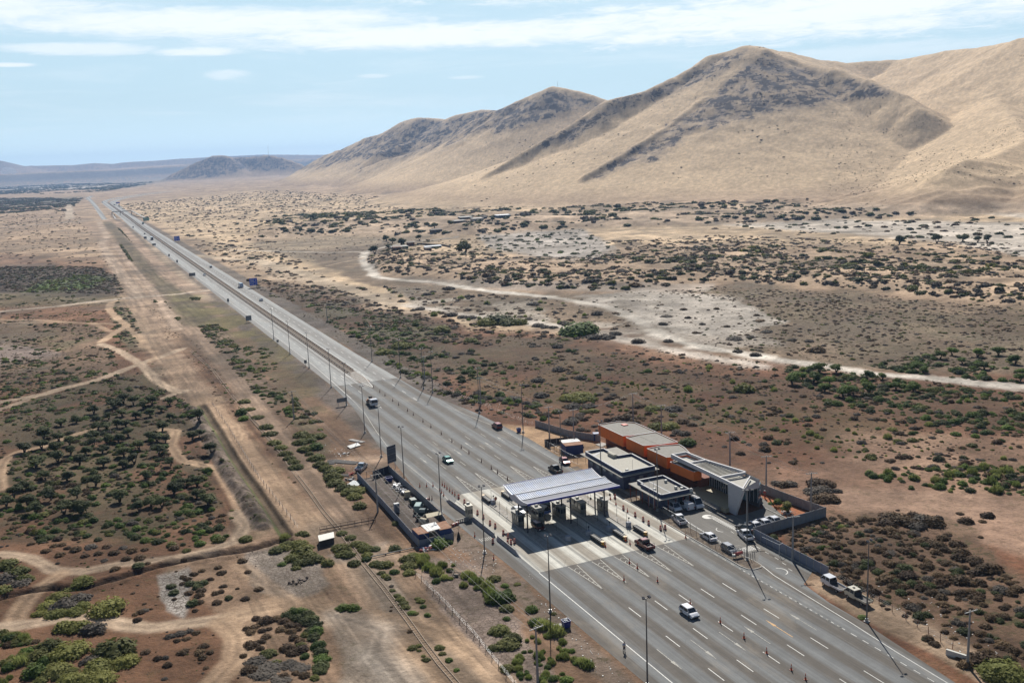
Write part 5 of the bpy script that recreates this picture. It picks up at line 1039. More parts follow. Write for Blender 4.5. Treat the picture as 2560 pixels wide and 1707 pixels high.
def frame_gate(lab, p, q, h=1.9, n=2):
    t = thing('frame_gate', lab, 'gate', (p[0], p[1], 0)); dx, dy = (q[0]-p[0])/n, (q[1]-p[1])/n
    for i in range(n): t_ = MB().wire([(dx*i,dy*i,.1),(dx*(i+1)*.99,dy*(i+1)*.99,.1),(dx*(i+1)*.99,dy*(i+1)*.99,h),(dx*i,dy*i,h),(dx*i,dy*i,.1)], .05).build('leaf_frame', M_STEEL, t); t_['label'] = 'open rectangular gate frame'
    MB().wire([(0,0,0),(0,0,h+.3)], .07).build('post', M_STEEL, t)
frame_gate('open-frame swing gate at the top of the yard', (59.8,232.7), (63.0,231.9))
frame_gate('open-frame gate standing left of the blue container cabin', (112.9,228.2), (113.2,225.8), 1.8, 1)
panel_wall('dark timber screen wall behind the blue container cabin', [(112.8,234.0),(119.3,232.7)], 1.7, 1.8, M('screen_dark', (.06,.05,.045), .8), name='timber_screen', seam=False)
panel_wall('low dark timber screen left of the blue container cabin', [(112.75,233.4),(112.8,230.9)], 1.5, 1.3, M('screen_dark'), name='timber_screen', seam=False)
# mesh fences on posts
m = bpy.data.materials.new('wire_mesh'); m.use_nodes = True; T = NT(m.node_tree); b = T.n['Principled BSDF']; b.inputs['Base Color'].default_value = (.25,.25,.24,1); b.inputs['Roughness'].default_value = .5
b.inputs['Alpha'].default_value = .16; MATS['wire_mesh'] = m
def mesh_fence(lab, pts, h=2., step=2.6, mesh=True, pm=M_STEEL, r=.04, name='wire_fence', rails=True, jit=0.):
    x0, y0 = pts[0]; t = thing(name, lab, 'fence', (x0, y0, 0)); n_all = 0; rail = MB(); mb = MB()
    for p, q in zip(pts[:-1], pts[1:]):
        dx, dy = q[0]-p[0], q[1]-p[1]; L = math.hypot(dx, dy); n = max(1, round(L/step))
        for i in range(n):
            x, y = p[0]+dx*i/n-x0, p[1]+dy*i/n-y0; jx, jy = random.uniform(-jit, jit), random.uniform(-jit, jit)
            MB().cyl((x,y,-.1),(x+jx,y+jy,h*(1+random.uniform(-jit,jit)*.5)), r, r*.8, 5).build('post', pm, t)
        if rails:
            for z in ((.05,h-.05) if mesh else (.35*h,.62*h,.88*h)): rail.cyl((p[0]-x0,p[1]-y0,z),(q[0]-x0,q[1]-y0,z), .02 if mesh else .008, n=4, caps=False)
        mb.add([(p[0]-x0,p[1]-y0,.06),(q[0]-x0,q[1]-y0,.06),(q[0]-x0,q[1]-y0,h-.06),(p[0]-x0,p[1]-y0,h-.06)], [(0,1,2,3)])
    if rails: rail.build('wire', M_GALV, t)
    if mesh: mb.build('mesh', MATS['wire_mesh'], t)
    return t
mesh_fence('tall dark-posted mesh fence between the toll apron and the parking lot', [(111.3,172.6),(111.2,166),(110.7,157),(110.5,150),(110.9,146.2),(112.2,144.4)], 2.2, 2.55)
mesh_fence('mesh fence in front of the blue container cabin and the navy office', [(112.3,229.5),(112.2,220),(112.6,214.5),(116.5,212.9)], 1.9, 2.0)
M_WOOD = M('old_timber', (.16,.115,.08), .9, var=.2)
mesh_fence('line of leaning timber fence posts along the ditch left of the dirt road', [(37.2,337),(37.4,303),(37.1,268),(36.9,248),(37.6,228),(38.2,206)], 1.35, 3.4, False, M_WOOD, .07, 'post_fence', True, .09)
mesh_fence('row of reddish fence posts right of the flatbed trucks', [(121.4,130.6),(120.9,124),(120.4,118.5),(119.9,112),(119.0,104),(118.6,99)], 1.35, 3.0, False, M('post_rust', (.22,.10,.06), .9), .06, 'post_fence', True, .08)
mesh_fence('sparse stick fence posts across the cracked mud in the lower left', [(53.2,170),(53.8,155),(54.0,142),(53.6,131),(53.2,118)], 1.25, 3.1, False, M_WOOD, .06, 'post_fence', True, .12)
mesh_fence('thin post fence along the verge beyond the far lamp masts', [(112.,340),(112.6,318),(113.5,298),(115.,280),(116.8,262),(118.6,253.5)], 1.3, 3.2, False, M_WOOD, .06, 'post_fence', True, .08)
mesh_fence('post fence on the scrub behind the terminal wall', [(141.5,172),(140.5,196),(138.6,225)], 1.7, 3.0, False, M_WOOD, .05, 'post_fence', True, .05)

# ------------------------------------------------------------------ cabins, containers, yard things
M_CBLUE = M('container_blue', (.012,.045,.17), .55, var=.12, dirt=.12); M_RUST = M('rusty_roof', (.26,.115,.055), .85, var=.25, sc=1.2, col2=(.33,.19,.11), sc2=.9)
M_PALEROOF = M('pale_sheet_roof', (.52,.52,.50), .6, var=.1, dirt=.3); M_TARP = M('beige_tarp', (.46,.40,.28), .8, var=.1, dirt=.2)
def boxy(name, lab, cat, poly, h, wall, roof, z=0, over=.06, win=0):
    cx = sum(p[0] for p in poly)/len(poly); cy = sum(p[1] for p in poly)/len(poly); t = thing(name, lab, cat, (cx, cy, z)); P = [(x-cx, y-cy) for x, y in poly]
    MB().prism(P, 0, h).build('wall', wall, t); MB().prism([(x*(1+over), y*(1+over)) for x, y in P], h, h+.09).build('roof', roof, t); return t, P
cab, P = boxy('container_cabin', 'blue container cabin with half pale, half rusty roof beside the tan ground', 'cabin', [(113.5,222.6),(118.2,221.6),(118.9,225.2),(119.2,226.8),(114.4,227.8)], 2.6, M_CBLUE, M_RUST)
cx, cy = cab.location[0], cab.location[1]
MB().prism([(x-cx,y-cy) for x,y in [(113.9,225.2),(118.8,224.2),(119.25,227.),(114.4,227.95)]], 2.70, 2.75).build('pale_roof_sheet', M_PALEROOF, cab)
d_ = MB().box((-.3,-2.34,1.3),(.9,.06,2.0),-.21).build('door', M('cabin_door', (.02,.03,.09), .6), cab); MB().box((1.5,-2.62+.02,1.6),(.7,.08,.6),-.21).build('window', M_GLASS, cab)
tag(boxy('blue_kiosk', 'small blue kiosk with white panel against the orange building corner', 'kiosk', [(126.2,230.2),(127.8,229.6),(128.3,231.2),(126.7,231.8)], 2.0, M_CBLUE, M_CBLUE)[0])
MB_ = thing('concrete_slab', 'pale concrete slab on the ground by the orange building', 'slab', (126.4,225.9,0)); MB().prism([(-1.5,1.0),(-1.2,-1.9),(1.5,-.4),(.9,2.0)], 0, .12).build('slab', M_KERB, MB_); MB().prism([(-1.1,.7),(-.9,-1.3),(1.1,-.3),(.6,1.4)], .12,.15).build('top_screed', M_CONC, MB_)
c1, P = boxy('shipping_container', 'blue container with rusty brown roof, left one at the near end of the yard', 'container', [(58.5,187.6),(58.6,183.7),(60.9,183.7),(60.8,187.7)], 2.5, M_CBLUE, M_RUST, .0, .02)
c2, P = boxy('shipping_container', 'blue container with rusty brown roof, right one at the near end of the yard', 'container', [(63.6,187.9),(63.4,183.8),(66.0,183.8),(66.4,188.2)], 2.5, M_CBLUE, M_RUST, .0, .02)
for cc_ in (c1, c2): MB().box((0,-2.0,1.2),(1.6,.08,2.1)).build('door', M('cabin_door'), cc_)
sh_ = thing('sheet_shelter', 'white sheet-metal shelter roof bridging the two blue containers', 'shelter', (62.2,185.8,0)); MB().add([(-1.4,-1.6,2.62),(1.6,-1.4,2.66),(1.8,2.4,2.80),(-1.6,2.2,2.75)],[(0,1,2,3)]).build('roof', M_PALEROOF, sh_)
for x, y in ((-1.2,-1.4),(1.3,-1.3)): MB().box((x,y,1.3),(.1,.1,2.6)).build('post', M_STEEL, sh_)
MB().box((0.2,.4,1.0),(1.6,.8,.8)).build('workbench', M('bench', (.30,.22,.12), .8), sh_)
x, y = 40.0, 194.6; s_, P = boxy('equipment_shed', 'small dark equipment shed with white sheet roof in the scrub', 'shed', [(40.1,193.7),(43.3,194.2),(43.9,197.2),(40.6,196.9)], 1.35, M('shed_dark', (.06,.05,.045), .85), M('white_sheet', (.62,.60,.53), .6, dirt=.2), 0, .06)
for i in range(4): MB().box((-1.3+i*.85,-1.62+.13*i,.7),(.08,.06,1.35)).build('batten', M_WOOD, s_)
# portable toilet, bins
t = thing('portable_toilet', 'grey portable toilet standing against the left yard wall', 'toilet', (60.6,205.0,0)); MB().box((0,0,1.05),(1.1,1.1,2.1)).build('cabin', M('toilet_grey', (.17,.20,.24), .5, dirt=.2), t, bevel=.05); MB().profx([(-.58,2.1),(-.4,2.3),(.4,2.3),(.58,2.1)],-.58,.58).build('roof', M('toilet_roof', (.38,.38,.38), .5), t); MB().box((0,-.57,1.0),(.7,.04,1.8)).build('door', M('toilet_door', (.12,.14,.17), .5), t); MB().box((0,0,.06),(1.3,1.4,.12)).build('skid', M_TRIM, t)
def bin_(lab, x, y, w=1.2, l=1.3, h=1.25, full=False):
    t = thing('waste_bin', lab, 'waste bin', (x, y, 0)); MB().add([(-w*.42,-l*.42,.1),(w*.42,-l*.42,.1),(w*.42,l*.42,.1),(-w*.42,l*.42,.1),(-w/2,-l/2,h),(w/2,-l/2,h),(w/2,l/2,h),(-w/2,l/2,h)],[(0,3,2,1),(0,1,5,4),(1,2,6,5),(2,3,7,6),(3,0,4,7)]).build('tub', M('bin_blue', (.012,.03,.20), .5, dirt=.1), t)
    MB().bb(-w*.47,w*.47,-l*.47,l*.47,h-.25,h-.2).build('contents', M('bin_inside', (.02,.025,.07), .9), t); r = MB()
    ringwall(r, [(-w/2,-l/2),(w/2,-l/2),(w/2,l/2),(-w/2,l/2)], .08, h-.04, h+.04); r.build('rim', M('bin_blue'), t)
    if full:
        b = MB()
        for i in range(9): b.lathe([(.05,-.1),(.2,-.02),(.22,.1),(.08,.22)], 7, (random.uniform(-.35,.35), random.uniform(-.4,.4), h-.08+random.uniform(0,.1)))
        b.split('rubbish_bag', M('bags', (.55,.55,.55), .6, var=.3, sc=5), t)
bin_('blue waste bin heaped with white rubbish bags at the bottom road verge', 69.0, 137.4, 1.3, 1.2, 1.3, True)
bin_('open blue waste bin inside the top end of the yard', 65.8, 227.6, 1.6, 1.6, 1.0); bin_('blue waste bin beside the lamp mast on the far right verge', 112.2, 249.9, 1.1, 1.1, 1.2)
t = thing('concrete_pad', 'pale concrete slab on the verge behind the blue waste bin', 'slab', (68.0,138.4,0)); MB().prism([(-.9,-.4),(.6,-.8),(.8,.6),(-.6,.8)],0,.1).build('slab', M_CONC, t); MB().prism([(-.7,-.3),(.4,-.6),(.6,.4),(-.5,.6)],.1,.12).build('screed', M_KERB, t)
t = thing('culvert_headwall', 'white slanted concrete headwall sunk in the dirt at the lower right', 'culvert', (117.2,99.4,0), -1.2); MB().profx([(-.25,0),(-.2,.9),(.2,.9),(.25,0)],-1.5,1.5).build('headwall', M('lime_white', (.6,.58,.52), .8, dirt=.2), t); MB().add([(-1.5,.25,0),(1.5,.25,0),(1.4,1.6,-.02),(-1.4,1.6,-.02),(-1.5,.25,.5),(1.5,.25,.5)],[(0,1,5,4),(4,5,2,3)]).build('apron', M_CONC, t)
t = thing('pipe_culvert', 'white round drain edge beside the big shrub in the lower right corner', 'kerb', (118.8,93.5,0), 0); MB().wire([(0,2.6,.1),(-.2,1.2,.12),(.0,-.6,.12),(.6,-3.2,.12),(1.2,-6,.12)],.16,8).build('coping', M('lime_white'), t)
# billboard seen from behind and traffic signs
def sign(name, lab, x, y, w, z0, z1, mat, rz=0., legs=2, grp=None, back=True, post=M_GALV):
    t = thing(name, lab, 'road sign', (x, y, 0), rz, grp); MB().bb(-w/2,w/2,-.04,.04,z0,z1).build('panel', mat, t, bevel=.01)
    for i in range(legs):
        xx = (-w*.36+i*w*.72/(max(1,legs-1))) if legs > 1 else 0; MB().box((xx,.09,z1/2-.05),(.10,.10,z1-.1)).build('post', post, t)
    if back and (z1-z0) > .9:
        b = MB()
        for k in range(3): b.box((0,-.07,z0+(z1-z0)*(k+.5)/3),(w*.98,.05,.07))
        b.split('stiffener', M_GALV, t)
    return t
M_SB = M('sign_back', (.075,.085,.11), .6, var=.1); M_SG = M('sign_back_grey', (.17,.175,.18), .6, var=.1)
sign('billboard', 'big dark grey upright billboard seen from behind at the top of the yard', 69.4, 236.1, 3.0, 1.9, 6.5, M_SB, .42, 2, post=M_PAR and M('billboard_leg', (.40,.41,.45), .6))
sign('road_sign', 'wide grey road sign on two posts by the lamp mast at the road widening', 75.5, 310.4, 3.6, 1.25, 2.65, M_SG, .12)
sx, sy = G('E2',640,868); sign('road_sign', 'square grey road sign seen from behind near the yellow grass', sx, sy, 3.0, 1., 3.6, M_SG, .15)
for c_, x, y, w, z0, z1, l in (('E1',1068,782,3.4,1.2,3.8,'grey road sign beside the far bus'),('E1',1213,890,3.8,1.2,3.2,'grey wide road sign just below the far bus'),('E1',1838,1400,4.6,1.2,3.6,'wide dark road sign where the cross track meets the highway'),
    ('E1',1458,1066,1.4,.8,3.0,'small grey sign in mid-verge between the far bus and the cross track'),('E1',1590,1166,1.4,.8,3.0,'small grey sign nearest above the wide dark road sign'),('E2',370,615,1.2,.7,2.7,'small dark sign at the road edge just below the cross track'),
    ('E2',1018,1160,1.0,1.2,2.3,'small round-edged sign between the two upper lamp masts'),('E2',1383,1440,1.1,1.2,2.6,'small grey square sign left of the third upper lamp mast'),('E1',870,592,1.6,.6,2.6,'tiny dark sign highest up the left verge')):
    p = G(c_, x, y); sign('road_sign', l, p[0], p[1], w, z0, z1, M_SG, .1, 1 if w < 2 else 2, back=False)
M_SBL = M('sign_blue', (.01,.07,.60), .4, var=.03); M_SGR = M('sign_green', (.01,.18,.11), .4)
def bsign(lab, x, y, w, z0, z1, mat):
    t = sign('direction_sign', lab, x, y, w, z0, z1, mat, .12, 2, back=False)
    b = MB(); 
    for i, (a, q) in enumerate(((.16,.60),(.2,.5),(.14,.62),(.25,.5))): b.bb(-w*.42, -w*.42+w*q, -.052, -.046, z0+(z1-z0)*(.80-.2*i), z0+(z1-z0)*(.86-.2*i))
    b.bb(w*.30, w*.34, -.052, -.046, z0+.3, z1-.5); b.build('white_lettering', M_STRIPE, t)
bsign('large blue direction sign with a white arrow beside the right carriageway', 106.9, 659.8, 5.2, 1.7, 6.4, M_SBL)
p = G('E1',1590,825); bsign('distant blue direction sign at the right edge of the sand plain', p[0], p[1], 6.0, 2.0, 7.0, M_SBL)
p = G('E1',1098,505); bsign('distant green direction sign at the right of the green lorry', p[0], p[1]+15, 9.0, 2.5, 8.0, M_SGR)
p = G('E1',622,205); bsign('tiny blue sign by the far bend', p[0], p[1], 9.0, 2.5, 6.0, M_SBL)
# tower of pedestrian bridge far away
p = [G('E1',540,400), G('E1',690,395), G('E1',885,405)]
t = thing('footbridge', 'distant grey pedestrian footbridge over the highway before the bend', 'bridge', (p[0][0], p[0][1], 0)); L = p[2][0]-p[0][0]+2; ydd = 40
MB().bb(0, L, ydd-1.2, ydd+1.2, 6.2, 7.6).build('deck', M_CONCD, t)
for x in (0, L*.42, L): MB().bb(x-.5, x+.5, ydd-.8, ydd+.8, 0, 6.2).build('pier', M_CONCD, t)
MB().add([(0,ydd-1.5,6.3),(-.2,ydd+1.5,6.3),(1.,-110,.1),(-2.,-110,.1),(0,ydd-1.5,7.4),(-.2,ydd+1.5,7.4)],[(0,1,3,2),(4,0,2)]).build('ramp', M_CONC, t)
MB().add([(L,ydd-1.5,6.3),(L+2.5,ydd-1.5,6.3),(L+13,-230,.1),(L+9,-230,.1),(L,ydd-1.5,7.3),(L+2.5,ydd-1.5,7.3)],[(0,1,2,3),(4,5,2,3)]).build('ramp', M_CONC, t)

# ------------------------------------------------------------------ guardrails on both sides of the median
def rail(lab, pts, h=.78, double=True):
    t = thing('guardrail', lab, 'guardrail', (pts[0][0], pts[0][1], 0), group=None); x0, y0 = pts[0]; b = MB(); po = MB()
    for p, q in zip(pts[:-1], pts[1:]):
        b.wallseg((p[0]-x0,p[1]-y0),(q[0]-x0,q[1]-y0), .10, h-.32, h); L = math.hypot(q[0]-p[0], q[1]-p[1]); n = max(1, int(L/4.))
        for i in range(n): po.box((p[0]+(q[0]-p[0])*i/n-x0, p[1]+(q[1]-p[1])*i/n-y0, h*.45), (.16,.12,h*.9))
    b.build('beam', M('rail_weathered', (.13,.12,.11), .6, .3, dirt=.3), t); po.build('post', M_WOOD, t)['kind'] = 'stuff'
rail('left steel guardrail of the highway median', [(90.5,356),(90.45,600),(91.7,1500),(94.4,1900),(96.6,2300),(99.4,2800)])
rail('right steel guardrail of the highway median', [(93.3,362),(93.4,600),(95.2,1500),(98.5,1900),(100.5,2300),(103,2800)])
# ------------------------------------------------------------------ narrow-gauge railway
RL = GS('B2', [(-420,260),(-150,520),(0,650),(110,760)])[0:0]+GS('B1', [(1750,60),(1960,250),(2150,500)])+GS('B2', [(0,560),(120,700),(250,850),(380,1000),(500,1180),(640,1360),(770,1545)])+GS('C4', [(925,180),(1090,420),(1320,700),(1545,1000),(1680,1190),(1830,1390),(1985,1568),(2100,1700)])
t = thing('railway_track', 'narrow light railway track running down the dirt from upper left to bottom centre', 'railway track', (RL[0][0], RL[0][1], 0)); x0, y0 = RL[0]
M_RAIL = M('rail_pale', (.36,.275,.195), .8, 0., dirt=.2)
for s in (-1, 1):
    b = MB()
    for i in range(len(RL)-1):
        p, q = RL[i], RL[i+1]; a = math.atan2(q[1]-p[1], q[0]-p[0]); nx, ny = -math.sin(a)*.42*s, math.cos(a)*.42*s; b.wallseg((p[0]-x0+nx,p[1]-y0+ny),(q[0]-x0+nx,q[1]-y0+ny), .09, -.02, .16)
    b.build('rail', M_RAIL, t)
bs = MB()
for i in range(len(RL)-1):
    p, q = RL[i], RL[i+1]; L = math.hypot(q[0]-p[0], q[1]-p[1]); n = int(L/.8); a = math.atan2(q[1]-p[1], q[0]-p[0])
    for k in range(n): bs.box((p[0]+(q[0]-p[0])*k/n-x0, p[1]+(q[1]-p[1])*k/n-y0, .02), (.2,1.25,.04), a)
bs.build('sleeper', M('sleeper', (.27,.195,.135), .95, var=.25), t)['kind'] = 'stuff'
# ------------------------------------------------------------------ lamp masts (steel) and power poles (concrete)
def mast(lab=None, grp=None, x=0, y=0, h=14.2):
    t = thing('lamp_mast', lab, 'lamp mast', (x, y, 0), 0, grp)
    MB().cyl((0,0,0),(0,0,h), .15, .07, 8).build('pole', M('mast_steel', (.16,.165,.17), .5, .5), t); MB().bb(-.4,.4,-.4,.4,0,.12).build('base', M_CONC, t); MB().box((0,0,.35),(.42,.42,.45)).build('access_box', M_GALV, t)
    for s in (-1, 1):
        MB().cyl((0,0,h-.1),(s*.45,-.1,h+.12), .04, n=5).build('bracket', M_STEEL, t); o = MB().box((0,0,0),(.42,.5,.2)).build('floodlight', M('floodlight', (.10,.10,.11), .4, .3), t, bevel=.03); o.location = (s*.5,-.1,h+.2); o.rotation_euler = (.5,0,s*.3)
        MB().box((0,-.02,-.11),(.34,.4,.02)).build('lamp_glass', M('lamp_glass', (.5,.5,.48), .1), o)
    return t
ML = ['steel lamp mast on the left verge, nearest the bottom edge', 'steel lamp mast with twin floodlights beside the blue bin full of bags','steel lamp mast between the bypass lane and the dirt, left of the leftmost barrier end','steel lamp mast at the yard corner by the tipped red barriers','steel lamp mast behind the yard wall, right of the billboard','steel lamp mast left of the billboard by the old pale pickup','steel lamp mast right of the wide grey road sign','steel lamp mast standing beside the wide grey road sign','steel lamp mast on the left verge level with the hatched median nose','steel lamp mast on the left verge, third from the top','steel lamp mast on the left verge, second from the top','topmost steel lamp mast on the left verge']
MP = [(71.0,114.9),(69.1,143.6),(69.1,173.4),(69.2,198.9),(68.9,224.8),(70.0,248.0),(72.8,274.0),(76.8,309.7),(78.8,338.5),(79.7,377.4),(79.1,410.8),(80.2,452.1)]
m0 = mast(ML[0], None, *MP[0])
for (x, y), l in zip(MP[1:], ML[1:]): dup(m0, (x, y, 0), random.uniform(-.4,.4), l)
for x, y, l in ((113.9,114.7,'slim steel lamp mast by the cream flatbed truck, right verge'),(112.4,144.6,'steel lamp mast rising from the rounded end of the kerbed strip'),(112.0,175.7,'steel lamp mast next to the two flagpoles'),(112.7,202.4,'steel lamp mast in front of the long navy office'),(108.9,216.4,'steel lamp mast on the kerb beside the black pickup'),(112.9,248.4,'steel lamp mast by the blue bin on the right verge'),(110.7,276.3,'steel lamp mast throwing its shadow behind the dark red people carrier'),(107.4,310.4,'lower of two steel lamp masts opposite the cone row'),(106.5,317.4,'upper of two steel lamp masts opposite the cone row'),(105.2,339.4,'steel lamp mast on the right verge level with the hatched median nose'),(104.7,374.9,'topmost steel lamp mast on the right verge')): dup(m0, (x, y, 0), random.uniform(-.4,.4), l)
def ppole(lab, x, y, h=9.2, rz=0.):
    t = thing('power_pole', lab, 'power pole', (x, y, 0), rz); MB().cyl((0,0,0),(0,0,h), .24, .12, 6).build('pole', M('pole_concrete', (.33,.315,.30), .8, dirt=.2), t)
    for z, L in ((h-.25,2.6),): MB().bb(-L/2,L/2,-.22,-.12,z,z+.12).build('crossarm', M('arm_pale', (.50,.49,.45), .6), t)
    for x_ in (-1.15,-.45,.45,1.15): MB().cyl((x_,-.17,h-.13),(x_,-.17,h+.12), .05, .035, 6).build('insulator', M('insulator', (.35,.34,.36), .3), t)
    return t
pl = ppole('concrete power pole at the lower right among dark shrubs', *G('C2',1863,1330))
for (c_, x, y), l, rz in ((('A2',1570,1125),'concrete power pole beside the white pickup in the parking lot',-.3),(('A2',1988,1400),'concrete power pole in front of the blue-grey wall',-.3),(('A2',2155,960),'concrete power pole at the garden corner of the wall',-.3),(('A2',1745,785),'concrete power pole behind the glazed end of the terminal',-.3),(('A2',1413,540),'concrete power pole in the scrub behind the terminal',-.3),
    (('A2',785,262),'concrete power pole behind the orange roof, beside a pale green bush',-.3),(('A2',525,138),'concrete power pole behind the far end of the orange building',-.3),(('B5',1230,890),'concrete power pole rising behind the blue container cabin',0.),(('B5',1005,860),'concrete power pole inside the far panel wall',0.),(('B5',375,560),'concrete power pole near the rubbish-strewn verge on the right',.1),(('E3',1712,470),'concrete power pole beside the twin lamp masts on the right',.1),
    (('C1',500,1470),'concrete power pole at the bottom edge in green reeds',.2),(('A3',667,920),'concrete power pole outside the left yard wall',.1),(('B2',497,690),'concrete power pole among olive shrubs left of the railway clearing',.1),(('B4',1170,900),'concrete power pole in the green scrub right of the highway',.1)):
    dup(pl, (*G(c_,x,y), 0), rz, l)
M_CABLE = M('cable', (.10,.10,.10), .5)
def cable(lab, pts, sag=.8, r=.018):
    t = thing('power_cable', lab, 'cable', pts[0]); b = MB(); x0, y0, z0 = pts[0]
    for o_ in (-1.15, .45, 1.15):
        for p, q in zip(pts[:-1], pts[1:]):
            prev = None
            for i in range(9):
                s = i/8; P_ = (p[0]+(q[0]-p[0])*s-x0+o_, p[1]+(q[1]-p[1])*s-y0, p[2]+(q[2]-p[2])*s-4*sag*s*(1-s)-z0)
                if prev: b.cyl(prev, P_, r, n=4, caps=False)
                prev = P_
    b.build('wires', M_CABLE, t)
cable('three thin power cables sagging between the right-hand power poles', [(*G('B5',375,560),9.15),(*G('B5',1005,860),9.15),(*G('B5',1230,890),9.15),(*G('A2',525,138),9.15),(*G('A2',785,262),9.15),(*G('A2',1413,540),9.15),(*G('A2',1745,785),9.15),(*G('A2',2155,960),9.15)])
cable('three thin power cables between the left-hand power poles', [(*G('B2',497,690),9.15),(*G('A3',667,920),9.15),(*G('C1',500,1470),9.15)], 1.6)
for x, y, l in ((112.1,179.3,'left one of two slim white flagpoles before the smaller navy office'),(112.2,177.6,'right one of two slim white flagpoles before the smaller navy office')):
    t = thing('flagpole', l, 'flagpole', (x, y, .1)); MB().cyl((0,0,0),(0,0,6.2), .06,.035,8).build('pole', M('pole_white', (.6,.6,.6), .4), t); MB().lathe([(.16,0),(.16,.25)],8).build('base', M_CONC, t)
# antennas on the hills
for ox, oy, D_, h, l in ((617,358,7280,75,'thin radio mast on the low far hill'),(1281,212,2705,17,'small antenna on the summit of the second mountain')):
    x, y, z = at_dist(ox, oy, D_); z = float(H(np.array([x]), np.array([y]))[0]); t = thing('radio_mast', l, 'radio mast', (x, y, z-3)); k = D_/2700
    MB().cyl((0,0,0),(0,0,h+3), .35*k,.18*k,5).build('mast', M('mast_far', (.25,.24,.24), .6), t); MB().box((0,0,h*.8+3),(1.0*k,1.0*k,.8*k)).build('dish', M_GALV, t)
# water standpipe / pipe bridge across the railway
pa, pb = G('A3',0,1150), G('A3',640,1030); t = thing('pipe_bridge', 'rusty pipe bridge with uprights crossing over the railway track', 'pipe bridge', (pa[0], pa[1], 0)); dx, dy = pb[0]-pa[0], pb[1]-pa[1]
M_PIPE = M('rust_pipe', (.11,.07,.05), .8)
MB().wire([(0,0,.5),(dx,dy,.5)], .13, 8).build('pipe', M_PIPE, t); MB().wire([(dx*.02,dy*.02,1.15),(dx,dy,1.15)], .05).build('handrail', M_PIPE, t)
for i in range(9): MB().wire([(dx*i/8,dy*i/8,.0),(dx*i/8,dy*i/8,1.15)], .045).build('upright', M_PIPE, t)
pa, pb = G('A3',590,1450), G('A3',1085,1345); t = thing('white_pipe', 'long pale pipe lying on low stands below the yard corner', 'pipe', (pa[0], pa[1], 0)); dx, dy = pb[0]-pa[0], pb[1]-pa[1]; MB().wire([(0,0,.3),(dx,dy,.3)], .12, 8).build('pipe', M_KERB, t)
for i in range(4): MB().box((dx*i/3,dy*i/3,.12),(.3,.12,.24)).build('stand', M_WOOD, t)
# yard contents
M_MACH = M('machine_green', (.03,.06,.045), .5, dirt=.2); M_JUNK = M('scrap_grey', (.33,.34,.36), .5, .5, var=.4, sc=3., dirt=.3)
def junk(lab, x, y, n, sx, sy, h, mats, name='scrap_heap', seed=1):
    rs = random.Random(seed); t = thing(name, lab, 'scrap heap', (x, y, 0))
    for mi, mt in enumerate(mats):
        b = MB()
        for i in range(n):
            cx, cy_2, cz = rs.uniform(-sx, sx), rs.uniform(-sy, sy), rs.uniform(.05, h)
            k = rs.random()
            if k < .45:
                a = rs.uniform(0, 3.14); L = rs.uniform(.5, 1.6); b.cyl((cx-math.cos(a)*L, cy_2-math.sin(a)*L, cz*.5),(cx+math.cos(a)*L, cy_2+math.sin(a)*L, cz), rs.uniform(.03,.08), n=5)
            elif k < .8: b.box((cx, cy_2, cz*.6), (rs.uniform(.2,.9), rs.uniform(.2,.9), rs.uniform(.05,.5)), rs.uniform(0, 3))
            else: b.lathe([(.1,-.2),(.3,-.1),(.32,.1),(.1,.25)], 7, (cx, cy_2, cz*.6))
        b.build('scrap_pieces', mt, t)['kind'] = 'stuff'
    return t
junk('heap of silvery scrap pipes and panels by the right yard wall', 66.2, 221.4, 14, .9, 1.9, .9, [M_JUNK, M_BLK, M_STRIPE], seed=2)
junk('second scrap heap with white sheets beside the beige crate', 66.3, 217.2, 12, .8, 1.5, .9, [M_JUNK, M_STEEL, M_STRIPE], seed=3)
t = thing('beige_crate', 'beige upright crate against the right yard wall', 'crate', (66.0,213.6,0)); MB().box((0,0,.75),(1.2,1.1,1.4)).build('crate', M('crate_beige', (.48,.40,.28), .8, dirt=.15), t, bevel=.04); MB().box((0,0,1.48),(1.25,1.15,.06)).build('lid', M_TARP, t)
t = thing('green_compressor', 'dark green wheeled compressor inside the yard', 'machine', (65.6,208.2,0)); MB().profx([(-1.3,.4),(1.3,.4),(1.3,1.1),(.9,1.45),(-.9,1.45),(-1.3,1.1)],-.7,.7).build('housing', M_MACH, t, bevel=.05); wheels(t, 1.5, (0.,), .3); MB().wire([(0,1.3,.5),(0,2.2,.4)],.05).build('drawbar', M_STEEL, t)
t = car('old_truck_cab', 'pale green stripped truck cab parked in the yard', 'mpv', paint('faded_green',(.20,.28,.25)), (65.4,203.6), -.5, cat='truck cab'); t = car('pickup_truck', 'dark green pickup parked in the lower part of the yard', 'pickup', paint('deep_green',(.02,.045,.03)), (64.9,199.6), -.6)
t = thing('water_tank', 'beige cylindrical tank lying beside the tarp-covered frame', 'tank', (63.6,194.6,0), .5); MB().cyl((-.1,-.9,.85),(-.1,.9,.85),.75,n=14).build('tank', M_TARP, t); MB().box((0,-.5,.15),(1.2,.2,.3)).build('cradle', M_WOOD, t); MB().box((0,.5,.15),(1.2,.2,.3)).build('cradle', M_WOOD, t)
t = thing('tarp_shelter', 'beige tarpaulin stretched over a dark frame in the yard', 'shelter', (66.0,195.0,0)); MB().add([(-1.9,-1.,1.7),(1.6,-.7,1.75),(1.9,1.1,1.9),(-1.5,1.2,1.85)],[(0,1,2,3)]).build('tarpaulin', M_TARP, t); f = MB()
for x, y in ((-1.7,-.9),(1.5,-.6),(1.7,1.),(-1.4,1.1)): MB().box((x,y,.85),(.1,.1,1.7)).build('leg', M_STEEL, t)
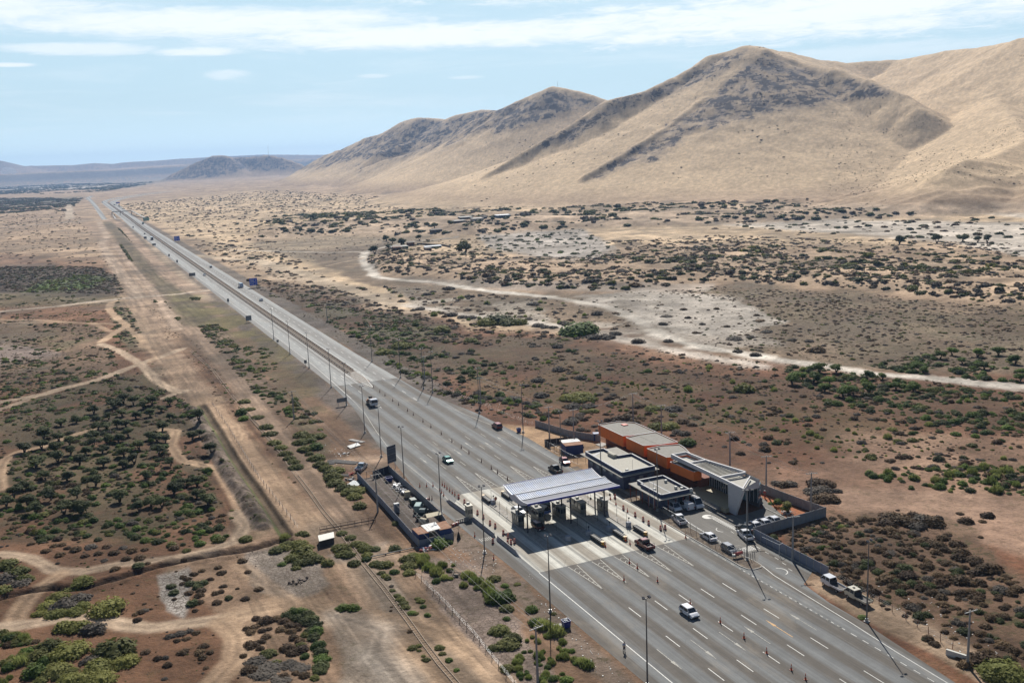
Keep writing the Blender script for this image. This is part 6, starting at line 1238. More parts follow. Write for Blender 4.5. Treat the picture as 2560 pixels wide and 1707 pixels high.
# material dump outside the yard
def stack(lab, c_, x, y, rz, n, L, r, mat, name='pole_stack', square=False, grp=None, sp=2.4):
    p = G(c_, x, y); t = thing(name, lab, 'pole stack', (p[0], p[1], 0), rz, grp)
    for i in range(n):
        o = MB(); z = r+.02; xx = (i-n/2)*r*sp
        if square: o.box((xx, random.uniform(-.3,.3), z), (r*1.7, L, r*1.7))
        else: o.cyl((xx, -L/2+random.uniform(-.3,.3), z),(xx+random.uniform(-.1,.1), L/2, z), r, n=7)
        o.build('pole', mat, t)
    return t
M_GP = M('pole_grey', (.38,.35,.31), .8, dirt=.3)
stack('row of short concrete posts lying beside the green bushes', 'B2', 835, 1085, 1.15, 9, 2.2, .13, M_GP, sp=3.4)
stack('stack of long grey concrete poles in the material dump', 'B2', 965, 1085, .75, 6, 7.5, .16, M_GP); stack('pile of grey steel rails at the yard corner', 'A3', 415, 595, -.75, 9, 3.4, .10, M('steel_pale', (.42,.44,.45), .4, .6), 'rail_stack', True, sp=3.6)
stack('three pale poles lying left of the red scrap', 'B2', 945, 1205, .95, 4, 3.2, .13, M_GP, sp=3.); stack('two long pale beams leaning near the broken white sheet', 'B2', 1075, 890, .5, 3, 5.5, .12, M('beam_white', (.55,.52,.48), .7), 'beam_stack', True, sp=4.)
o = thing('fallen_sheet', 'white broken sheet lying on the dirt above the material dump', 'sheet', (*G('B2',1045,942), .15), .3); MB().add([(-1.9,-1.1,.05),(1.7,-.9,.15),(2.0,1.1,.45),(-1.5,1.2,.2),(-1.9,-1.1,-.02),(1.7,-.9,.08),(2.0,1.1,.38),(-1.5,1.2,.13)],[(0,1,2,3),(7,6,5,4),(0,4,5,1),(2,6,7,3)]).build('sheet', M_PALEROOF, o); MB().wire([(-2.6,-.6,.05),(2.8,-1.2,.1)],.07).build('batten', M_WOOD, o)
p = G('B2',985,1250); junk('black tarpaulin rolls heaped at the end of the material dump', p[0], p[1], 9, 2.2, .7, .5, [M_BLK, M('slate', (.10,.11,.13), .6)], 'tarp_rolls', 7)
p = G('B2',1020,1195); junk('small red scrap heap between poles and pickup', p[0], p[1], 10, .7, .7, .8, [M('scrap_red', (.40,.06,.04), .7)], 'red_scrap', 9); p = G('B2',960,1010); junk('bent white metal sheets on the dirt above the pole stack', p[0], p[1], 6, 1.5, .7, .3, [M_STRIPE, M_WOOD], 'sheet_scrap', 11)
p = G('A3',1235,1350); junk('heap of white and red rubbish bags outside the near yard wall', p[0], p[1], 12, 1.5, .9, .7, [M('bags'), M('bags_red', (.4,.1,.08), .7), M('bags_blue', (.10,.13,.25), .7)], 'rubbish_heap', 13)
p = G('C4',1990,575); junk('tangle of bleached branches on the dirt verge by the reeds', p[0], p[1], 9, 1.0, .8, .5, [M('deadwood', (.22,.19,.16), .9)], 'branch_heap', 17); p = G('C4',520,640); junk('long pile of dark dead branches on the cracked mud', p[0], p[1], 16, 2.6, 1.0, .35, [M('deadwood_dark', (.10,.075,.06), .9)], 'branch_heap', 19)
p = G('A3',1600,1230); t = thing('dark_tarp_stand', 'black hooded stand at the yard corner next to the verge', 'tarp stand', (p[0], p[1], 0)); MB().lathe([(.5,0),(.3,.9),(.05,1.7)], 8).build('hood', M_BLK, t); MB().cyl((0,0,1.5),(0,0,2.3),.04,n=5).build('pole', M_STEEL, t)
p = G('A2',1480,1380); t = thing('red_tank_rig', 'red and white tank on a tubular rig by the end of the lot fence', 'tank rig', (p[0]+.6, p[1]+.3, .1)); MB().cyl((-.8,0,.8),(.8,0,.8),.32,n=12).build('tank', M('tank_red', (.45,.05,.04), .5), t); MB().wire([(-1,-.5,0),(-1,-.5,1.6),(1,-.5,1.6),(1,-.5,0)],.04).build('frame', M_STEEL, t); MB().wire([(-1,.5,0),(-1,.5,1.6),(1,.5,1.6),(1,.5,0)],.04).build('frame', M_STEEL, t); MB().lathe([(.3,-.25),(.34,0),(.3,.25)],10,(-1.2,0,.55)).build('valve_drum', M('ac_white'), t)
p = G('A2',1600,1395); t = thing('bicycle_rack', 'dark tubular rack on the rounded end of the kerbed strip', 'rack', (p[0], p[1], .1)); 
for i in range(4): MB().wire([(-.6+i*.5,-.3,0),(-.6+i*.5,-.3,1.5-.2*i),(-.2+i*.5,.4,1.2),(-.2+i*.5,.4,0)],.035).build('hoop', M_STEEL, t)
p = G('A2',1865,1350); t = thing('white_height_frame', 'thin white barrier frame standing in front of the blue-grey wall', 'barrier frame', (p[0], p[1], 0)); MB().wire([(0,0,0),(0,0,2.2),(-.3,4.8,2.2)],.05).build('frame', M('pole_white'), t); MB().wire([(0,0,2.2),(1.2,.4,2.2)],.05).build('crossbar', M('pole_white'), t)
# settlement at the foot of the dunes
def shack(lab, x, y, w, d, h, wall, roof, name='shack', cat='hut', rz=.0):
    z = float(H(np.array([x]), np.array([y]))[0]); t = thing(name, lab, cat, (x, y, z-.1), rz); MB().bb(-w/2,w/2,-d/2,d/2,-.6,h).build('wall', wall, t); MB().add([(-w/2-.4,-d/2-.5,h+.1),(w/2+.4,-d/2-.5,h+.1),(w/2+.4,d/2+.5,h+.6),(-w/2-.4,d/2+.5,h+.6),(-w/2-.4,-d/2-.5,h),(w/2+.4,-d/2-.5,h),(w/2+.4,d/2+.5,h+.5),(-w/2-.4,d/2+.5,h+.5)],[(0,1,2,3),(7,6,5,4),(0,4,5,1),(1,5,6,2),(2,6,7,3),(3,7,4,0)]).build('roof', roof, t)
    MB().box((w*.18,-d/2-.02,h*.45),(1.,.08,h*.85)).build('door', M_TRIM, t)
M_BRK = M('old_brick', (.17,.09,.06), .9, var=.2); M_PLK = M('grey_planks', (.13,.115,.10), .9, var=.2); M_GRF = M('green_roof', (.10,.20,.15), .6); M_ZINC = M('zinc_roof', (.33,.32,.30), .8, 0., dirt=.3)
for (x, y), w, d, h, wl, rf, l in ((G('Z3',330,425),15,7,2.6,M('hut_green',(.05,.10,.075),.8),M_ZINC,'long green hut with pale roof nearest the track bend'),(G('Z3',312,460),7,5,2.4,M_BRK,M_BRK,'small brown brick hut in front of the long green hut'),(G('Z3',425,385),6,6,3.2,M_BRK,M_PLK,'tall reddish hut above the long green hut'),(G('Z3',640,300),12,7,2.6,M_PLK,M_PLK,'dark plank hut with flat roof higher up the settlement'),
    (G('Z3',570,432),5.5,5,2.2,M_BRK,M_PLK,'little brown hut alone in the middle of the pens'),(G('Z3',610,402),16,4,1.8,M_PLK,M('hut_blue_roof',(.22,.26,.33),.6),'low grey shed row behind the little brown hut'),(G('Z3',835,243),13,8,2.6,M_PLK,M_ZINC,'pale-roofed hut at the left of the white barns'),(G('Z3',890,228),16,9,3.,M_PLK,M_ZINC,'wide white-roofed barn at the left end of the corral'),
    (G('Z3',985,236),13,9,3.,M_KERB,M_ZINC,'white barn touching the corral wall'),(G('Z3',1048,226),5,5,2.4,M_PLK,M_PLK,'tiny dark hut just right of the white barns'),(G('Z3',1200,216),17,7,2.8,M('hut_blue',(.10,.14,.20),.8),M('hut_blue_roof'),'blue-grey shed along the top of the corral')): shack(l, x, y, w, d, h, wl, rf)
cp_ = GS('Z3', [(1250,207),(1330,213),(1520,213),(1430,245),(1180,252),(920,268),(780,265)])
t = thing('corral_wall', 'dark brushwood corral wall around the pale pen at the dune foot', 'wall', (*cp_[0], 0)); b = MB()
for p, q in zip(cp_[:-1], cp_[1:]): b.wallseg((p[0]-cp_[0][0],p[1]-cp_[0][1]),(q[0]-cp_[0][0],q[1]-cp_[0][1]), .8, -.8, 1.9)
b.build('wall', M_PLK, t); MB().box((3,0,1.95),(6,1.0,.15),math.atan2(cp_[1][1]-cp_[0][1], cp_[1][0]-cp_[0][0])).build('coping', M_WOOD, t)
for i, P in enumerate(([(250,440),(180,455),(140,470)],[(450,455),(640,460)],[(480,375),(700,385),(760,400)],[(140,475),(330,480),(480,462)])):
    pp_ = GS('Z3', P); t = thing('pen_fence', ('low dark pen fence beside the long green hut','low dark pen fence below the little brown hut','low dark pen fence behind the little brown hut','long low dark fence below the long green hut')[i], 'fence', (*pp_[0], 0)); b = MB()
    for p, q in zip(pp_[:-1], pp_[1:]): b.wallseg((p[0]-pp_[0][0],p[1]-pp_[0][1]),(q[0]-pp_[0][0],q[1]-pp_[0][1]), .5, -.3, 1.5)
    b.build('fence_wall', M_PLK, t)

# thin smoke rising on the far valley floor
p = G('D1',150,505); so = MB().lathe([(20,0),(34,40),(60,90),(75,130),(40,170)], 10, (0,0,0)).build('smoke', M('haze_tmp')); so.location = (p[0], p[1], 0); sm_ = bpy.data.materials.new('smoke_air'); sm_.use_nodes = True; T = NT(sm_.node_tree); T.n.clear()
pv = T.new('ShaderNodeVolumePrincipled'); pv.inputs['Color'].default_value = (.9,.92,.95,1); pv.inputs['Density'].default_value = .006; ho = T.new('ShaderNodeOutputMaterial'); T.l.new(pv.outputs[0], ho.inputs['Volume']); so.data.materials[0] = sm_; tag(so, 'thin pale smoke plume rising from the far valley floor at the left', 'smoke', kind='stuff')
# ------------------------------------------------------------------ vegetation
def leaf_mat(name, c1, c2, var=.35, tl=.3):
    m = bpy.data.materials.new(name); m.use_nodes = True; T = NT(m.node_tree); b = T.n['Principled BSDF']; b.inputs['Roughness'].default_value = .75; b.inputs['Specular IOR Level'].default_value = .2
    P = T.new('ShaderNodeTexCoord').outputs['Object']; R = T.new('ShaderNodeObjectInfo').outputs['Random']
    n = T.noise(P, 1.7, 3, .7); f = T.math('ADD', T.math('MULTIPLY', n, .9), T.math('MULTIPLY', R, .55)); c = T.mix(T.ramp(f, .35, 1.0), c4(c1), c4(c2))
    c = T.mix(1., c, T.ramp(T.math('FRACT', T.math('MULTIPLY', R, 7.31)), 0., 1., 1-var, 1+var), 'MULTIPLY'); T.l.new(c, b.inputs['Base Color']); tr = T.new('ShaderNodeBsdfTranslucent'); T.l.new(c, tr.inputs[0]); ms = T.new('ShaderNodeMixShader'); ms.inputs[0].default_value = tl; T.l.new(b.outputs[0], ms.inputs[1]); T.l.new(tr.outputs[0], ms.inputs[2]); T.l.new(ms.outputs[0], T.n['Material Output'].inputs[0])
    return m
LM = dict(brown=leaf_mat('leaf_brown', (.080,.048,.028), (.150,.098,.050)), olive=leaf_mat('leaf_olive', (.088,.098,.026), (.175,.175,.045), .25), green=leaf_mat('leaf_green', (.060,.100,.020), (.14,.20,.035), .25),
          lime=leaf_mat('leaf_lime', (.14,.15,.035), (.235,.23,.06), .15), grey=leaf_mat('leaf_grey', (.095,.080,.064), (.16,.135,.11), .2), dark=leaf_mat('leaf_dark', (.055,.068,.026), (.105,.12,.042), .25), reed=leaf_mat('leaf_reed', (.13,.17,.045), (.25,.27,.09), .2, .5), rust=leaf_mat('leaf_rust', (.30,.11,.03), (.42,.18,.06), .1))
M_TRUNK = M('bark', (.085,.065,.05), .9, var=.2)
_s = (1+5**.5)/2; ICO = np.array([(-1,_s,0),(1,_s,0),(-1,-_s,0),(1,-_s,0),(0,-1,_s),(0,1,_s),(0,-1,-_s),(0,1,-_s),(_s,0,-1),(_s,0,1),(-_s,0,-1),(-_s,0,1)])/math.hypot(1,_s)
ICF = [(0,11,5),(0,5,1),(0,1,7),(0,7,10),(0,10,11),(1,5,9),(5,11,4),(11,10,2),(10,7,6),(7,1,8),(3,9,4),(3,4,2),(3,2,6),(3,6,8),(3,8,9),(4,9,5),(2,4,11),(6,2,10),(8,6,7),(9,8,1)]
def crown_mesh(name, lobes, nleaf, ls, mat, rs, upright=.0, zmin=0.02, core=.82):
    V = []; F = []; nv = 0; tot = sum(l[3]**2 for l in lobes)
    for cx, cy, cz, r, sq in lobes:
        j = ICO*(1+rs.uniform(-.16,.16,(12,1))); v = j*np.array([r*core, r*core, r*core*sq])+np.array([cx, cy, cz]); v[:, 2] = np.maximum(v[:, 2], zmin*.3); V.append(v); F += [tuple(nv+i for i in f) for f in ICF]; nv += 12
        k = max(6, int(nleaf*r*r/tot)); d = rs.normal(size=(k, 3)); d[:, 2] = np.abs(d[:, 2])*.95-.18; d /= np.linalg.norm(d, axis=1)[:, None]
        rad = r*rs.uniform(.74, 1.22, (k, 1)); c0 = d*rad*np.array([1, 1, sq])+np.array([cx, cy, cz]); c0[:, 2] = np.maximum(c0[:, 2], zmin)
        nrm = d+rs.normal(size=(k, 3))*.45+np.array([0, 0, .7]); nrm[:, 2] *= (1-upright*.35); nrm /= np.linalg.norm(nrm, axis=1)[:, None]
        a = np.cross(nrm, rs.normal(size=(k, 3))); 
        if upright: a = a*(1-upright)+np.array([0, 0, 1.])*upright*1.1
        a /= np.linalg.norm(a, axis=1)[:, None]; bb_ = np.cross(nrm, a); s = ls*rs.uniform(.45, 1.6, (k, 1)); w = s*(.55 if not upright else .30); h = s*(1. if not upright else 1.6)
        q = np.stack([c0-a*h-bb_*w*.4, c0-a*h*.1+bb_*w, c0+a*h, c0-a*h*.1-bb_*w], 1).reshape(-1, 3); V.append(q); F += [(nv+4*i, nv+4*i+1, nv+4*i+2, nv+4*i+3) for i in range(k)]; nv += 4*k
    me = bpy.data.meshes.new(name); me.from_pydata(np.concatenate(V).tolist(), [], F); me.materials.append(mat); return me
def bush_lobes(rs, n=5, flat=.62, spread=.5):
    L = [(0, 0, .18, .62, flat*1.15)]
    for i in range(n):
        a = 2*math.pi*(i+rs.uniform(0,.6))/n; d = spread*rs.uniform(.75, 1.15); r = rs.uniform(.30, .48); L.append((math.cos(a)*d, math.sin(a)*d, rs.uniform(.05,.18), r, flat*rs.uniform(.9,1.3)))
    return L
KN = dict(brown='dry_bush', olive='olive_bush', green='green_bush', lime='mound_bush', grey='grey_bush', dark='scrub_bush', reed='reed_clump')
NEARM = {}; FARM = {}
for ki, k in enumerate(KN):
    NEARM[k] = []; FARM[k] = []
    for v in range(4):
        rs = np.random.default_rng(100*ki+v); fl = {'lime':.52,'reed':1.15,'green':.85,'olive':.62,'grey':.5,'brown':.62,'dark':.75}[k]
        NEARM[k].append(crown_mesh(KN[k], bush_lobes(rs, 6 if k != 'reed' else 8, fl, .5 if k != 'lime' else .45), 620 if k != 'lime' else 1000, .105 if k not in ('reed','lime') else (.17 if k == 'reed' else .07), LM[k], rs, .75 if k == 'reed' else .0, core=.84 if k != 'reed' else .4))
    for v in range(3):
        rs = np.random.default_rng(900+100*ki+v); FARM[k].append(crown_mesh(KN[k]+'_far', bush_lobes(rs, 4, .46 if k != 'reed' else .9), 70, .24, LM[k], rs, .5 if k == 'reed' else 0., core=.86))
def tree_mesh(rs, h=1.0, dark='dark'):
    L = []
    for i in range(9):
        a = rs.uniform(0, 6.28); d = rs.uniform(.0, .62); L.append((math.cos(a)*d, math.sin(a)*d, .90+rs.uniform(-.22,.26)-d*.25, rs.uniform(.36,.52), .66))
    cr = crown_mesh('crown', L, 900, .085, LM[dark], rs, 0., .35, .80); b = MB()
    for i in range(3):
        a = rs.uniform(0, 6.28); b.cyl((math.cos(a)*.04, math.sin(a)*.04, -.05), (math.cos(a)*.22, math.sin(a)*.22, .55), .07, .045, 6); b.cyl((math.cos(a)*.22, math.sin(a)*.22, .55), (math.cos(a+.4)*.42, math.sin(a+.4)*.42, .98), .045, .02, 5)
    b.cyl((0,0,-.1),(0,0,.30),.10,.08,7); tr = bpy.data.meshes.new('trunk'); tr.from_pydata(b.v, [], b.f); tr.materials.append(M_TRUNK); return cr, tr
TREES = {k: [tree_mesh(np.random.default_rng(50+i+10*j), dark=k) for i in range(4)] for j, k in enumerate(('dark','green','olive'))}
def hz(x, y): return float(H(np.array([float(x)]), np.array([float(y)]), False)[0])
def tree(x, y, r, lab, k='dark', grp=None, hk=1., name='tree'):
    cr, tr = random.choice(TREES[k]); t = thing(name, lab, 'tree', (x, y, hz(x, y)), random.uniform(0, 6.28), grp); t.scale = (r, r, r*hk)
    for nm, me in (('crown', cr), ('trunk', tr)): o = bpy.data.objects.new(nm, me); COL.objects.link(o); o.parent = t
    return t
CAT = dict(brown='bush', olive='bush', green='bush', lime='bush', grey='bush', dark='bush', reed='reeds')
def bush(x, y, r, k, lab, grp=None, hk=1., mesh=None, name=None):
    o = bpy.data.objects.new(name or KN[k], mesh or random.choice(NEARM[k])); COL.objects.link(o); o.location = (x, y, hz(x, y)-.03*r); o.rotation_euler = (0, 0, random.uniform(0, 6.28)); s = r*1.05
    o.scale = (s*random.uniform(1.1,1.35), s*random.uniform(1.1,1.35), s*hk*random.uniform(.9,1.15)); return tag(o, lab, CAT[k], grp)
OCC = []                                      # occupied discs, to keep scattered plants apart from placed ones
def B(c_, L, lab, grp):
    for e in L:
        x, y = G(c_, e[0], e[1]); OCC.append((x, y, e[2]*.8)); bush(x, y, e[2], e[3], lab, grp, e[4] if len(e) > 4 else 1.)
B('C3', [(760,655,2.3,'lime'),(650,705,2.4,'lime'),(545,785,2.1,'lime'),(430,865,1.8,'lime'),(365,930,1.3,'lime'),(520,940,1.8,'lime'),(690,925,1.8,'lime'),(760,870,1.5,'lime')], 'yellow-green rounded bush in the long hedge-like mass at the lower left', 'green bushes of the long lower-left mass')
B('C3', [(600,850,2.4,'grey'),(740,800,2.0,'grey'),(490,880,1.5,'grey')], 'dead grey-brown bush sunk in the long green mass at the lower left', 'dead bushes of the lower-left mass')
B('C3', [(1000,900,3.3,'lime')], 'single wide dome-shaped yellow-green bush left of the cracked mud', None)
B('C3', [(590,1075,1.8,'olive'),(710,1075,2.1,'olive')], 'olive bush in the low clump between two dirt tracks at the lower left', 'olive bushes between the tracks'); B('C3', [(860,1090,2.1,'grey')], 'dead grey bush at the right end of the low clump between two dirt tracks', None)
B('C3', [(50,500,2.4,'olive'),(160,560,2.2,'olive'),(230,620,1.7,'olive'),(60,610,2.2,'grey'),(170,670,2.0,'grey'),(30,720,1.7,'olive')], 'olive or grey bush in the thicket at the left image edge', 'thicket at the left edge')
B('C3', [(640,1300,3.1,'lime'),(470,1240,2.1,'olive'),(1060,1290,3.2,'olive'),(1165,1390,2.1,'lime'),(520,1470,2.2,'lime'),(900,1450,2.3,'lime'),(930,1560,2.4,'lime'),(640,1560,2.2,'lime'),(760,1540,1.9,'lime'),(830,1370,1.6,'grey'),(350,1330,1.8,'olive'),(320,1480,2.0,'green')], 'big rounded bush in the bottom-left corner thicket', 'rounded bushes of the bottom-left corner')
B('C3', [(1340,1290,.85,'brown'),(1450,1350,.75,'brown'),(1540,1405,.8,'brown'),(1520,1340,.6,'grey'),(1680,1290,.85,'brown'),(1870,1240,.85,'brown'),(1835,1290,.85,'brown'),(1930,1290,.65,'brown'),(1855,1335,.7,'brown'),(1800,1115,.7,'brown'),(1625,1190,.65,'brown'),(1710,1170,.65,'brown'),(1560,1150,.9,'grey'),(1650,1125,1.0,'grey'),(1740,1100,.8,'grey'),(1890,1430,.5,'brown'),(1510,1530,.5,'grey')], 'dark brown cushion bush on bare soil inside the lower-left track loop', 'cushion bushes inside the track loop')
B('C3', [(1290,915,.8,'brown'),(1260,990,.8,'brown'),(1330,900,.7,'grey'),(1240,935,.6,'brown'),(1220,748,.4,'brown'),(1325,842,.35,'brown'),(1385,885,.35,'brown')], 'dark bush right of the single domed bush', 'bushes right of the domed bush')
B('C3', [(1570,690,.9,'dark'),(1600,745,.9,'dark'),(1680,600,.7,'brown'),(1780,575,.8,'brown'),(1720,620,.8,'brown'),(1750,665,1.1,'dark'),(1850,665,1.2,'dark'),(1810,695,.9,'dark'),(1680,660,.7,'brown'),(1740,745,.9,'brown'),(1850,725,1.0,'brown'),(1830,770,.9,'brown'),(1770,845,1.2,'dark'),(1830,830,.9,'brown'),(1980,750,.8,'brown'),(2030,735,.7,'brown'),(2050,685,.7,'brown'),(2100,795,.8,'dark'),(1990,835,.9,'brown'),(1790,905,.6,'brown'),(1600,800,.5,'brown'),(1930,620,.7,'brown'),(2000,510,.8,'brown'),(2035,560,.9,'brown'),(1855,540,.7,'brown'),(2180,700,.4,'brown')], 'dark brown cushion bush beside the pale cracked mud', 'cushion bushes by the cracked mud')
B('C3', [(1530,490,.7,'brown'),(1690,430,.6,'brown'),(1400,525,.7,'brown'),(1270,510,1.1,'dark'),(1055,530,1.0,'brown'),(1350,480,.7,'brown'),(550,395,1.1,'brown'),(425,360,1.0,'brown'),(450,235,1.2,'dark'),(380,270,1.0,'dark'),(700,350,1.3,'brown'),(780,405,.9,'brown'),(840,325,1.2,'grey'),(900,385,1.0,'brown'),(980,320,1.0,'brown'),(1050,380,1.1,'brown'),(960,445,.7,'grey'),(1130,330,.8,'grey'),(1160,435,1.0,'brown'),(1210,360,1.2,'brown'),(1280,425,1.2,'brown'),(1330,345,.8,'brown'),(1600,335,1.2,'brown'),(1710,355,.9,'olive'),(285,300,.7,'brown'),(500,310,.9,'brown'),(570,300,.9,'brown'),(620,330,.8,'brown'),(530,250,1.,'brown'),(900,255,.9,'dark'),(700,240,.9,'brown'),(1500,70,1.,'brown'),(1650,60,1.,'grey'),(2010,150,1.3,'dark'),(2020,80,1.1,'brown'),(530,470,.5,'grey')], 'brown bush between the left grove and the dark ditch', 'bushes between the grove and the ditch')
B('C4', [(430,950,1.1,'dark'),(490,920,1.1,'green'),(560,920,1.2,'green'),(620,940,1.2,'dark'),(660,990,1.3,'dark'),(690,1040,1.2,'dark'),(700,1100,1.3,'green'),(680,1150,1.1,'dark'),(715,1230,1.2,'green'),(740,1290,1.2,'dark'),(755,1350,1.2,'green'),(745,1410,1.2,'dark'),(735,1460,1.0,'dark'),(600,1010,1.1,'dark'),(640,1090,1.1,'dark'),(520,980,1.1,'dark'),(600,1120,.9,'olive'),(400,1000,1.1,'brown')], 'dark green bush in the curved hedge beside the bottom dirt tracks', 'curved hedge by the bottom tracks')
B('C4', [(240,1000,1.4,'brown'),(145,975,.8,'brown'),(330,975,1.0,'brown'),(100,1100,.9,'brown'),(140,1055,.8,'brown'),(60,1070,.7,'brown'),(205,1085,.7,'brown'),(270,1070,.6,'brown'),(370,1080,.9,'brown'),(470,1095,.9,'brown'),(460,1040,1.0,'brown'),(530,1040,.8,'brown'),(540,1070,.6,'brown'),(240,1140,.9,'brown'),(190,1190,.8,'brown'),(100,1225,1.2,'brown'),(185,1250,.7,'brown'),(545,1180,.9,'brown'),(490,1150,.9,'brown'),(430,1250,1.3,'brown'),(565,1260,1.2,'brown'),(480,1290,1.1,'brown'),(560,1215,.8,'olive'),(600,1325,.8,'green'),(265,1300,1.3,'olive'),(80,1460,1.3,'brown'),(330,1380,.8,'olive'),(590,1500,.9,'brown'),(690,1520,.8,'olive'),(30,1320,.6,'brown'),(400,1510,.8,'brown'),(510,1480,.6,'brown')], 'reddish-brown cushion bush inside the curved hedge at the bottom', 'cushion bushes inside the curved hedge')
B('C4', [(150,1370,1.6,'grey',.5),(300,1420,1.9,'grey',.4),(450,1400,1.6,'grey',.4),(200,1500,1.8,'grey',.4),(370,1540,1.6,'grey',.4),(560,1430,1.4,'grey',.4)], 'low flat grey-brown dead bush at the bottom edge below the curved hedge', 'flat dead bushes at the bottom')
B('C4', [(945,885,1.2,'green')], 'left one of two round green bushes standing alone on the pale dirt', None); B('C4', [(1042,888,1.2,'green')], 'right one of two round green bushes standing alone on the pale dirt', None)
B('C4', [(330,360,1.6,'olive'),(400,330,1.6,'olive'),(440,300,1.4,'olive'),(540,300,1.6,'olive'),(560,380,2.2,'olive'),(640,410,1.8,'olive'),(700,440,1.6,'olive'),(480,440,1.6,'olive'),(620,330,1.3,'olive'),(570,210,1.3,'olive'),(550,480,1.4,'olive'),(620,470,1.4,'olive'),(520,520,1.0,'olive'),(410,230,1.2,'reed'),(390,485,.8,'green'),(810,480,1.2,'olive',1.4),(50,260,1.6,'olive')], 'feathery olive-green bush left of the small white-roofed shed', 'feathery bushes left of the white-roofed shed')
B('C4', [(940,350,1.8,'olive'),(990,400,1.5,'olive'),(1045,480,1.3,'olive'),(900,330,1.4,'olive'),(920,400,1.1,'olive'),(1150,350,1.5,'olive'),(1070,300,1.3,'olive'),(1120,310,1.2,'olive'),(1170,400,1.1,'olive'),(1160,440,.9,'green'),(1240,345,1.0,'dark'),(1300,490,1.5,'olive'),(1240,480,1.2,'olive'),(1355,490,1.3,'olive'),(1420,555,.9,'green'),(1550,440,1.6,'olive'),(1550,500,1.5,'olive'),(1555,560,1.1,'olive'),(1590,400,1.2,'lime'),(1420,340,1.2,'dark'),(930,200,1.2,'olive'),(1010,240,1.2,'olive'),(1430,110,1.,'olive')], 'feathery olive bush beside the railway right of the small shed', 'feathery bushes right of the white-roofed shed')
B('C4', [(1680,480,1.3,'reed'),(1740,520,1.3,'reed'),(1800,560,1.3,'reed'),(1850,500,1.0,'reed'),(1650,430,1.2,'reed'),(1700,430,1.,'reed'),(1800,640,.9,'green'),(1880,610,.8,'reed'),(1935,615,.5,'reed'),(2050,680,.8,'reed'),(2080,590,1.2,'reed'),(2150,640,1.1,'reed'),(2200,630,.8,'reed'),(2180,700,.7,'reed'),(2270,690,1.2,'reed'),(2280,750,1.0,'reed'),(2330,810,1.4,'reed'),(1830,310,1.9,'green'),(1900,285,1.1,'green'),(1960,490,.5,'reed'),(1930,540,.8,'green'),(2130,590,.8,'reed')], 'bright green tufted reeds on the verge between yard and bottom edge', 'bright reeds on the left verge')
B('C4', [(1300,560,.8,'olive'),(1330,590,.8,'olive'),(1360,610,.7,'olive'),(1390,680,.5,'grey'),(1400,720,.6,'olive'),(1440,770,.7,'olive'),(1475,805,.8,'olive'),(1500,845,.85,'olive'),(1520,875,.8,'olive'),(1630,795,.5,'olive'),(1660,820,.7,'olive'),(1680,870,.6,'green'),(1575,930,.7,'green'),(1615,935,.5,'olive'),(1720,950,.6,'green'),(1830,1245,.8,'olive'),(1860,1300,.6,'olive'),(1915,1360,.6,'green'),(1985,1450,.5,'green'),(1580,1250,.8,'olive'),(1640,1230,.55,'olive'),(1645,1270,.4,'olive'),(1710,1355,.6,'olive'),(1685,1320,.4,'olive'),(1390,870,.3,'brown'),(1385,905,.3,'brown'),(1560,1095,.5,'brown'),(170,710,.9,'brown'),(20,450,1.0,'brown'),(70,550,.7,'brown'),(50,800,.8,'brown')], 'small rounded bush along the lower stretch of the railway track', 'small bushes along the lower railway')
B('C1', [(125,580,1.2,'olive'),(60,665,1.3,'reed'),(100,720,1.2,'reed'),(160,765,2.0,'green'),(220,750,1.7,'green'),(240,690,.8,'green'),(235,840,1.3,'olive'),(325,625,.6,'olive'),(445,850,1.1,'green'),(485,965,1.3,'green'),(230,925,.6,'green'),(165,1035,1.6,'olive'),(120,1180,1.0,'olive'),(240,1150,1.8,'olive'),(285,1100,1.5,'olive'),(545,1000,1.3,'reed'),(660,1050,1.4,'reed'),(240,1360,1.2,'olive'),(745,1460,1.0,'green'),(930,1335,1.0,'reed'),(885,1310,1.0,'reed'),(635,880,.5,'olive'),(215,640,.7,'green')], 'green bush on the verge in the bottom centre, left of the road edge', 'green bushes on the bottom-centre verge')
B('B2', [(45,540,1.9,'olive'),(90,605,1.7,'olive'),(15,640,2.0,'green',1.3),(160,675,1.7,'olive'),(30,695,1.5,'green'),(240,770,2.1,'olive'),(275,830,2.1,'olive'),(320,915,1.8,'olive'),(375,955,1.7,'olive'),(415,1015,1.7,'olive'),(450,1055,1.6,'olive'),(490,1085,1.6,'olive'),(520,1140,1.8,'olive')], 'flat olive cushion bush in the row between railway and ditch road', 'row of cushion bushes beside the railway')
B('B2', [(570,845,2.3,'olive'),(690,865,2.2,'olive'),(740,850,1.6,'olive'),(640,900,1.8,'olive'),(700,955,2.2,'green'),(555,915,2.1,'olive'),(600,975,1.9,'olive'),(635,1010,1.3,'olive'),(550,980,.9,'green'),(700,1055,2.2,'olive'),(740,1115,2.0,'olive'),(790,1155,2.0,'olive'),(830,1195,2.1,'olive'),(890,1170,2.0,'olive'),(855,1240,2.4,'olive'),(880,1285,2.2,'olive'),(955,1330,1.9,'olive'),(1000,1370,2.0,'olive'),(1050,1410,1.8,'olive'),(1090,1355,1.8,'olive'),(1095,1495,1.7,'olive'),(735,790,1.0,'lime'),(1030,1330,1.5,'olive')], 'dense olive-green bush in the hedge curving past the material dump', 'hedge past the material dump')
B('B5', [(1180,510,3.0,'lime'),(1290,490,3.6,'lime'),(1380,510,2.6,'lime'),(1290,530,2.4,'lime')], 'broad pale yellow-green mound bush alone in the right-hand scrub', 'lobes of the broad pale mound bush'); B('B5', [(2000,770,3.0,'lime'),(2090,770,3.0,'lime')], 'yellow-green mound bush just behind the orange building', 'mound bushes behind the orange building')
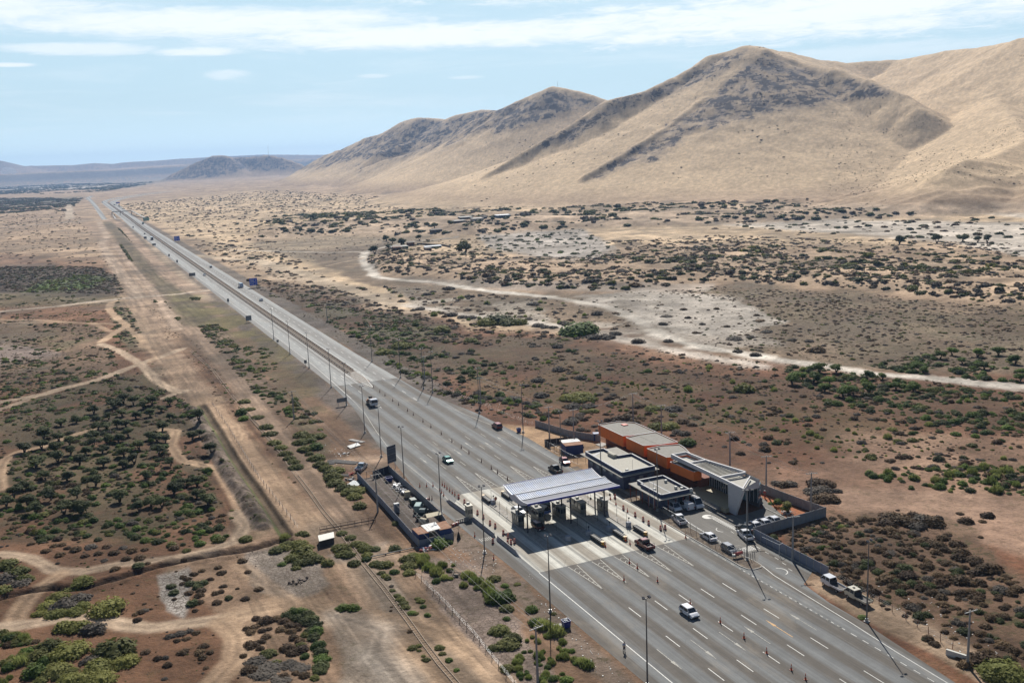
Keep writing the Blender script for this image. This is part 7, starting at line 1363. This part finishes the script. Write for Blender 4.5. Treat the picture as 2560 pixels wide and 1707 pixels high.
B('B5', [(1330,630,1.7,'lime'),(1410,620,1.7,'lime'),(1940,595,2.4,'lime'),(2010,590,2.0,'lime')], 'smaller yellow-green mound bush in the scrub beyond the navy offices', 'small mound bushes beyond the offices')
B('B5', [(560,510,2.4,'grey',.7),(660,505,2.6,'grey',.7),(1370,575,2.3,'grey'),(1230,580,2.3,'grey'),(2150,605,2.6,'grey'),(970,660,1.9,'brown'),(1640,700,2.4,'brown'),(1720,690,2.6,'brown'),(1780,720,1.6,'brown'),(1850,685,1.2,'brown'),(1540,705,1.3,'brown'),(1980,700,1.6,'brown'),(2230,720,1.8,'brown'),(1290,320,2.1,'grey'),(1090,245,2.4,'grey'),(900,340,2.2,'grey'),(930,480,2.6,'grey'),(1550,505,1.5,'brown'),(1680,505,1.3,'brown'),(1830,575,1.8,'brown'),(2270,920,2.2,'green'),(2240,830,1.8,'grey'),(1200,730,2.2,'grey'),(1290,790,1.4,'grey'),(790,590,.9,'brown'),(885,597,.8,'brown'),(1450,465,1.5,'grey'),(2140,660,1.3,'olive')], 'dark grey-brown bush in the scrub between highway and orange building', 'bushes in the scrub beyond the offices')
B('Z4', [(705,1165,3.2,'olive',1.2)], 'big rounded olive bush alone on the red soil right of centre', None); B('C2', [(2150,1390,3.2,'lime'),(2250,1440,2.4,'lime'),(2080,1440,1.8,'lime')], 'yellow-green mound bush in the lower right corner', 'mound bushes of the lower right corner')
B('C2', [(1855,80,1.5,'brown'),(2040,30,1.5,'brown'),(1935,425,1.4,'brown'),(2010,510,1.8,'brown'),(2080,500,1.7,'brown'),(1765,285,1.5,'brown'),(1800,350,1.6,'brown'),(1790,400,1.5,'brown'),(1650,230,1.3,'brown'),(1620,295,1.5,'brown'),(1800,600,1.7,'brown'),(1635,615,1.3,'brown'),(1610,550,1.2,'brown'),(1350,560,1.8,'brown'),(1170,590,1.8,'brown'),(1340,345,1.6,'brown'),(1180,170,1.7,'brown'),(960,70,1.3,'brown'),(1390,30,1.3,'brown'),(1695,195,.8,'brown'),(955,910,.9,'green',.5),(2290,670,1.2,'brown'),(2155,680,1.4,'grey'),(1980,1290,2.2,'brown')], 'large dark brown bush in or around the scrub patch right of the flatbed trucks', 'large bushes of the lower-right patch')
B('C2', [(1200,60,2.4,'brown'),(1280,80,2.6,'brown'),(1360,100,2.2,'brown'),(1180,110,1.8,'brown'),(1480,80,2.4,'grey'),(1560,100,2.2,'brown'),(1440,130,1.8,'grey')], 'very wide dark bush clump on the open ground right of the wall corner', 'wide clumps right of the wall corner')
B('F4', [(790,270,1.6,'brown'),(660,240,1.4,'grey'),(930,250,1.5,'grey'),(1480,240,2.4,'brown'),(1640,260,2.2,'brown'),(1400,400,2.2,'grey'),(1560,380,2.4,'grey'),(1500,570,2.2,'brown'),(1680,540,2.3,'brown'),(1800,580,1.6,'brown'),(1860,390,1.2,'grey')], 'dark bush clump just outside the garden wall', 'clumps outside the garden wall')
B('F4', [(680,620,.95,'green',1.5)], 'upright green garden bush behind the young tree', None); B('F4', [(540,640,.6,'green')], 'small green garden bush nearest the terminal', None)
o = bush(*G('F4',690,720), .75, 'brown', 'orange flowering bush in the garden bed', None, 1.2, crown_mesh('orange_bush', bush_lobes(np.random.default_rng(5)), 500, .1, LM['rust'], np.random.default_rng(6)), 'flowering_bush')
gx, gy = 135.6, 160.4; tree(gx, gy, 1.75, 'young olive-green tree in the white stone ring of the garden bed', 'olive')
t = thing('stone_ring', 'ring of white stones around the young garden tree', 'stone ring', (gx, gy, .05)); b = MB()
for i in range(150):
    a = random.uniform(0, 6.28); r = random.uniform(.3, 1.75); s = random.uniform(.06, .14); b.box((math.cos(a)*r, math.sin(a)*r*.95, .04), (s, s*1.3, s*.8), random.uniform(0, 3))
tag(b.build('stones', M('white_stone', (.50,.49,.47), .8, var=.2, sc=4), t), kind='stuff')
# trees of the left grove
TG = [(225,1000,2.7),(400,870,3.0),(385,965,2.6),(330,1140,3.0),(530,1085,2.8),(560,750,2.3),(700,720,2.2),(860,640,2.6),(1040,590,3.2),(1135,540,2.9),(1225,560,2.6),(1400,560,2.9),(1320,590,2.3),(840,880,2.6),(900,790,2.2),(975,790,2.3),(1075,770,2.4),(1160,760,2.3),(1490,800,2.4),(1830,740,2.9),(1440,900,2.5),(1765,885,2.2),(1830,865,2.1),(1940,1010,2.4),(1460,1010,2.4),(1280,970,2.3),(1140,1030,2.3),(790,1010,2.1),(650,1010,2.1),(640,930,2.3),(505,985,2.4),(730,1105,2.5),(540,890,2.3),(940,1000,2.2),(1570,1110,2.0),(1340,1240,1.9),(1130,1130,1.9),(1235,1095,2.4),(950,1115,2.2),(1600,1370,2.5),(1810,1300,2.2),(1810,1410,1.9),(1910,1480,2.6),(1100,1445,2.5),(1490,1495,2.2),(1385,1485,2.1),(710,1410,2.3),(880,1300,2.4),(745,1560,2.9),(590,1560,2.8),(260,1490,2.6),(470,1430,2.4),(130,1410,2.4),(200,1340,2.2),(330,1560,2.4),(1690,1300,2.1),(1010,900,2.2),(1090,900,2.2),(1180,850,2.3),(860,930,2.1),(1380,660,2.2),(1250,680,2.1),(1120,660,2.1),(1000,690,2.0),(1560,560,2.3),(1480,620,2.0),(1560,690,1.8),(420,1240,2.0),(620,1260,2.2),(1280,1530,2.1),(60,1480,2.2),(1370,880,2.0),(1520,900,1.8),(880,720,1.9)]
for i, (x, y, r) in enumerate(TG):
    p = G('B1', x, y); OCC.append((*p, 1.2)); tree(p[0], p[1], r, 'dark green umbrella-crowned tree in the grove left of the ditch' if i else 'tree with clear long shadow at the left end of the grove beside the pale track', 'dark', 'trees of the left grove' if i else None, .88)
TR = [(990,1130,2.6),(1050,1100,1.6),(1115,1115,2.3),(1150,1060,2.4),(1250,1060,2.1),(1210,1130,1.8),(1430,1100,2.0),(1440,1180,2.2),(1290,1205,2.4),(1350,1190,2.),(1180,1170,1.8),(1520,1100,1.5),(1700,1050,1.8),(1860,980,1.9),(1930,960,2.0),(2080,970,2.1),(2200,960,2.1),(2300,1010,2.2),(1760,1060,1.5),(1990,1010,1.6),(2120,1040,1.8),(2330,1110,1.8),(1600,1160,1.7),(1700,1170,1.9)]
for x, y, r in TR: p = G('Z4', x, y); OCC.append((*p, 1.)); tree(p[0], p[1], r*1.25, 'bright green small tree in the band beside the pale right-hand track', 'green', 'green trees beside the pale track', .9)
for c_, x, y, r, k, l in (('Z3',220,345,4.6,'dark','left one of two round trees beside the settlement track'),('Z3',272,365,4.3,'dark','right one of two round trees beside the settlement track'),('Z3',125,460,5.5,'dark','dark tree at the track fork before the huts'),('Z3',350,380,5.0,'dark','dark tree between the track and the tall reddish hut'),('Z3',885,475,8.0,'dark','big dark tree in the middle of the settlement plain'),('Z3',628,282,4.5,'dark','dark tree behind the flat plank hut'),('Z3',755,275,5.0,'dark','dark tree left of the white barns'),('Z3',1117,250,3.2,'green','small green tree inside the corral'),
    ('Z3',240,425,4.,'dark','small dark tree left of the long green hut'),('Z3',500,340,4.2,'dark','dark tree behind the pens'),
    ('Z4',1990,292,5.,'dark','isolated dark tree on the white salt flat, far right'),('Z4',2135,297,4.4,'dark','second isolated tree on the white salt flat, far right'),('Z4',2080,297,3.6,'dark','low tree between the two isolated salt-flat trees'),('Z4',1620,305,5.,'dark','dark tree at the near edge of the salt flat'),('Z4',1840,300,5.,'dark','spreading tree at the near edge of the salt flat')):
    p = G(c_, x, y); OCC.append((*p, r*.6)); tree(p[0], p[1], r, l, k)
B('Z3', [(1160,1025,7.0,'dark',.75)], 'big dark-topped bush in the olive clump right of the highway', None); B('Z3', [(1835,1115,8.5,'green',.7)], 'very large spreading green bush beside the pale wash', None)
B('Z3', [(1060,1045,5.,'lime'),(1250,1040,5.,'olive'),(1340,1040,4.5,'lime'),(690,1105,4.2,'olive'),(1980,1160,3.6,'grey'),(2070,1160,3.4,'grey'),(1900,1110,4.5,'green'),(1750,1120,4.0,'green'),(1715,1040,2.6,'grey'),(1500,1060,2.6,'grey'),(1555,1070,2.4,'grey'),(1625,1075,2.,'grey'),(915,815,2.8,'grey'),(1455,880,3.2,'grey'),(560,795,2.6,'grey'),(740,750,3.4,'grey'),(2150,1130,2.4,'grey'),(510,920,2.6,'grey'),(760,970,3.2,'grey'),(860,985,2.8,'grey'),(930,990,2.6,'grey'),(1990,965,2.6,'grey'),(350,855,2.2,'grey'),(1660,1235,2.6,'grey'),(350,1240,4.2,'olive'),(200,1290,3.6,'lime'),(930,1190,2.6,'olive')], 'rounded bush on the flats between highway and dunes', 'rounded bushes on the flats')
B('Z4', [(650,865,3.,'grey',.7),(1135,935,3.2,'brown'),(840,825,2.4,'grey',.7),(745,855,1.8,'grey'),(420,830,1.5,'brown'),(605,795,1.4,'brown'),(460,780,1.5,'grey'),(350,695,1.6,'brown'),(545,692,1.5,'brown'),(780,728,1.5,'brown'),(800,760,2.2,'brown',.6),(375,745,1.5,'brown'),(230,782,2.,'grey'),(990,872,1.6,'grey'),(1085,878,1.7,'grey'),(260,880,2.,'grey'),(80,885,2.6,'grey'),(670,940,1.8,'grey'),(770,960,2.,'grey'),(250,735,2.8,'grey',.6)], 'dark bush standing out on the white salt pan', 'bushes on the salt pan')
# --- scatter
def blocked(x, y, r):
    bad = (x > 79-r) & (x < 106.5+r) & (y > 255) & (y < 2000)
    bad |= (x > 68.8-r) & (x < 114+r) & (y > 40) & (y < 262)
    bad |= (x > 57.8-r) & (x < 70) & (y > 182) & (y < 236); bad |= (x > 108) & (x < 121.2+r) & (y > 128) & (y < 153.5); bad |= (x > 108) & (x < 137.5) & (y > 152) & (y < 235); bad |= (x > 118) & (x < 142.0+r) & (y > 153) & (y < 190)
    for P, w in TRACKS: 
        d, _ = seg_d(x, y, P); bad |= d < w*.48+r*.35
    return bad
PTS = []
def scatter(poly, dens, kinds, size, crop='O', clump=None, cap=26000, where='', world=False, hk=1.):
    P = poly if world else GS(crop, poly); xs = [p[0] for p in P]; ys = [p[1] for p in P]; A_ = abs(sum(P[i][0]*P[(i+1) % len(P)][1]-P[(i+1) % len(P)][0]*P[i][1] for i in range(len(P))))/2
    n = int(min(cap, A_*dens/1000.)); need = n; got = []
    for it in range(14):
        if need <= 0: break
        m = int(need*4+50); x = RNG.uniform(min(xs), max(xs), m); y = RNG.uniform(min(ys), max(ys), m); k = inpoly(x, y, P)
        if clump: k &= fbm(x, y, clump[0], 3, clump[2] if len(clump) > 2 else 71) > clump[1]
        x, y = x[k], y[k]; ox, oy = projO(x, y, np.zeros(x.shape)); k = (ox > -60) & (ox < 2420) & (oy < 1680); x, y = x[k], y[k]
        r = size[0]+(size[1]-size[0])*RNG.random(x.size)**2.2; k = ~blocked(x, y, r); x, y, r = x[k], y[k], r[k]
        for ax, ay, ar in OCC:
            if min(xs)-9 < ax < max(xs)+9 and min(ys)-9 < ay < max(ys)+9: k = np.hypot(x-ax, y-ay) > ar+.4*r; x, y, r = x[k], y[k], r[k]
        x, y, r = x[:need], y[:need], r[:need]; got.append((x, y, r)); need -= x.size
    if not got: return
    x = np.concatenate([g[0] for g in got]); y = np.concatenate([g[1] for g in got]); r = np.concatenate([g[2] for g in got]); names = list(kinds); pr = np.array([kinds[k] for k in names], float); pr /= pr.sum()
    kk = RNG.choice(len(names), x.size, p=pr); big = r > size[0]+(size[1]-size[0])*.75
    PTS.append((x, y, r, [names[i] for i in kk], where, hk))
# near fields
scatter([(0,860),(230,850),(420,900),(470,1000),(520,1200),(400,1225),(0,1240)], 160, dict(dark=3.5,green=4,olive=3,brown=3,grey=1), (.35,1.5), clump=(9,.36), where='scrub under the trees of the left grove')
scatter([(450,60),(1100,40),(1900,120),(2090,220),(1900,350),(1600,330),(1200,240),(700,210),(450,170)], 190, dict(green=4,olive=3,dark=2), (.6,1.5), 'C3', where='green belt below the left grove')
scatter([(0,0),(450,40),(430,250),(260,290),(0,250)], 60, dict(green=3,olive=2,brown=2), (.5,1.4), 'C3', where='green belt below the left grove')
scatter([(-100,1080),(0,1080),(330,1180),(500,1400),(700,1450),(700,1650),(-100,1650)], 260, dict(green=4,olive=3,reed=1.2,brown=1), (.6,1.5), 'C3', where='thicket in the bottom-left corner')
scatter([(0,720),(280,705),(300,790),(240,830),(0,900)], 40, dict(green=2,olive=2,dark=3,brown=3), (.4,1.6), clump=(16,.42), where='scrub left of the pale track fork')
scatter([(270,705),(325,715),(375,795),(300,800),(255,760)], 45, dict(dark=3,green=2,brown=1), (.6,1.6), where='bushy triangle inside the track fork')
scatter([(0,830),(330,800),(300,820),(230,860),(0,925)], 45, dict(olive=2,dark=3,green=2,brown=1), (.5,1.7), clump=(12,.42), where='dark scrub above the pale left track')
scatter([(-80,612),(220,612),(292,645),(280,676),(-80,668)], 90, dict(dark=3,brown=4,grey=2), (.6,1.9), where='dark marsh at the left edge')
scatter([(90,648),(190,630),(250,642),(180,668),(60,672)], 40, dict(reed=3,green=2), (.8,1.8), where='bright green patch in the dark marsh')
scatter([(-60,675),(280,680),(290,695),(-60,715)], 18, dict(olive=3,dark=2), (.6,1.8), clump=(14,.45), where='scrub below the dark marsh')
scatter([(-80,500),(170,485),(235,560),(270,610),(-80,612)], 3.2, dict(brown=3,grey=2,dark=2), (.7,2.6), where='pale sandy plain at the left')
scatter([(-200,455),(190,455),(160,485),(-200,500)], 4.5, dict(dark=4,brown=2), (1.5,6), clump=(60,.45), cap=5000, where='distant scrub at the left horizon')
scatter([(-250,428),(360,420),(240,440),(-250,460)], 1.0, dict(dark=4), (4,13), clump=(200,.5), cap=4200, where='far tree lines at the left horizon')
scatter([(345,690),(400,680),(520,760),(600,900),(560,930),(440,760)], 55, dict(olive=3,green=1.5,dark=3,brown=1), (.5,1.8), clump=(10,.38), where='green strip between railway and highway')
scatter([(250,520),(300,530),(360,600),(460,690),(400,690),(300,600)], 30, dict(dark=3,olive=3), (.6,2.0), clump=(14,.42), where='scrub strip beside the upper railway')
scatter([(430,700),(560,800),(680,910),(740,970),(690,980),(560,880),(450,760)], 60, dict(olive=3,green=2,lime=.6,brown=1), (.4,1.6), clump=(9,.38), where='olive grass strip left of the highway')
scatter([(0,60),(160,0),(320,90),(340,300),(250,340),(90,260)], 75, dict(olive=3,green=3,dark=1), (.5,1.8), 'B2', clump=(7,.42), where='green strip beside the upper lamp masts')
scatter([(240,430),(450,430),(560,540),(700,640),(700,750),(560,760),(340,700),(180,480)], 80, dict(dark=2,olive=3,green=2), (.6,1.8), 'B2', clump=(7,.42), where='olive thicket left of the billboard')
scatter([(1750,60),(1900,100),(2350,600),(2250,720),(2150,650),(1800,150)], 30, dict(green=3,olive=3,brown=1), (.4,1.1), 'B1', where='bushes between ditch road and railway')
scatter([(380,1080),(520,1040),(640,1020),(730,1120),(700,1240),(500,1180)], 8, dict(olive=2,brown=1), (.3,.8), where='sparse bushes on the ditch road verge')
scatter([(400,1090),(520,1060),(660,1050),(830,1210),(850,1300),(760,1370),(620,1477),(280,1500),(280,1320),(360,1180)], 420, dict(reed=6,green=2), (.45,1.0), 'C1', where='reed bed at the bottom centre')
scatter([(0,600),(300,760),(640,1100),(500,1000),(0,720)], 25, dict(reed=2,olive=2), (.25,.7), 'C1', where='reeds on the bottom-centre verge')
# right-hand fields
scatter([(700,700),(900,720),(1050,770),(1160,860),(1050,880),(940,840),(780,760)], 75, dict(green=4,dark=4,grey=2), (.6,2.0), clump=(16,.38), where='green scrub right of the highway')
scatter([(780,820),(900,830),(1000,870),(1230,930),(1260,970),(1100,930),(900,880)], 85, dict(green=2,dark=3,grey=4,lime=.4,reed=1), (.5,1.9), clump=(11,.40), where='scrub along the right verge of the widening road')
scatter([(560,640),(760,660),(1000,735),(1400,780),(1300,800),(1000,790),(800,720),(620,680)], 60, dict(grey=3,brown=4,olive=2.5), (.5,2.0), where='scrub between highway and pale wash')
scatter([(900,880),(1290,800),(1560,810),(2352,900),(2352,1130),(1900,1050),(1500,960),(1150,960)], 60, dict(brown=5,grey=2.5,green=1.2,olive=2.5,reed=.6), (.3,1.6), where='red-brown scrub plain on the right')
scatter([(1150,880),(1400,870),(2000,1000),(2352,1060),(2352,1100),(1800,1020),(1300,940)], 60, dict(reed=4,olive=2,green=1), (.3,.8), clump=(16,.52,19), where='green tufts on the red-brown plain')
scatter([(1220,940),(1500,950),(1900,1060),(1780,1090),(1500,990),(1300,990)], 45, dict(brown=4,grey=4,olive=1,green=.6), (.4,1.9), where='scrub just beyond the offices')
scatter([(1770,1010),(2000,1040),(2400,1060),(2400,1110),(2000,1080),(1850,1060)], 40, dict(brown=2,dark=2,grey=2), (.6,1.8), clump=(12,.5), where='scrub beyond the terminal')
scatter([(1960,1085),(2400,1065),(2420,1140),(2100,1125)], 190, dict(green=5,reed=2,dark=1), (.6,1.6), clump=(10,.36), where='bright green patch at the right edge')
scatter([(1740,1165),(1770,1240),(1830,1300),(1880,1260),(1900,1190),(1840,1170)], 160, dict(brown=6,dark=2,green=1), (.5,1.2), where='dark scrub right of the concrete wall')
scatter([(1770,1180),(1840,1170),(2010,1190),(2130,1230),(2250,1290),(2400,1370),(2400,1600),(2250,1560),(2080,1440),(1920,1330),(1850,1270)], 260, dict(brown=7,dark=1.5,grey=1), (.5,1.35), where='dark scrub patch right of the flatbed trucks')
scatter([(1870,1210),(1960,1210),(1960,1260),(1880,1260)], 200, dict(green=3,reed=2), (.4,.9), clump=(5,.5), where='light green spot in the dark scrub patch')
scatter([(1900,1110),(2400,1150),(2400,1330),(2200,1250),(2000,1180)], 7, dict(brown=4,grey=1), (.5,1.3), where='open pale soil right of the garden wall')
scatter([(1800,840),(1960,845),(2150,880),(2352,905),(2400,1010),(2150,985),(1900,930),(1820,880)], 120, dict(green=5,dark=4,olive=2), (.6,2.0), clump=(14,.38), where='green band beside the pale right-hand track')
scatter([(1950,830),(2352,800),(2352,880),(2100,860)], 110, dict(green=3,dark=3), (.7,1.9), clump=(14,.40), where='green trees beyond the pale track')
scatter([(1480,672),(1640,658),(2000,676),(2352,710),(2500,730),(2500,860),(2352,850),(2000,840),(1600,790),(1790,737),(1700,690)], 95, dict(brown=5,grey=3,olive=2), (.25,1.3), where='brown flats beyond the pale track')
scatter([(1300,685),(1480,668),(1620,672),(1700,690),(1790,737),(1700,765),(1560,775),(1480,735)], 24, dict(brown=4,dark=2), (.3,1.1), where='white salt pan')
scatter([(880,660),(1250,685),(1420,715),(1480,760),(1300,760),(1000,730)], 26, dict(grey=3,brown=3,reed=1), (.5,2.2), where='pale flats left of the salt pan')
scatter([(1080,532),(1330,525),(1400,560),(1430,590),(1300,600),(1100,575)], 7., dict(dark=4,green=1), (.8,3.4), where='pale plain behind the big settlement tree')
scatter([(900,555),(1080,545),(1150,600),(1000,600),(860,590)], 5.5, dict(dark=3,brown=2), (1.,3.6), where='settlement ground')
scatter(DUNE[:3]+[(1350,600),(1650,575),(2000,600),(2352,610),(2500,700),(2352,706),(2000,668),(1640,646),(1400,668),(1100,654),(880,628)], 52, dict(dark=2,olive=1.5,grey=4,brown=4), (.6,2.6), where='bush-covered dunes', clump=(26,.38))
scatter([(880,612),(1400,640),(1640,625),(2000,650),(2352,680),(2352,705),(2000,668),(1640,648),(1400,670),(1100,656)], 26, dict(dark=3,olive=2,grey=3,brown=3), (1.2,3.6), where='front slope of the bushy dunes', cap=2500)
scatter([(1250,585),(1800,575),(2352,600),(2352,650),(1500,620)], 9, dict(olive=3,dark=2), (1.5,3.8), clump=(40,.5), where='green crest of the dunes')
scatter([(1400,555),(1650,540),(2352,560),(2500,600),(1900,590),(1450,590)], 22, dict(dark=2,brown=3,grey=4), (.7,2.6), where='flat sand before the salt flat')
scatter([(1600,505),(2500,500),(2500,560),(1900,545),(1650,530)], 2.6, dict(dark=3,brown=2), (1.,4.4), where='white salt flat at the far right')
scatter([(560,556),(620,520),(800,505),(1100,495),(1500,482),(2500,468),(2500,485),(2352,492),(1900,507),(1500,522),(1300,526),(1050,545),(760,543)], 6.5, dict(dark=4,grey=2,olive=1), (1.4,5.6), where='bushy dune step below the mountains', clump=(45,.42), cap=5200)
scatter([(560,505),(720,490),(1050,485),(1000,505),(750,520)], 8, dict(dark=3,olive=2), (2.,6.5), clump=(60,.45), where='dark scrub bands in the sand plain', cap=2500)
scatter([(260,470),(620,440),(1100,470),(1700,462),(2500,455),(2500,470),(1500,482),(900,500),(620,560),(760,640),(1000,715),(820,690),(560,610),(400,530)], 3.4, dict(dark=3,brown=3,grey=2), (.9,3.6), where='wide sand plain below the mountains', cap=16000)
scatter([(420,560),(620,570),(760,640),(1000,720),(1150,755),(900,725),(620,650)], 11, dict(brown=3,grey=3,dark=1), (.7,2.6), where='pale wash right of the highway')
scatter([(560,540),(1000,540),(830,590),(640,610)], 5, dict(grey=3,brown=2), (.6,1.6), where='brown field before the settlement')
scatter([(560,640),(1000,740),(1500,800),(2400,900),(2450,1150),(1900,1060),(1300,960),(900,890),(700,760)], 70, dict(brown=5,grey=4,olive=1.5,reed=.4), (.18,.6), clump=(30,.42,5), where='low stubble on the right-hand plain')
scatter([(0,700),(330,690),(560,880),(640,1180),(480,1230),(0,1260)], 60, dict(brown=5,grey=3,olive=2), (.18,.6), clump=(20,.40,6), where='low stubble on the left-hand plain')
scatter([(0,1230),(560,1230),(760,1567),(0,1567)], 35, dict(brown=4,grey=3,olive=1), (.12,.4), clump=(12,.42,7), where='low stubble of the lower left')
# specks on the mountain slopes
def slope(n, D0, D1, a0, a1, thr, size):
    D_ = RNG.uniform(D0, D1, n); A_ = np.radians(RNG.uniform(a0, a1, n)); x = np.sin(A_)*D_; y = np.cos(A_)*D_; k = (fbm(x, y, 140., 3, 3) > thr) & (Hm(x, y) > 4); x, y = x[k], y[k]
    r = size[0]+(size[1]-size[0])*RNG.random(x.size)**3; PTS.append((x, y, r, ['brown' if q < .5 else 'dark' for q in RNG.random(x.size)], 'sandy mountain slope', .7))
slope(3600, 1150, 2100, 42, 53, .48, (.4,1.5)); slope(900, 1500, 2600, 22, 40, .5, (.7,2.6))
ALL = []
for x, y, r, ks, wh, hk in PTS:
    mt = wh == 'sandy mountain slope'; z = H(x, y, mt)
    if len(x): ALL.append((x, y, z, r, ks, [wh]*len(x), np.full(len(x), hk)))
AX = np.concatenate([a[0] for a in ALL]); AY = np.concatenate([a[1] for a in ALL]); AZ_ = np.concatenate([a[2] for a in ALL]); AR = np.concatenate([a[3] for a in ALL]); AK = np.array(sum([a[4] for a in ALL], [])); AW = sum([a[5] for a in ALL], [])
ox, oy = projO(AX, AY, AZ_); inf = (ox > -8) & (ox < 2360) & (oy < 1575); DD = np.hypot(AX, AY); scr = np.where(inf, AR/DD, 0); NIND = 300
hold = bpy.data.collections.new('plant_sources'); made = {}
QUAL = {'brown':'dark brown','olive':'olive','green':'green','lime':'yellow-green','grey':'dry grey','dark':'dark green','reed':'tufted green'}
for k in KN:
    idx = np.where(AK == k)[0]; 
    if not len(idx): continue
    used = sum(1 for o in SC.objects if o.name.split('.')[0] == KN[k]); order = idx[np.argsort(-scr[idx])]; near_ = order[:max(0, NIND-used)]; rest = order[max(0, NIND-used):]
    for i in near_:
        o = bpy.data.objects.new(KN[k], random.choice(NEARM[k] if DD[i] < 500 else FARM[k])); COL.objects.link(o); o.location = (AX[i], AY[i], AZ_[i]-.04*AR[i]); o.rotation_euler = (0, 0, random.uniform(0, 6.28)); s = AR[i]*1.05; o.scale = (s*random.uniform(.9,1.15), s*random.uniform(.9,1.15), s*random.uniform(.8,1.15))
        tag(o, '%s %s in the %s' % (QUAL[k], 'clump' if k == 'reed' else 'bush', AW[i]), CAT[k], '%s plants of the %s' % (QUAL[k], AW[i]))
    if not len(rest): continue
    vc = bpy.data.collections.new('src_'+KN[k])
    # near ones of the rest keep the detailed crown, far ones the light one
    for q, mm in enumerate(NEARM[k][:3]+FARM[k]):
        so = bpy.data.objects.new('a%d_%s' % (q, k), mm); vc.objects.link(so)
    me = bpy.data.meshes.new('plants_'+k); me.vertices.add(len(rest)); me.vertices.foreach_set('co', np.stack([AX[rest], AY[rest], AZ_[rest]-.04*AR[rest]], -1).astype(np.float32).ravel())
    for nm, ty, arr in (('sc', 'FLOAT_VECTOR', np.stack([AR[rest]*RNG.uniform(.9,1.2,len(rest)), AR[rest]*RNG.uniform(.9,1.2,len(rest)), AR[rest]*RNG.uniform(.75,1.1,len(rest))], -1)*1.05), ('rot', 'FLOAT_VECTOR', np.stack([np.zeros(len(rest)), np.zeros(len(rest)), RNG.uniform(0, 6.28, len(rest))], -1)), ('vi', 'INT', np.where(DD[rest] < 330, RNG.integers(0, 3, len(rest)), RNG.integers(3, 6, len(rest))))):
        at = me.attributes.new(nm, ty, 'POINT'); at.data.foreach_set('vector' if ty == 'FLOAT_VECTOR' else 'value', (arr.astype(np.float32) if ty != 'INT' else arr.astype(np.int32)).ravel())
    so = bpy.data.objects.new({'brown':'dry_scrub','olive':'olive_scrub','green':'green_scrub','lime':'lime_scrub','grey':'grey_scrub','dark':'dark_scrub','reed':'reed_cover'}[k], me); COL.objects.link(so)
    tag(so, 'thousands of small %s plants spread over the plain and dunes' % QUAL[k], 'scrub', kind='stuff')
    ng = bpy.data.node_groups.new('place_'+k, 'GeometryNodeTree'); ng.interface.new_socket('Geometry', in_out='INPUT', socket_type='NodeSocketGeometry'); ng.interface.new_socket('Geometry', in_out='OUTPUT', socket_type='NodeSocketGeometry')
    gi = ng.nodes.new('NodeGroupInput'); go = ng.nodes.new('NodeGroupOutput'); ip = ng.nodes.new('GeometryNodeInstanceOnPoints'); ci = ng.nodes.new('GeometryNodeCollectionInfo'); ci.inputs['Collection'].default_value = vc; ci.inputs['Separate Children'].default_value = True; ci.inputs['Reset Children'].default_value = True
    def na(nm, ty): n_ = ng.nodes.new('GeometryNodeInputNamedAttribute'); n_.data_type = ty; n_.inputs[0].default_value = nm; return n_.outputs[0]
    ng.links.new(gi.outputs[0], ip.inputs['Points']); ng.links.new(ci.outputs[0], ip.inputs['Instance']); ip.inputs['Pick Instance'].default_value = True; ng.links.new(na('vi', 'INT'), ip.inputs['Instance Index']); ng.links.new(na('rot', 'FLOAT_VECTOR'), ip.inputs['Rotation']); ng.links.new(na('sc', 'FLOAT_VECTOR'), ip.inputs['Scale']); ng.links.new(ip.outputs[0], go.inputs[0])
    so.modifiers.new('place', 'NODES').node_group = ng
print('plants', len(AX), {k: int((AK == k).sum()) for k in KN})

# windblown litter along the right-hand verge and by the yard
def litter(lab, polys, n, seed):
    rs = random.Random(seed); b = MB()
    for crop, P in polys:
        W_ = GS(crop, P); xs = [p[0] for p in W_]; ys = [p[1] for p in W_]
        for i in range(n):
            x, y = rs.uniform(min(xs), max(xs)), rs.uniform(min(ys), max(ys))
            if not inpoly(np.array([x]), np.array([y]), W_)[0]: continue
            s = rs.uniform(.06, .22); b.box((x, y, hz(x, y)+.05), (s, s*rs.uniform(.4,1.4), .05), rs.uniform(0, 3))
    tag(b.build('litter', M('litter_white', (.62,.60,.56), .7, var=.4, sc=1.), None), lab, 'litter', kind='stuff')
litter('scattered white and grey litter along the verges', [('C2', [(1050,620),(1400,640),(2000,1000),(2150,1260),(1750,1200),(1300,900)]), ('B5', [(150,380),(700,600),(850,700),(600,640),(200,480)]), ('C4', [(1900,300),(2350,400),(2350,560),(1900,480)]), ('C1', [(400,500),(700,900),(1300,1477),(1100,1477),(600,1000)]), ('B2', [(700,900),(1150,1000),(1100,1300),(750,1200)])], 150, 5)
# ------------------------------------------------------------------ the air: thin bluish marine haze
hb = MB().bb(-15200, 15200, -15200, 15200, -60, 345).build('haze', M('haze_tmp')); hm = bpy.data.materials.new('haze_air'); hm.use_nodes = True; T = NT(hm.node_tree); T.n.clear()
pv = T.new('ShaderNodeVolumePrincipled'); pv.inputs['Color'].default_value = (.40,.62,1.,1); pv.inputs['Density'].default_value = 6.2e-5; pv.inputs['Anisotropy'].default_value = .25
ho = T.new('ShaderNodeOutputMaterial'); T.l.new(pv.outputs[0], ho.inputs['Volume']); hb.data.materials[0] = hm; tag(hb, 'thin bluish haze over the valley', 'haze', kind='stuff')
